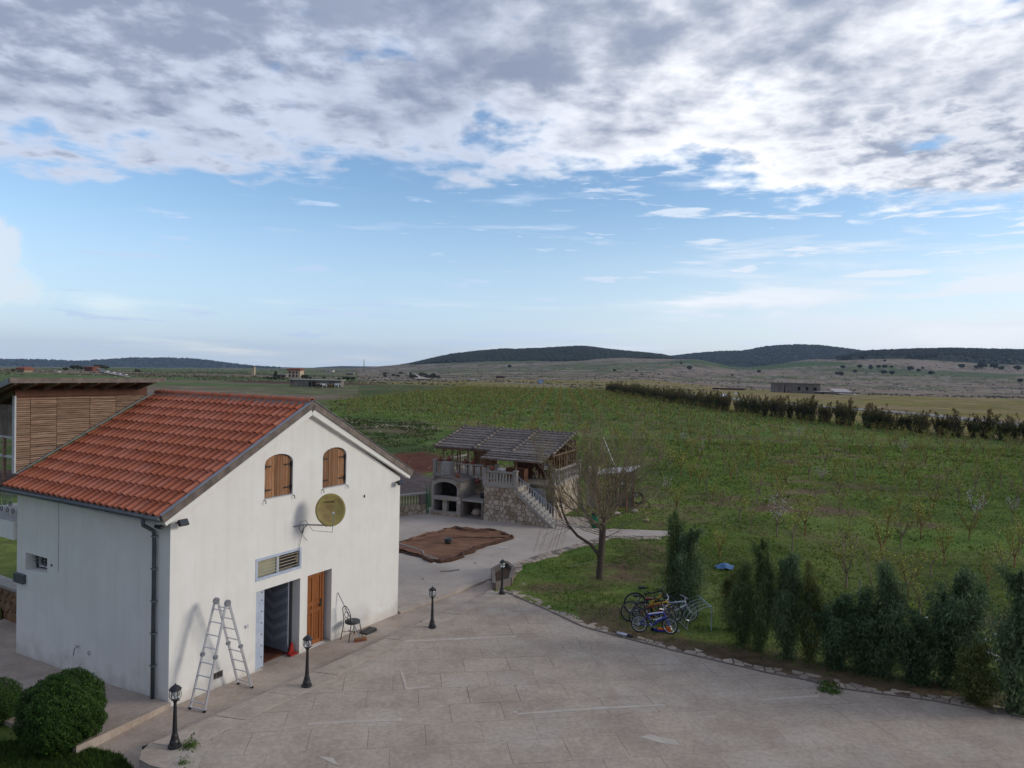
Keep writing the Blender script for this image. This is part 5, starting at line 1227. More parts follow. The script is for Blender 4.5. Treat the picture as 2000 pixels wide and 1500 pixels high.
# ------------------------------------------------------------------ shrub row at the right of the orchard
def shrub_mesh(seed, n=900):
    r = np.random.RandomState(seed); st = 9; P = []
    for i in range(st):
        a = r.uniform(0, 6.28); sp = r.uniform(.1, .75); h = r.uniform(1.9, 3.6); m = n//st; t = r.rand(m)**.75; P.append(np.stack([np.cos(a)*sp*t**1.3, np.sin(a)*sp*t**1.3, h*t+.05], 1)+r.randn(m, 3)*np.array([.13, .13, .1])*(1.25-t)[:, None])
    P = np.concatenate(P); return P, r.randn(len(P), 3)*np.array([1, 1, .3])
SH = []
for i in range(4):
    P, Nn = shrub_mesh(i+40); col = ((.075, .078, .026), (.14, .12, .042)) if i % 2 else ((.06, .08, .026), (.11, .14, .04))
    kk = np.clip((P[:, 2:3]-1.6)/1.6, 0, 1); cc = palette(len(P), *col, i, .5); cc = cc*(1-kk)+kk*palette(len(P), (.13, .10, .045), (.19, .15, .06), i, .4); a = leaves('foliage', P, Nn, .12, cc, 'leafcol', None, .22, 4.0, i)
    b = MB()
    for k in range(6): q = random.uniform(0, 6.3); b.tube([(0, 0, -.1), (math.cos(q)*.3, math.sin(q)*.3, 1.3), (math.cos(q)*.5, math.sin(q)*.5, 2.5)], [.05, .03, .012], 4)
    b = b.build('stems', 'bark', None); SH.append((a.data, b.data)); bpy.data.objects.remove(a); bpy.data.objects.remove(b)
row = [(41, 300), (44.5, 235), (50, 172), (56, 145), (62.5, 123), (69, 109), (75, 99), (80, 90)]
d = 0; P = [row[0]]; tot = sum(math.dist(row[i], row[i+1]) for i in range(len(row)-1)); s = 0; ns = 0
while s < tot:
    x, y = poly_lerp(row, s/tot); ns += 1; x += rr.gauss(0, .8); y += rr.gauss(0, .7); k = rr.uniform(.75, 1.1)*(1 if rr.random() < .93 else 1.25)
    t = thing('shrub', '', 'shrub', (x, y, float(Tz(x, y))), rr.uniform(0, 6.3)); pr = rr.randint(0, 3); far_ = 'far' if y > 170 else 'near'; tag(t, ('dark green upright shrub', 'brown-tipped upright shrub')[pr % 2]+' in the '+far_+' half of the long row along the orchard edge', group=('green', 'brown')[pr % 2]+' shrubs in the '+far_+' half of the row'); t.scale = (k*2.2, k*2.2, k*(1.2 if y > 120 else 1.0))
    meshobj('foliage', SH[pr][0], None, t); meshobj('stems', SH[pr][1], None, t); s += rr.uniform(.5, .9)*(1.35 if y > 150 else 1)
print('shrubs', ns)

# ------------------------------------------------------------------ stone garden pavilion with barbecue
KX, KY, KZ, KA = -1.49, 40.57, -.33, R(-24)
KS = thing('pavilion', 'raised stone garden pavilion with dark shingle roof and balustrades behind the patio', 'pavilion', (KX, KY, KZ), KA)
def k2w(u, v): return (KX+u*math.cos(KA)-v*math.sin(KA), KY+u*math.sin(KA)+v*math.cos(KA))
def fz(x, z, h): return (x, h, z)
MB().box((-4.35, 1.86, -.5), (3.6, 6.6, 2.0)).build('base', 'stone_mortar', KS)
MB().box((.02, .06, -.5), (2.08, 1.858, 2.0)).build('base', 'stone_mortar', KS)
MB().box((-4.42, 1.78, 2.0), (3.68, 6.7, 2.1)).build('floor', 'concrete_grey', KS)
MB().box((-.04, -.04, 2.003), (2.14, 1.778, 2.103)).build('floor', 'concrete_grey', KS)
# stones of the front faces
def stones(outer, per, fn, t=.06, lim=None, inset=.10):
    xs = [p[0] for p in outer]; ys = [p[1] for p in outer]; n = 0
    for c in voronoi(outer, jgrid(min(xs), max(xs), min(ys), max(ys), per*1.15, per, .36), .028):
        h = random.uniform(.3, 1)*t; MB().prism(c, 0, h, fn, inset).build('stone', 'wall_stone', KS); n += 1
    return n
n = stones([(.02, -.02), (2.1, -.02), (2.1, 2.0), (.02, 2.0)], .25, lambda x, z, h: (x, .062-h, z))
n += stones([(2.1, 0), (4.2, 0), (2.1, 1.62)], .24, lambda x, z, h: (x, .10-h, z))
n += stones([(-1.45, 1.12), (.0, 1.12), (.0, 2.0), (-1.45, 2.0)], .26, lambda x, z, h: (x, 1.862-h, z))
n += stones([(1.9, 0), (6.6, 0), (6.6, 2.0), (1.9, 2.0)], .36, lambda v, z, h: (3.598+h, v, z))
n += stones([(.1, .1), (1.8, .1), (1.8, 2.0), (.1, 2.0)], .3, lambda v, z, h: (2.078+h, v, z)); print('stones', n)
# steps going down to the right, solid under the flight, metal railing
st = MB()
for i in range(11):
    u0 = 2.12+i*.21; z = 2.0-(i+1)*.175
    st.box((u0, .12, -.4), (u0+.208, 1.15, max(z, .01)))
st.build('stairs', 'concrete_grey', KS)
MB().prism([(2.1, 1.62), (4.25, -.02), (4.45, -.02), (2.1, 1.86)], .0, .14, fz).build('stringer', 'concrete_grey', KS)
rl = MB().tube([(2.12, .06, 2.70), (4.45, .06, 1.02)], .025, 6).tube([(2.12, .06, 1.93), (4.45, .06, .22)], .02, 6).tube([(2.12, .06, 1.8), (2.12, .06, 2.75)], .025, 6).tube([(4.45, .06, -.02), (4.45, .06, 1.05)], .025, 6).build('railing', 'galv', KS)
for i in range(14): u = 2.28+i*.157; k = (u-2.12)/2.33; MB().tube([(u, .06, 1.93-1.71*k), (u, .06, 2.70-1.68*k)], .013, 5).build('bar', 'white_paint', rl)
# balustrades
BP = [(.055, 0), (.055, .05), (.03, .08), (.055, .22), (.06, .30), (.035, .48), (.028, .56), (.05, .60), (.05, .66)]
bme = MB().lathe(BP, 8).mesh('baluster')
def balustrade(x0, y0, x1, y1, n, name='balustrade'):
    d = math.hypot(x1-x0, y1-y0); a = math.atan2(y1-y0, x1-x0); m = Matrix.Translation((x0, y0, 2.104)) @ Matrix.Rotation(a, 4, 'Z')
    r_ = MB().box((0, -.09, .745), (d, .09, .82), m).box((0, -.075, 0), (d, .075, .08), m).build(name, 'baluster', KS)
    for i in range(n): meshobj('baluster', bme, 'baluster', r_, mtx=m @ Matrix.Translation(((i+.5)*d/n, 0, .082)))
balustrade(.16, .04, 1.86, .04, 9); balustrade(-4.2, 1.86, -3.62, 1.86, 3); balustrade(-2.78, 1.86, -.1, 1.86, 11); balustrade(3.55, 2.4, 3.55, 6.3, 14); balustrade(-4.3, 2.1, -4.3, 6.3, 14)
for (u, v) in ((.05, .04), (1.97, .04), (-4.3, 1.86), (-.02, 1.86), (3.55, 1.95), (3.55, 6.5)):
    MB().box((u-.1, v-.1, 2.107), (u+.1, v+.1, 2.96)).prism([(u-.14, v-.14), (u+.14, v-.14), (u+.14, v+.14), (u-.14, v+.14)], 2.962, 3.05, None, .5).build('pillar', 'concrete_grey', KS)
# barbecue block
bb = wall_holes([(-3.42, -.05), (-1.46, -.05), (-1.46, 2.05), (-2.1, 2.22), (-2.8, 2.22), (-3.42, 2.05)], [arch(-3.28, -1.72, 1.18, 1.68, 2.02, 8), [(-3.27, .28), (-2.66, .28), (-2.66, .94), (-3.27, .94)], [(-2.38, .28), (-1.73, .28), (-1.73, .94), (-2.38, .94)]], .25, lambda x, z, d: (x, d-.02, z)).build('barbecue_front', 'concrete_grey', KS)
MB().box((-3.42, .232, -.05), (-3.30, 1.84, 2.03)).box((-1.60, .232, -.05), (-1.462, 1.84, 2.03)).build('barbecue_side', 'concrete_grey', KS)
MB().box((-3.298, 1.0, -.05), (-1.602, 1.3, 2.03)).box((-3.298, .235, 1.03), (-1.602, .998, 1.12)).box((-3.298, .235, .2), (-1.602, .998, .26)).build('barbecue_inside', 'soot', KS)
MB().prism([(-3.46, 2.05), (-2.8, 2.24), (-2.1, 2.24), (-1.42, 2.06), (-1.42, 2.10), (-2.1, 2.30), (-2.8, 2.30), (-3.46, 2.10)], -.06, 1.80, fz).build('barbecue_cap', 'stone_mortar', KS)
for c in voronoi([(-3.40, 0), (-1.48, 0), (-1.48, 1.05), (-3.40, 1.05)], [], .02): pass
hl = [arch(-3.28, -1.72, 1.18, 1.68, 2.02, 8), [(-3.27, .28), (-2.66, .28), (-2.66, .94), (-3.27, .94)], [(-2.38, .28), (-1.73, .28), (-1.73, .94), (-2.38, .94)]]
for c in voronoi([(-3.41, 0), (-1.47, 0), (-1.47, 2.03), (-3.41, 2.03)], jgrid(-3.41, -1.47, 0, 2.03, .25, .2, .2), .03):
    cx = sum(p[0] for p in c)/len(c); cz = sum(p[1] for p in c)/len(c)
    if all(not inpoly(np.array([p[0]*.8+cx*.2]), np.array([p[1]*.8+cz*.2]), h)[0] for p in c for h in hl) and not any(inpoly(np.array([cx]), np.array([cz]), h)[0] for h in hl):
        MB().prism(c, .0, .03, lambda x, z, h: (x, -.022-h, z), .1).build('stone', 'wall_stone', KS)
MB().lathe([(.45, 2.24), (.42, 2.5), (.38, 2.98), (.30, 3.03)], 8, (-3.2, 1.5, 0), None).build('chimney', 'concrete_grey', KS)
# counter
MB().box((-1.43, .02, 1.0), (-.02, 1.84, 1.1)).build('counter_top', 'concrete_grey', KS)
MB().box((-1.455, .06, -.05), (-1.34, 1.8, .998)).box((-.16, .06, -.05), (-.02, 1.8, .998)).box((-1.338, .06, -.05), (-.162, 1.2, .12)).box((-1.338, 1.4, .12), (-.162, 1.5, .998)).build('counter_base', 'stone_mortar', KS)
# log posts and window-like openings under the roof
for (u, v) in ((-3.8, 1.98), (-3.2, 2.0), (-2.65, 2.0), (-2.1, 2.0), (-1.65, 2.0), (-1.2, 2.0), (-.6, 2.0), (-.05, .3), (3.35, 2.0), (3.35, 3.3), (3.35, 4.6), (3.35, 6.3), (-3.9, 6.4), (0, 6.4), (-4.0, 4.2)):
    MB().tube([(u, v, 2.1), (u+.02, v, 3.0), (u, v, 3.82)], [.055, .048, .05], 7).build('post', 'log', KS)
MB().tube([(-4.1, 2.0, 3.72), (3.5, 2.0, 3.72)], .05, 7).tube([(3.38, 1.9, 3.72), (3.38, 6.4, 3.72)], .05, 7).tube([(-4.0, 1.9, 3.72), (-4.0, 6.4, 3.72)], .05, 7).tube([(-4.0, 6.4, 4.6), (3.4, 6.4, 4.6)], .05, 7).build('beam', 'log', KS)
MB().tube([(-3.8, 2.0, 2.98), (-.2, 2.0, 2.98)], .035, 6).build('beam', 'log', KS)
for i in range(10): v = 2.2+i*.43; MB().tube([(3.45, v, 2.9), (3.45, v, 3.66)], .028, 5).build('stake', 'log', KS)
MB().box((.6, 6.45, 2.1), (3.3, 6.55, 4.3)).box((1.9, 3.8, 2.1), (2.0, 6.4, 3.7)).build('back_wall', 'timber_red', KS)
MB().box((-3.9, 6.46, 2.1), (-2.2, 6.54, 3.3)).build('back_wall', 'log', KS)
MB().box((.3, 3.6, 2.105), (2.9, 3.7, 3.72)).build('back_wall', 'timber_red', KS)  # dark wall added to make the inside of the pavilion darker
MB().box((.5, 1.9, 2.105), (1.7, 2.5, 2.85)).build('table', 'timber_red', KS)
# roof courses: long brushwood bundles laid one above the other
nR = 9
def rpt(u, t, h): return (u+(-.15*t), 1.45+t*4.3, 3.86+t*.92+h)
mb = MB(); mb.add([rpt(-4.05, 0, -.03), rpt(3.6, 0, -.03), rpt(3.4, 1, -.03), rpt(-4.1, 1, -.03), rpt(-4.05, 0, -.1), rpt(3.6, 0, -.1), rpt(3.4, 1, -.1), rpt(-4.1, 1, -.1)], [(0, 1, 2, 3), (7, 6, 5, 4), (4, 5, 1, 0), (5, 6, 2, 1), (6, 7, 3, 2), (7, 4, 0, 3)]); roof = mb.build('roof', 'timber_red', KS)
rr = random.Random(9)
for i in range(nR):
    for (ua, ub) in ((-4.12, -1.45), (-1.38, 1.1), (1.16, 3.68)):
        n = 22; mb = MB()
        for j in range(n):
            u0 = ua+(ub-ua)*j/n; u1 = ua+(ub-ua)*(j+1)/n; d = rr.uniform(-.02, .02); t0 = i/nR+d/4; t1 = (i+1.25)/nR; h = .07+rr.uniform(-.012, .018)
            mb.add([rpt(u0, t0, h), rpt(u1, t0, h+d*.3), rpt(u1, t1, .02), rpt(u0, t1, .02), rpt(u0, t0, -.02), rpt(u1, t0, -.02)], [(0, 1, 2, 3), (4, 5, 1, 0), (0, 3, 4), (1, 5, 2)])
        mb.build('roof_course', 'thatch_tile', roof)
for u in (-1.42, 1.13, 3.66, -4.12):
    for i in range(nR+1):
        t = i/nR; a = rpt(u, t-.02, .10); b = rpt(u, min(t+.12, 1.05), .06); MB().tube([a, b], [.10, .06], 6).build('cap_bundle', 'thatch_tile', roof)
for i in range(26):
    u = -4.0+i*.295; a = rpt(u, .99, .02); MB().tube([a, (a[0]+rr.uniform(-.03, .03), a[1]+.1, a[2]+rr.uniform(.08, .16))], [.08, .05], 5).build('ridge_tuft', 'thatch_tile', roof)
for i in range(4):
    mb = MB(); n = 24
    for j in range(n):
        u0 = -.22+3.75*j/n; u1 = -.22+3.75*(j+1)/n; v0 = -.08+i*.38+rr.uniform(-.03, .03); v1 = v0+.46; z0 = 3.60+i*.085; h = rr.uniform(.05, .08)
        mb.add([(u0, v0, z0+h), (u1, v0, z0+h), (u1, v1, z0+.09), (u0, v1, z0+.09), (u0, v0, z0-.03), (u1, v0, z0-.03), (u0, v1, z0+.0), (u1, v1, z0)], [(0, 1, 2, 3), (4, 5, 1, 0), (0, 3, 6, 4), (1, 5, 7, 2), (4, 6, 7, 5), (3, 2, 7, 6)])
    mb.build('roof_course', 'thatch_tile', roof)
for u in (-.05, 1.95, 3.45): MB().tube([(u, .12, 2.1 if u < 3 else 2.0), (u, .12, 3.62)], .05, 7).build('post', 'log', KS) if u < 3 else None
MB().tube([(-.1, .14, 3.56), (3.4, .14, 3.56)], .045, 7).build('beam', 'log', KS)
MB().box((2.5, 1.3, .0), (3.3, 1.36, 1.9)).build('door', 'blue_grey_dark', KS)
# clay pots and other things standing on it
def pot(px_, label, kind, s=1.):
    u, v, z = px_; x, y = k2w(u, v); t = thing('clay_pot', label, 'pot', (x, y, KZ+z))
    if kind == 0: MB().lathe([(.13*s, 0), (.17*s, .03*s), (.16*s, .08*s)], 10).build('dish', 'clay', t, True); MB().lathe([(.155*s, .082*s), (.10*s, .16*s), (.04*s, .27*s), (.03*s, .29*s), (.04*s, .32*s), (.01, .34*s)], 10).build('lid', 'clay', t, True)
    else: MB().lathe([(.08*s, 0), (.15*s, .1*s), (.16*s, .18*s), (.09*s, .28*s), (.07*s, .31*s), (.10*s, .34*s)], 10).build('body', 'clay', t, True)
for a in [((-3.95, 1.86, 2.93), 'conical clay pot at the left end of the pavilion balustrade', 0, 1.), ((-3.2, 1.6, 3.04), 'wide conical clay pot on the chimney block of the pavilion', 0, 1.1), ((-2.2, 1.86, 2.93), 'conical clay pot on the rail just right of the chimney block', 0, 1.), ((-1.65, 1.86, 2.93), 'conical clay pot on the rail, middle of the three right of the chimney', 0, 1.05),
          ((-.75, 1.86, 2.93), 'conical clay pot on the rail near the lower canopy', 0, 1.1), ((-2.0, .5, 2.22), 'clay pot on the barbecue cap', 0, 1.1), ((-1.2, 1.55, 1.83), 'round clay jar behind the right end of the barbecue', 1, .9), ((-.35, 1.6, 1.83), 'round clay jar above the back of the counter', 1, .9), ((.5, .06, 2.93), 'round red jar on the right balustrade under the canopy', 1, .9)]: pot(*a)
for u, lb in ((.92, 'left white ball on the right balustrade'), (1.12, 'right white ball on the right balustrade')):
    x, y = k2w(u, .04); t = thing('ball', lb, 'ornament', (x, y, KZ+2.925)); MB().lathe([(.03, 0), (.08, .05), (.085, .09), (.06, .15), (.01, .17)], 10).build('sphere', 'white_paint', t, True)
x, y = k2w(-.5, 1.0); t = thing('pan', 'black cooking pot on the pavilion counter', 'pot', (x, y, KZ+1.1)); MB().lathe([(.15, 0), (.17, .04), (.17, .28), (.15, .3), (.02, .32)], 12).build('body', 'black_iron', t, True); MB().tube([(-.17, 0, .2), (-.22, 0, .22), (-.17, 0, .25)], .012, 5).build('handle', 'black_iron', t)
x, y = k2w(-.75, .7); t = thing('sack', 'pale bundle lying under the pavilion counter', 'sack', (x, y, KZ+.12)); MB().lathe([(.25, 0), (.34, .12), (.28, .3), (.1, .38), (.02, .4)], 9).build('body', 'wall_stone', t, True)
x, y = k2w(3.05, 1.9); t = thing('wall_lamp', 'small lantern with a white pane hanging beside the pavilion steps', 'lantern', (x, y, KZ+2.95)); MB().box((-.09, -.05, 0), (.09, .05, .22)).build('body', 'sign_white', t); MB().prism([(-.12, -.08), (.12, -.08), (.12, .08), (-.12, .08)], .222, .32, None, .8).build('hood', 'blue', t)
for i, (u, lb) in enumerate(((-3.72, 'green pole leaning beside the barbecue, left one'), (-3.6, 'green pole leaning beside the barbecue, right one'))):
    x, y = k2w(u, -.05); t = thing('pole', lb, 'pole', (x, y, KZ)); MB().tube([(0, 0, 0), (-.04+.1*i, .1, 1.7)], .028, 6).build('shaft', 'hose', t)
# low balustraded stone wall left of it
W0 = Vector(hit(775, 1010, lambda x, y: -.33)[:2]); W1 = Vector(k2w(-3.85, .2)); W0 = W1+(W0-W1)*2.0; dv_ = (W0-W1); LW = dv_.length; aW = math.atan2(dv_.y, dv_.x)
GW = thing('garden_wall', 'low stone wall with balusters between the house and the barbecue', 'wall', (W1.x, W1.y, KZ), aW)
MB().box((0, -.12, -.3), (LW, .12, .58)).build('core', 'stone_mortar', GW); MB().box((0, -.17, 1.18), (LW, .17, 1.27)).build('coping', 'concrete_grey', GW)
for i in range(int(LW/2.4)+1): MB().box((i*2.4, -.14, .582), (i*2.4+.5, .14, 1.178)).build('pier', 'stone_mortar', GW)
for c in voronoi([(0, 0), (LW, 0), (LW, .58), (0, .58)], jgrid(0, LW, 0, .58, .34, .26), .03): MB().prism(c, 0, .05, lambda x, z, h: (x, .12+h, z), .12).build('stone', 'wall_stone', GW)
wb = MB().lathe([(.055, 0), (.035, .06), (.06, .2), (.035, .4), (.03, .48), (.055, .59)], 8).mesh('baluster')
x = .62
while x < LW-.1:
    if (x % 2.4) > .55: meshobj('baluster', wb, 'pale_wall', GW, loc=(x, 0, .585))
    x += .19
# tool shed right of the pavilion, pole, yellow and dark things behind the tree
p = hit(1183, 1000, lambda x, y: -.33); SHD = thing('shed', 'small lean-to of wooden poles with pale sheet roof behind the bare tree', 'shed', (p.x, p.y, -.33), KA)
for (u, v, h) in ((-.5, 0, 2.2), (1.3, 0, 2.5), (-.5, 1.8, 2.3), (1.3, 1.8, 2.6)): MB().tube([(u, v, 0), (u, v, h)], .06, 6).build('post', 'log', SHD)
for i in range(7): MB().box((-.45+i*.25, 1.75, .1), (-.24+i*.25, 1.8, 2.2+i*.04)).build('board', 'wood_weather', SHD)
mb = MB(); mb.add([(-.8, -.3, 2.22), (1.6, -.3, 2.62), (1.6, 2.1, 2.72), (-.8, 2.1, 2.32), (-.8, -.3, 2.27), (1.6, -.3, 2.67), (1.6, 2.1, 2.77), (-.8, 2.1, 2.37)], [(3, 2, 1, 0), (4, 5, 6, 7), (0, 1, 5, 4), (1, 2, 6, 5), (2, 3, 7, 6), (3, 0, 4, 7)]); mb.build('roof', 'tin', SHD)
MB().box((-1.4, .3, 0), (-.7, .9, 2.6)).build('stone_pier', 'concrete_grey', SHD)
q = hit(1205, 975, lambda x, y: -.33); pole('pole', 'long grey pole leaning behind the shed beside the bare tree', (q.x+.8, q.y, -.33), at(1178, 855, q.y+.5), .05, 'galv')
p = hit(1236, 985, lambda x, y: -.33); CT = thing('cart', 'small cart with dark wheel and yellow-green cover beyond the bare tree', 'cart', (p.x, p.y, -.33), R(-10))
MB().torus((.3, -.3, .45), .36, .09, 18, 6).build('wheel', 'rubber', CT); MB().torus((-.5, .6, .40), .3, .07, 18, 6).build('wheel', 'rubber', CT); MB().box((-1.0, -.2, .45), (.3, .6, .65)).build('bed', 'galv', CT)
MB().lathe([(.35, .66), (.4, .85), (.25, 1.15), (.05, 1.25)], 8, (-.35, .2, 0)).build('cover', mat('yellow_green', (.30, .40, .06), .7), CT); MB().tube([(.3, 0, .6), (.75, -.1, .95)], .03, 5).build('shaft', 'galv', CT)
p = hit(1163, 1032, lambda x, y: -.33); t = thing('bin', 'dark green bin beside the trunk of the bare tree', 'bin', (p.x, p.y, -.33)); MB().lathe([(.2, 0), (.25, .75)], 10).build('body', 'hose', t, True); MB().lathe([(.27, .752), (.25, .82), (.05, .86)], 10).build('lid', 'rubber', t, True)
for i, (px, py, s, lb) in enumerate(((1105, 1003, .25, 'grey boulder at the foot of the pavilion steps'), (1205, 1008, .3, 'rubble stone on the patio edge behind the bare tree'), (1240, 1002, .25, 'pale rubble stone right of the shed'), (1262, 1020, .2, 'small rubble stone near the far end of the patio'))):
    bm = bmesh.new(); bmesh.ops.create_icosphere(bm, subdivisions=1, radius=s)
    for v in bm.verts: v.co *= random.uniform(.75, 1.15); v.co.z = v.co.z*.6+s*.4
    me = bpy.data.meshes.new('rock'); bm.to_mesh(me); bm.free(); o = meshobj('rock', me, 'wall_stone', loc=hit(px, py, lambda x, y: -.30)); tag(o, lb, 'rock')
# planter by the farthest lamp
def planter():
    z = -.28; P = [tuple(hit(px, py, lambda x, y: z)[:2]) for px, py in ((965, 1156), (996, 1146), (1003, 1122), (990, 1110), (962, 1126))]
    cx = sum(p[0] for p in P)/5; cy = sum(p[1] for p in P)/5; t = thing('planter', 'empty rough stone planter box behind the farthest lamp', 'planter', (cx, cy, z-.1)); Q = [(p[0]-cx, p[1]-cy) for p in P]
    for i in range(5):
        a, b = Vector(Q[i]), Vector(Q[(i+1) % 5]); n = (b-a).orthogonal().normalized()*.07; e = (b-a).normalized()*.03
        MB().prism([tuple(a-n+e), tuple(b-n-e), tuple(b+n-e), tuple(a+n+e)], 0, .42+random.uniform(-.03, .03)).build('side', 'stone_mortar', t)
    MB().prism([(x*.8, y*.8) for x, y in Q], 0, .22).build('earth', 'soil', t)
planter()

# ------------------------------------------------------------------ rug and scraps on the patio
def rug():
    pz = -.295; O = [(772, 1066), (820, 1048), (866, 1037), (890, 1032), (930, 1036), (958, 1035), (985, 1043), (1004, 1050), (990, 1056), (965, 1063), (940, 1070), (905, 1084), (882, 1096), (862, 1101), (842, 1098), (815, 1086), (770, 1078)]
    P = [hit(px, py, lambda x, y: pz) for px, py in O]; cx = sum(p.x for p in P)/len(P); cy = sum(p.y for p in P)/len(P); poly = [(p.x-cx, p.y-cy) for p in P]
    X = np.linspace(-5, 5, 150); Y = np.linspace(-5, 5, 150); GX, GY = np.meshgrid(X, Y, indexing='ij'); ins = inpoly(GX, GY, poly)
    E = 1e9*np.ones_like(GX)
    for i in range(len(poly)):
        a = np.array(poly[i]); b = np.array(poly[(i+1) % len(poly)]); ab = b-a; t = np.clip(((GX-a[0])*ab[0]+(GY-a[1])*ab[1])/(ab@ab), 0, 1); E = np.minimum(E, np.hypot(GX-a[0]-t*ab[0], GY-a[1]-t*ab[1]))
    Z = .015+.05*np.exp(-(E/.16)**2)*(.4+fbm(GX*2.5, GY*2.5, 3)*1.6)+.30*np.maximum(0, fbm(GX*.5+GY*2.6, GY*.5-GX*.3, 8)-.52)+.03*fbm(GX*5, GY*5, 4)+.05*np.exp(-((GY+GX*.45-.2)/.07)**2)*(fbm(GX, GY, 2) > .45)
    idx = -np.ones(GX.shape, int); idx[ins] = np.arange(ins.sum()); V = np.stack([GX[ins], GY[ins], Z[ins]], 1); F = []
    q = ins[:-1, :-1] & ins[1:, :-1] & ins[1:, 1:] & ins[:-1, 1:]; i, j = np.nonzero(q); F = np.stack([idx[i, j], idx[i+1, j], idx[i+1, j+1], idx[i, j+1]], 1)
    nv = len(V); V2 = V.copy(); V2[:, 2] = np.maximum(V2[:, 2]-.012, .001); Vb = np.concatenate([V, V2]); Fb = np.concatenate([F, F[:, ::-1]+nv])
    o = meshobj('tarpaulin', npmesh('tarpaulin', Vb, Fb, None, True), 'rug'); o.location = (cx, cy, pz); tag(o, 'large brown woven tarpaulin spread crumpled on the patio', 'tarpaulin')
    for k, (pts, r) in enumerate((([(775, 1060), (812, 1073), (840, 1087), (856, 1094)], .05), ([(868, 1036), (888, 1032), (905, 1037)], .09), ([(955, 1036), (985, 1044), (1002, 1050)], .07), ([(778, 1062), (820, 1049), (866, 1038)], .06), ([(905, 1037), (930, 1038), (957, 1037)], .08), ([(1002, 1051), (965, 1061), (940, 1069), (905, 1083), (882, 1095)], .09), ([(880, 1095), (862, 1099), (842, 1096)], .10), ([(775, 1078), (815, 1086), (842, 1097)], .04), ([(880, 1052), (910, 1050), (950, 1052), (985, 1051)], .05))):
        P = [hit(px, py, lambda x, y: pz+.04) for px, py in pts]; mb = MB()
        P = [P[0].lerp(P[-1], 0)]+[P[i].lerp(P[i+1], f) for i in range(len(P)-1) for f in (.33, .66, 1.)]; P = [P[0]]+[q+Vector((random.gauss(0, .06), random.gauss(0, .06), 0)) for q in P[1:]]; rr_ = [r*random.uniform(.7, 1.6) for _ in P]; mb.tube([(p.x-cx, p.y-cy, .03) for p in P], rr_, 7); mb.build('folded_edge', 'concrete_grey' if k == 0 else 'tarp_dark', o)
    p = hit(875, 1063, lambda x, y: pz+.05); t = thing('bucket', 'dark bucket standing in the middle of the brown tarpaulin', 'bucket', p); MB().lathe([(.15, 0), (.2, .26), (.21, .27), (.17, .27), (.13, .04)], 12).build('body', 'gutter', t, True); MB().tube([(-.2, 0, .25), (-.1, -.12, .2), (.1, -.12, .2), (.2, 0, .25)], .01, 4).build('handle', 'galv', t)
rug()
def rock_scrap(px, py, s, m, lb, cat='litter', flat=.35, fn=lambda x, y: -.30):
    bm = bmesh.new(); bmesh.ops.create_icosphere(bm, subdivisions=1, radius=s)
    for v in bm.verts: v.co *= random.uniform(.6, 1.3); v.co.z = max(v.co.z*flat, -.01)
    me = bpy.data.meshes.new('scrap'); bm.to_mesh(me); bm.free(); o = meshobj('scrap', me, m, loc=hit(px, py, fn)); o.rotation_euler.z = random.uniform(0, 6); return tag(o, lb, cat)
rock_scrap(848, 1101, .12, 'litter', 'white scrap at the near corner of the brown tarpaulin'); rock_scrap(962, 1063, .12, 'broom_orange', 'orange-brown scrap at the right edge of the tarpaulin')
t = thing('plank', 'short broken pale plank on the patio between the tarpaulin and the kerb', 'plank', hit(878, 1117, lambda x, y: -.30), R(15)); MB().box((-.4, -.05, 0), (.1, .05, .04)).build('board', 'border_stone', t); MB().box((.13, -.03, 0), (.45, .05, .03), Matrix.Rotation(.25, 4, 'Z')).build('splinter', 'wood_weather', t)
t = thing('plank', 'thin pale plank on the patio right of the tarpaulin', 'plank', hit(982, 1071, lambda x, y: -.30), R(-8)); MB().box((-.25, -.06, 0), (.2, .06, .03)).build('board', 'litter', t)
rock_scrap(825, 1131, .07, 'soil', 'small dark scrap on the patio in front of the house corner'); rock_scrap(928, 1100, .09, 'wood_weather', 'brown scrap on the patio below the tarpaulin', flat=.15); rock_scrap(960, 1086, .08, 'wood_weather', 'thin brown scrap left of the farthest lamp head', flat=.15)
rock_scrap(1006, 1392, .05, 'litter', 'white paper scrap in the middle of the courtyard', flat=.3, fn=lambda x, y: Cz(y)); rock_scrap(1372, 1279, .08, 'litter', 'white scrap on the verge below the bicycle rack', fn=Tz); rock_scrap(1023, 1142, .06, 'litter', 'white scrap on the lawn beside the planter', fn=Tz); rock_scrap(1345, 1238, .05, 'hose', 'small bright green cap at the foot of the bicycle rack', fn=Tz)

# ------------------------------------------------------------------ bicycles and rack
SPK = {}
def wheel(parent, x, z, R1, m):
    key = round(R1, 2)
    if key not in SPK:
        a = MB().torus((0, 0, 0), R1-.02, .022, 28, 6).mesh('tyre', True); b = MB().torus((0, 0, 0), R1-.048, .012, 28, 5).mesh('rim', True); c = MB()
        for i in range(18): q = 2*PI*i/18; c.tube([(.02*math.cos(q+.6), (-1)**i*.02, .02*math.sin(q+.6)), ((R1-.05)*math.cos(q), 0, (R1-.05)*math.sin(q))], .0025, 3, False)
        c.tube([(0, -.045, 0), (0, .045, 0)], .022, 8); SPK[key] = (a, b, c.mesh('spokes'))
    o = meshobj('wheel', SPK[key][0], 'rubber', parent, loc=(x, 0, z)); b = bpy.data.objects.new('rim', SPK[key][1].copy()); b.data.materials.clear(); b.data.materials.append(M[m]); COL.objects.link(b); b.parent = o
    meshobj('spokes', SPK[key][2], 'chrome', o); return o
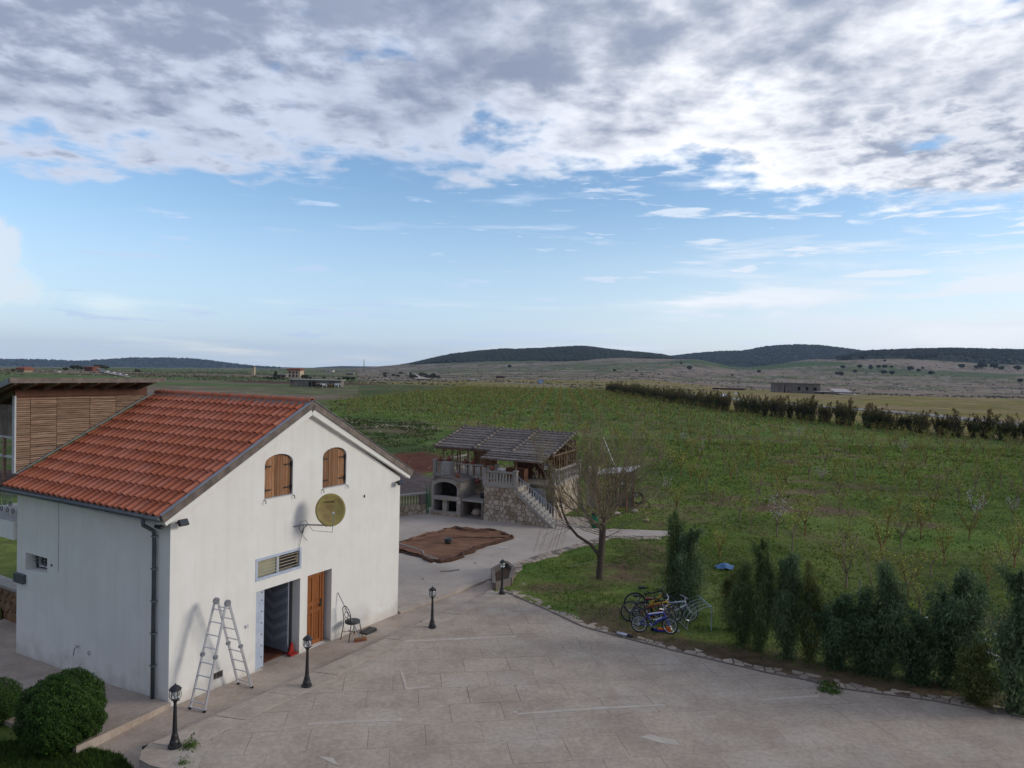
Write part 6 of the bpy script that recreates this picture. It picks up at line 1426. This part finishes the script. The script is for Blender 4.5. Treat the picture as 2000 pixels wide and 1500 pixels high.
def bike(label, loc, rz, lean, m1, m2, R1=.31, steer=0., saddle='rubber', s=1., front=True, bars='black_iron'):
    t = thing('bicycle', label, 'bicycle', loc, rz, 'bicycles parked at the rack'); t.rotation_euler = Euler((lean, 0, rz), 'XYZ'); t.scale = (s, s, s)
    rim = 'galv' if m1 in ('black_iron', 'maroon') else 'chrome'; wheel(t, -.5, R1, R1, rim)
    bb = Vector((-.08, 0, R1-.03)); seat = Vector((-.24, 0, R1+.36)); hd = Vector((.30, 0, R1+.40)); hl = Vector((.335, 0, R1+.28)); ax = Vector((-.5, 0, R1)); fx = Vector((.5, 0, R1))
    MB().tube([bb, hl], .03, 8).build('down_tube', m2, t, True); MB().tube([seat*.8+bb*.2, hd], .025, 8).build('top_tube', m1, t, True)
    f = MB().tube([bb, seat], .018, 8).tube([hd, hl], .022, 8)
    for y in (-.05, .05): f.tube([bb+Vector((0, y*.5, 0)), ax+Vector((0, y, 0))], .010, 6).tube([seat*.85+bb*.15, ax+Vector((0, y, 0))], .009, 6)
    f.build('frame', m1, t, True); MB().tube([seat, seat+Vector((-.03, 0, .13))], .013, 6).build('seat_post', 'chrome', t)
    MB().add([(-.40, -.07, R1+.50), (-.40, .07, R1+.50), (-.26, .05, R1+.505), (-.12, .015, R1+.49), (-.12, -.015, R1+.49), (-.26, -.05, R1+.505), (-.40, -.06, R1+.45), (-.40, .06, R1+.45), (-.14, 0, R1+.46)], [(0, 1, 2, 5), (5, 2, 3, 4), (6, 7, 1, 0), (0, 5, 6), (5, 4, 8, 6), (1, 7, 2), (2, 7, 8, 3), (3, 8, 4), (6, 8, 7)]).build('saddle', saddle, t, False)
    c = MB().torus((bb.x, .045, bb.z), .075, .006, 16, 4); c.tube([bb+Vector((0, .06, 0)), bb+Vector((.12, .065, -.10))], .010, 5).tube([bb+Vector((0, -.06, 0)), bb+Vector((-.12, -.065, .10))], .010, 5).build('crank', 'chrome', t)
    for sx in (1, -1): MB().box((bb.x+sx*.12-.045, sx*.065 if sx > 0 else -.145, bb.z-sx*.1-.012), (bb.x+sx*.12+.045, .145 if sx > 0 else -.065, bb.z-sx*.1+.012)).build('pedal', 'rubber', t)
    MB().tube([ax+Vector((0, .045, .03)), bb+Vector((0, .045, .07))], .004, 4).tube([ax+Vector((0, .045, -.03)), bb+Vector((0, .045, -.07))], .004, 4).build('chain', 'rubber', t)
    fk = bpy.data.objects.new('fork', MB().tube([hd+Vector((-.01, 0, .06)), hl], .014, 6).tube([hl+Vector((0, -.06, 0)), fx+Vector((0, -.05, 0))], .013, 6).tube([hl+Vector((0, .06, 0)), fx+Vector((0, .05, 0))], .013, 6).tube([hl+Vector((0, -.06, 0)), hl+Vector((0, .06, 0))], .015, 6).mesh('fork')); COL.objects.link(fk); fk.parent = t; fk.data.materials.append(M[m1])
    M4 = Matrix.Translation(hd) @ Matrix.Rotation(steer, 4, (hd-hl).normalized()) @ Matrix.Translation(-hd); fk.matrix_local = M4
    if front: w_ = wheel(t, .5, R1, R1, rim); w_.matrix_local = M4 @ Matrix.Translation((.5, 0, R1))
    hb = MB().tube([hd+Vector((-.02, 0, .05)), hd+Vector((.03, 0, .11))], .013, 6).tube([hd+Vector((-.06, -.28, .16)), hd+Vector((.02, -.12, .13)), hd+Vector((.03, 0, .11)), hd+Vector((.02, .12, .13)), hd+Vector((-.06, .28, .16))], .011, 6); h = hb.build('handlebar', bars, t); h.matrix_local = M4
    for sy in (-1, 1): g_ = MB().tube([hd+Vector((-.10, sy*.31, .165)), hd+Vector((-.04, sy*.22, .155))], .017, 6).build('grip', 'rubber', t); g_.matrix_local = M4
    return t
GB = [(1243, 1240, -4, 8, 'blue', 'blue', .265, .3, 'blue and white child bicycle, nearest of the bicycles', .92), ]
b0 = hit(1278, 1238); zb = b0.z
t = bike('blue and white child bicycle, nearest of the bicycles at the rack', (b0.x+.02, b0.y+.05, zb), R(-6), R(-14), 'blue', 'blue', .27, R(-25), 'rubber', .98, True, 'chrome')
MB().tube([(-.05, -.026, .42), (.22, -.026, .50)], .016, 6).build('frame_panel', 'bike_white', t); lt = MB()
for i in range(6): lt.box((.03+i*.035, -.052, .40+i*.022), (.052+i*.035, -.045, .435+i*.022))
lt.build('lettering', 'bike_white', t); MB().tube([(-.2, 0, .60), (.27, 0, .68)], .023, 8).build('top_cover', 'bike_white', t)
b1 = hit(1330, 1222); bike('silver and white bicycle pushed into the rack with its fork turned', (b1.x-.12, b1.y+.35, zb), R(-12), R(10), 'silver', 'bike_white', .32, R(35), 'rubber', 1.03, True, 'silver')
bike('dark red bicycle with chrome rims standing between the blue and the yellow one', (b0.x+.10, b0.y+.72, zb-.02), R(4), R(-8), 'maroon', 'maroon', .31, R(10), 'rubber', 1., True)
bike('yellow bicycle with white seat post in the middle of the rack', (b0.x+.32, b0.y+1.15, zb-.03), R(-2), R(6), 'yellow', 'bike_white', .32, R(-10), 'maroon', 1.04, True, 'bike_white')
bike('black bicycle with thick tyres, second from the back', (b0.x-.05, b0.y+1.25, zb-.04), R(6), R(-4), 'black_iron', 'black_iron', .33, R(15), 'rubber', 1.05, True)
bike('tall black bicycle with raised saddle, farthest at the back', (b0.x+.28, b0.y+1.95, zb-.06), R(2), R(3), 'black_iron', 'yellow', .34, R(-30), 'rubber', 1.18, True)
p = hit(1300, 1236); t = thing('toy_scooter', 'orange and blue toy scooter lying on the grass in front of the rack', 'scooter', p, R(-12))
MB().box((-.38, -.06, .03), (.02, .06, .08)).build('deck', 'blue', t); MB().box((-.25, -.065, .082), (.0, .065, .11)).build('deck_cover', 'orange', t); MB().lathe([(.05, -.02), (.08, -.02), (.08, .02), (.05, .02)], 12, (.1, 0, .08), Matrix.Rotation(PI/2, 4, 'X')).build('wheel', 'orange', t, True); MB().lathe([(.04, -.02), (.07, -.02), (.07, .02), (.04, .02)], 12, (-.42, 0, .07), Matrix.Rotation(PI/2, 4, 'X')).build('wheel', 'rubber', t, True)
MB().tube([(.05, 0, .08), (.22, .04, .12), (.42, .1, .05)], .018, 6).tube([(.38, -.04, .05), (.46, .24, .05)], .014, 6).build('handle', 'galv', t); MB().box((.02, -.03, .11), (.12, .03, .2)).build('mudguard', 'orange', t)
p = hit(1212, 1243); t = thing('pump', 'silver hand pump with black ends lying on the stone border', 'pump', (p.x+.05, p.y, p.z+.06), R(-32)); MB().tube([(-.18, 0, 0), (.18, 0, -.0)], .045, 10).build('barrel', 'silver', t, True); MB().tube([(.18, 0, 0), (.36, 0, -.02)], .052, 10).build('end_cap', 'rubber', t); MB().tube([(-.18, 0, 0), (-.32, 0, .01)], .015, 6).tube([(-.32, -.06, .01), (-.32, .06, .01)], .015, 6).build('handle', 'rubber', t)
A0 = hit(1389, 1233); rp = at(1389, 1186, A0.y); B0 = at(1326, 1152, A0.y+3.0); hgt = rp.z-A0.z; RK = thing('bike_rack', 'grey-green tubular bicycle rack with curved hoops in front of the cypress screen', 'bicycle rack', A0)
ra = Vector((0, 0, hgt)); rb = Vector((B0.x-A0.x, B0.y-A0.y, hgt)); MB().tube([ra, rb], .022, 8).build('top_rail', 'rack', RK); MB().tube([(0, 0, -.02), ra], .022, 8).build('post', 'rack', RK); MB().tube([(rb.x, rb.y, -.05), rb], .022, 8).build('post', 'rack', RK)
MB().tube([(-.78, -.03, .02), (rb.x-.78, rb.y-.03, .0)], .016, 6).build('ground_rail', 'rack', RK)
for i in range(12):
    k = .02+i*.086; o = rb*k; o = Vector((rb.x*k, rb.y*k, 0)); pts = [(o.x-.78+.78*(1-math.cos(a)), o.y-.03*math.cos(a), hgt*math.sin(a)) for a in [PI/2*j/9 for j in range(10)]]; MB().tube(pts, .013, 5).build('hoop', 'rack', RK)
p = hit(1415, 1112); t = thing('cloth', 'crumpled light blue cloth lying in the orchard grass', 'cloth', p); X = np.linspace(-.42, .42, 26); Y = np.linspace(-.3, .3, 18); GX, GY = np.meshgrid(X, Y, indexing='ij'); Z = .05+.34*fbm(GX*4+5, GY*4, 2)*np.clip(1.2-np.hypot(GX/.5, GY/.4), 0, 1); nx, ny = GX.shape
i, j = np.meshgrid(np.arange(nx-1), np.arange(ny-1), indexing='ij'); F = np.stack([i*ny+j, (i+1)*ny+j, (i+1)*ny+j+1, i*ny+j+1], -1).reshape(-1, 4); meshobj('sheet', npmesh('sheet', np.stack([GX*(1+.12*np.sin(GY*7))+.15*GY, GY*(1+.25*np.sin(GX*5+1)), Z], -1).reshape(-1, 3), F, None, True), 'cloth_blue', t)
# rubbish heap at the right edge
r = np.random.RandomState(9); c0 = hit(1935, 1265)
for k in range(26):
    o = rock_scrap(1935, 1265, .05+.12*r.rand(), ('litter', 'tin', 'border_stone', 'hose')[k % 4 if k % 4 < 3 or k % 8 == 3 else 0], 'pale scrap of the rubbish heap behind the right-hand cypresses', 'litter', .4, Tz)
    o['group'] = 'scraps of the rubbish heap'; o.location = (c0.x+r.randn()*.9, c0.y+r.randn()*1.6, float(Tz(c0.x, c0.y))+.03)

# ------------------------------------------------------------------ far side: road, car, buildings, trees
RD = [(-38, 620), (-23, 500), (18, 420), (52, 375), (70, 320), (75, 249), (86, 200), (98, 165), (100, 130), (108, 90)]
def ribbon(name, line, w, m, dz=.18, n=60):
    V = []
    for i in range(n+1):
        p = poly_lerp(line, i/n); q = poly_lerp(line, min(i/n+.01, 1)); q0 = poly_lerp(line, max(i/n-.01, 0)); d = Vector((q[0]-q0[0], q[1]-q0[1])).normalized(); nn = Vector((-d.y, d.x)); z = float(Tz(p[0], p[1]))
        for s in (-1, 1):
            for h in (0, -.5): V.append((p[0]+nn.x*w*s, p[1]+nn.y*w*s, z+dz+h))
    F = []
    for i in range(n): a = i*4; b = a+4; F += [(a, b, b+2, a+2), (a, a+1, b+1, b), (a+2, b+2, b+3, a+3)]
    me = bpy.data.meshes.new(name); me.from_pydata(V, [], F); me.update(); tag(meshobj(name, me, m), kind='structure')
ribbon('road', RD, 3.2, 'asphalt'); a = hit(803, 731); b = hit(828, 742); ribbon('track', [(a.x, a.y), (b.x, b.y)], 6, 'concrete_patio', .8, 12)
# pale stones along the old wall on the rough slope, plus single white stones
SV = MB(); r = random.Random(4)
def stonefield(px0, py0, px1, py1, n, jx, jy, s):
    for i in range(n):
        k = r.random(); px = px0+(px1-px0)*k+r.gauss(0, jx); py = py0+(py1-py0)*k+r.gauss(0, jy); d = ray(px, py); D = (CH+.3)/-d.z*d.y if d.z < 0 else 400
        if D > 330 or D < 15: continue
        x = d.x/d.y*D; q = s*r.uniform(.5, 1.4); z = float(Tz(x, D)); q *= .6; c = [(x+q*math.cos(a)*r.uniform(.6, 1), D+q*math.sin(a)*r.uniform(.6, 1)) for a in (0, 1.1, 2.3, 3.4, 4.4, 5.4)]; SV.prism(c, z-.1, z+q*.6, None, .3)
stonefield(735, 830, 850, 838, 60, 4, 1.5, .30); stonefield(640, 815, 740, 832, 40, 10, 5, .28); stonefield(620, 790, 860, 900, 50, 60, 25, .14); stonefield(1300, 960, 1950, 1120, 60, 120, 70, .07); stonefield(560, 752, 780, 760, 26, 20, 4, .5); stonefield(1560, 785, 1900, 800, 14, 60, 5, .3)
tag(SV.build('field_stones', 'border_stone'), 'pale stones strewn over the rough slope and the fields', 'stones', None, 'stuff')
x, y = 74.2, 249; CR_ = thing('car', 'small white car driving on the road beyond the shrub row', 'car', (x, y, float(Tz(x, y))+.2), R(95))
mb = MB(); mb.prism([(-2.0, .35), (2.05, .35), (2.08, .75), (1.2, .92), (-1.9, .95), (-2.05, .7)], -.82, .82, lambda a, z, h: (a, h, z)); mb.build('body', 'car_paint', CR_); MB().prism([(-1.75, .952), (.95, .952), (.35, 1.42), (-1.2, 1.45)], -.72, .72, lambda a, z, h: (a, h, z)).build('cabin', 'car_paint', CR_)
for s in (-1, 1): MB().prism([(-1.5, 1.0), (.7, 1.0), (.3, 1.36), (-1.15, 1.38)], .722*s, .735*s, lambda a, z, h: (a, h, z)).build('window', 'glass_dark', CR_)
MB().prism([(-.6, .0), (.6, .0), (.5, .42), (-.5, .42)], 0, .02, lambda a, z, h: (.98-z*1.2+h, a, 1.0+z)).build('windscreen', 'glass_dark', CR_)
for X_ in (-1.25, 1.3):
    for s in (-1, 1): MB().lathe([(.33, 0), (.33, .2)], 12, (0, 0, 0), Matrix.Translation((X_, s*.62 if s > 0 else -.82, .33)) @ Matrix.Rotation(-PI/2, 4, 'X')).build('wheel', 'rubber', CR_)
for px, py, D, lb, m in ((1437, 768, 262, 'round white road sign beyond the shrub row', 'sign_white'), (1056, 745, 420, 'small pale blue road sign beside the far bend of the road', 'sign_blue')):
    p = at(px, py, D); z = float(Tz(p.x, p.y)); t = thing('road_sign', lb, 'sign', (p.x, p.y, z)); MB().tube([(0, 0, 0), (0, 0, p.z-z)], .06, 5).build('post', 'galv', t)
    (MB().lathe([(.5, 0), (.5, .05)], 12, (0, -.08, p.z-z), Matrix.Rotation(PI/2, 4, 'X')) if m == 'sign_white' else MB().box((-1.4, -.1, p.z-z-.9), (1.4, -.05, p.z-z+.9))).build('panel', m, t)
def block(name, label, cat, px0, px1, pyt, pyb, D, depth, m, wins=(), roof=None, rz=0., wm='dark_open', rh=0):
    """plain far building: px/py give its front outline, D its distance"""
    D = hit((px0+px1)/2, pyb).y; a = at(px0, pyb, D); b = at(px1, pyb, D); tp = at((px0+px1)/2, pyt, D); w = b.x-a.x; h = tp.z-(a.z+b.z)/2; t = thing(name, label, cat, ((a.x+b.x)/2, D, (a.z+b.z)/2-.3), rz); h += .3
    MB().box((-w/2, 0, -4), (w/2, depth, h)).build('wall', m, t)
    for (f0, f1, g0, g1) in wins: MB().box((-w/2+w*f0, -.12, h*g0), (-w/2+w*f1, -.02, h*g1)).build('window', wm, t)
    if roof: MB().prism([(-w/2-.5, -.5), (w/2+.5, -.5), (w/2+.5, depth+.5), (-w/2-.5, depth+.5)], h+.02, h+rh, None, .45 if rh > .6 else 0).build('roof', roof, t)
    return t, w, h
t, w, h = block('stone_barn', 'long dark stone barn with small windows on the right beyond the road', 'barn', 1515, 1600, 749.5, 768, 352, 9, 'grey_wall', [(.5, .56, .35, .7), (.68, .73, .35, .7), (.85, .92, .3, .68), (.20, .22, 0, .8)], 'wood_weather', R(-6), rh=.35)
t, w, h = block('shed', 'low shed with pale sloping tin roof right of the stone barn', 'shed', 1634, 1668, 766, 771.5, 352, 7, 'grey_wall', [(.1, .2, .2, .8)])
mb = MB(); q = [(-w/2+.8, -.8, h-.9), (w/2+1.2, -.8, h-1.1), (w/2-1.2, 6.5, h+1.5), (-w/2-.8, 6.5, h+1.5)]; mb.add(q+[(a_, b_, c2-.15) for a_, b_, c2 in q], [(0, 1, 2, 3), (7, 6, 5, 4), (4, 5, 1, 0), (5, 6, 2, 1), (6, 7, 3, 2), (7, 4, 0, 3)]); mb.build('roof', 'tin', t)
t, w, h = block('shed', 'low grey shed between the stone barn and the tin-roofed shed', 'shed', 1600, 1622, 765.5, 770, 350, 6, 'grey_wall', [(.2, .4, .1, .7)], 'tin', 0, rh=.2)
block('ruined_wall', 'low reddish wall ruin left of the stone barn', 'wall', 1393, 1455, 758, 761.5, 400, 2, 'timber_red', [(.1, .15, 0, .9)], 'tin', 0, rh=.15)
block('stone_hut', 'small reddish stone hut beside the far bend of the road', 'hut', 969, 986, 735, 738.5, 560, 7, 'timber_red', [(.1, .16, 0, .8), (.6, .65, 0, .7)], 'wood_weather', 0, rh=.3)
block('house', 'two-storey pale farmhouse with red hipped roof in the left distance', 'house', 561, 586, 723.5, 736.5, 640, 10, 'pale_wall', [(.12, .26, .55, .85), (.4, .54, .55, .85), (.68, .8, .55, .85), (.12, .26, .1, .4), (.4, .54, .0, .42), (.68, .8, .1, .4)], 'far_roof', 0, rh=1.8)
block('veranda_house', 'low pale annex with flat roof left of the red-roofed farmhouse', 'house', 532, 558, 731.5, 736.5, 640, 6, 'grey_wall', [(.1, .3, 0, .7), (.4, .6, 0, .7), (.7, .9, 0, .7)], 'tin', 0, rh=.25)
t, w, h = block('stable', 'long low grey stable wall with dark openings below the farmhouse', 'stable', 566, 666, 742.5, 755.5, 400, 5, 'grey_wall', [(.37, .42, .05, .75), (.44, .52, .1, .8), (.6, .64, 0, .6), (.78, .88, .05, .7)], 'tin', 0, rh=.2)
r = random.Random(2)
for i in range(9):
    px = 618+i*5+r.uniform(-1, 1); p = hit(px, 757+r.uniform(-.5, 1.5)); t = thing('cow', 'cow in the herd standing before the grey stable', 'cow', p, r.uniform(-.6, .6)+(PI if i % 2 else 0), 'cows before the stable'); s = 1.15
    mb = MB(); mb.tube([(-.85, 0, 1.0), (-.6, 0, 1.08), (0, 0, 1.0), (.6, 0, 1.08), (.8, 0, 1.1)], [.18, .30, .36, .30, .2], 7); mb.tube([(.7, 0, 1.15), (1.05, 0, 1.3), (1.3, 0, 1.2), (1.5, 0, 1.0)], [.2, .15, .14, .09], 6)
    for sx, sy in ((-.62, .16), (-.62, -.16), (.6, .15), (.6, -.15)): mb.tube([(sx, sy, .95), (sx+.03, sy, .5), (sx, sy, 0)], [.13, .07, .05], 5)
    mb.tube([(-.88, 0, 1.15), (-1.0, 0, .6)], .03, 4); mb.tube([(1.1, -.2, 1.35), (1.1, .2, 1.35)], .04, 4); mb.build('body', ('print_dark', 'log', 'timber_red', 'sign_white')[r.choice((0, 0, 1, 2, 3))], t, True); t.scale = (s, s, s)
t, w, h = block('tower', 'slender pale square tower standing alone on the left plain', 'tower', 490.5, 496.5, 716.5, 732, 820, 3, 'pale_wall', [(.3, .6, .85, .93)], 'grey_wall', 0, rh=.5)
block('house', 'tiny red-roofed house far left on the plain', 'house', 33, 47, 722.5, 727, 900, 8, 'wall_stone', [(.2, .4, .1, .6), (.6, .8, .1, .6)], 'far_roof', 0, rh=2.0)
block('house', 'pinkish house among dark trees left of the antenna panel', 'house', 165, 181, 717.5, 725, 1000, 10, 'clay', [(.1, .3, .5, .8), (.5, .7, .5, .8), (.3, .5, .1, .4)], 'far_roof', 0, rh=.8)
block('shed', 'white shed on the left plain beside the pinkish house', 'shed', 105, 113, 725, 727, 900, 5, 'litter', [], 'tin', 0, rh=.2)
block('house', 'small white building under the mast in the distance', 'house', 637, 650, 723.5, 726.5, 1500, 12, 'litter', [(.2, .4, .1, .7)], 'tin', 0, rh=.6)
block('house', 'flat-roofed pale shed among bushes right of the stable', 'shed', 676, 690, 729, 732, 900, 8, 'grey_wall', [(.2, .8, .1, .5)], 'tin', 0, rh=.5)
block('wall', 'long low pale wall in front of the green thicket', 'wall', 766, 786, 740.5, 743.5, 560, 1, 'concrete_grey', [])
p = at(710.5, 728, 1500); top = at(710.5, 702, 1500); MS = thing('mast', 'thin lattice radio mast on the horizon left of the long hill', 'mast', (p.x, p.y, p.z-3)); Hm = top.z-p.z+3
for i in range(3): a = i*2.1; MB().tube([(math.cos(a)*1.4, math.sin(a)*1.4, 0), (math.cos(a)*.3, math.sin(a)*.3, Hm)], .25, 4).build('leg', 'grey_wall', MS)
mb = MB()
for i in range(10): k = i/10; k2 = (i+1)/10; r0, r1 = 1.4-1.1*k, 1.4-1.1*k2; mb.tube([(r0, 0, Hm*k), (-r1*.5, r1*.87, Hm*k2)], .15, 3, False).tube([(-r0*.5, -r0*.87, Hm*k), (r1, 0, Hm*k2)], .15, 3, False)
mb.build('bracing', 'grey_wall', MS)
# trees one can tell apart on the slopes and the plain
def far_tree_mesh(seed):
    r = np.random.RandomState(seed); n = 60; d = r.randn(n, 3); d /= np.linalg.norm(d, axis=1)[:, None]; P = d*(.6+.4*r.rand(n, 1))*np.array([1, 1, .62])*2.6; P[:, 2] += 3.1
    bm = bmesh.new(); bmesh.ops.create_icosphere(bm, subdivisions=1, radius=1); v0 = np.array([v.co[:] for v in bm.verts]); f0 = np.array([[v.index for v in f.verts] for f in bm.faces]); bm.free(); k = len(v0)
    V = v0[None]*(1+.5*(r.rand(n, k, 1)-.5))*(.45+.5*r.rand(n, 1, 1))+P[:, None]; return npmesh('crown', V.reshape(-1, 3), (f0[None]+(np.arange(n)*k)[:, None, None]).reshape(-1, 3))
FT = [far_tree_mesh(i) for i in range(3)]; trk = MB().tube([(0, 0, -1), (.1, 0, 1.5), (0, .1, 3.2)], [.35, .28, .15], 6).mesh('trunk')
def far_tree(px, py, s, label, group, sq=1., mm='far_tree', D=None):
    p = hit(px, py) if D is None else at(px, py, D); t = thing('tree', label, 'tree', p, px*1.7, group); s = s*6*p.y/CF/5.2; t.scale = (s, s, s*sq); o = bpy.data.objects.new('crown', FT[int(px) % 3]); COL.objects.link(o); o.parent = t
    if not o.data.materials: o.data.materials.append(M[mm])
    meshobj('trunk', trk, 'bark', t)
for zx, zy, s in ((230, 305, 1.3), (395, 300, 1.3), (350, 345, 1.1), (170, 365, 1.1), (213, 375, 1.5), (500, 290, .9), (505, 312, 1.2), (580, 302, 1.2), (640, 302, 1.4), (705, 298, .9), (630, 360, 1.6), (710, 365, 1.5), (888, 325, 1.7), (970, 335, 1.2), (1095, 365, 1.5), (1010, 308, .8), (640, 235, .8), (815, 200, 1.4), (1590, 305, 2.3), (1710, 308, 2.1), (1780, 320, 1.5), (1935, 322, 1.8), (1960, 442, 1.5), (1390, 303, 1.6), (1750, 252, .8), (1530, 303, 1.2), (1170, 190, 1.2), (420, 215, 1.5), (340, 195, 1.3), (600, 180, 1.6), (670, 175, 1.5), (280, 200, 1.4), (740, 165, 1.3), (900, 180, 1.3), (960, 185, 1.4), (500, 200, 1.0)):
    far_tree(1600+zx/5, 660+zy/5, s*1.15, 'lone dark evergreen tree scattered on the bare right-hand slope', 'trees scattered on the right-hand slope', .9)
for px, py, s in ((1482, 729, 1.4), (1346, 723, 1.7), (1243, 726, .9), (1254, 733, .8), (1287, 733, .7), (1303, 697, 1.0), (1430, 735, .8), (995, 719, 1.3), (1330, 712, 1.0), (1200, 726, 1.1)): far_tree(px, py, s, 'lone dark tree on the bare slope below the wooded hills', 'trees on the middle slope', .85)
for px, py, s, q in ((522, 741, 1.1, .8), (530, 742, 1.3, .8), (538, 742.5, 1.4, .9), (545, 741, 1.2, .8), (553, 742, 1.1, .7), (592, 740, 1.3, 1.1), (599, 741, 1.5, 1.0), (606, 741, 1.1, .8), (633, 740, 1.0, .7), (663, 742, 1.0, .8), (672, 742, 1.6, .7), (680, 743, 1.7, .7), (690, 743, 1.5, .8), (515, 740, .9, .7)): far_tree(px, py, s, 'dark round tree around the far farmhouse and stable', 'trees around the farmhouse', q)
for px, py, s in ((143, 722, 1.9), (152, 722, 1.8), (160, 723, 1.6), (190, 721, 1.9), (200, 722, 2.0), (208, 722, 1.5), (268, 727, 1.3), (272, 728, 1.1), (26, 726, 1.2), (128, 725, 1.6)): far_tree(px, py, s, 'dark tree on the far left plain near the pinkish house', 'trees on the left plain', .8)
for i in range(30): px = 750+r.uniform(-2, 110); far_tree(px, 737+r.uniform(-4, 3)-(3 if px < 800 else 0), r.uniform(1.0, 1.8), 'bushy green tree in the thicket at the foot of the long hill', 'trees of the thicket below the hill', .6)
far_tree(538.5, 740, 1.0, 'slim dark cypress rising beside the red-roofed farmhouse', None, 2.6); far_tree(801.5, 739, .8, 'slim dark cypress beside the pale track below the long hill', None, 2.6)
r2 = np.random.RandomState(77); n = 16000; D = np.exp(r2.uniform(np.log(340), np.log(2300), n)); u = r2.uniform(-.8, .8, n); X = u*D; c_ = fbm(X/70, D/45, 51)*.7+fbm(X/18, D/14, 52)*.3; ok = (c_ > .53) & ~((D < 345) & (u > -.1)); X, Y, Dk = X[ok], D[ok], D[ok]
blobs('scrub', np.stack([X, Y, Tz(X, Y)+.1], 1), (.25+.55*r2.rand(len(X))**2)*(1+Dk/900), 'scrub', 'low dark scrub dotted over the distant plain and slopes', 'scrub', .6)
ok = ~ok & (r2.rand(n) < .10); X, Y, Dk = (u*D)[ok], D[ok], D[ok]
blobs('rocks', np.stack([X, Y, Tz(X, Y)], 1), (.2+.4*r2.rand(len(X))**2)*(1+Dk/900), 'border_stone', 'pale rocks scattered over the distant plain and slopes', 'rocks', .4)
# stone retaining wall behind the house on the left
P0 = hit(-70, 1175, lambda x, y: -.4); P1 = hit(60, 1228, lambda x, y: -.4); d = P1-P0; LW = d.length; RW = thing('retaining_wall', 'rough brown stone retaining wall left behind the white house', 'wall', P0, math.atan2(d.y, d.x))
MB().box((0, 0, -.6), (LW, .4, 1.02)).build('core', 'stone_mortar', RW); MB().box((-.05, -.06, 1.022), (LW, .46, 1.12)).build('coping', 'concrete_grey', RW)
for c in voronoi([(0, 0), (LW, 0), (LW, 1.0), (0, 1.0)], jgrid(0, LW, 0, 1.0, .36, .28), .03): MB().prism(c, 0, .07, lambda x, z, h: (x, -h, z), .12).build('stone', 'log', RW)
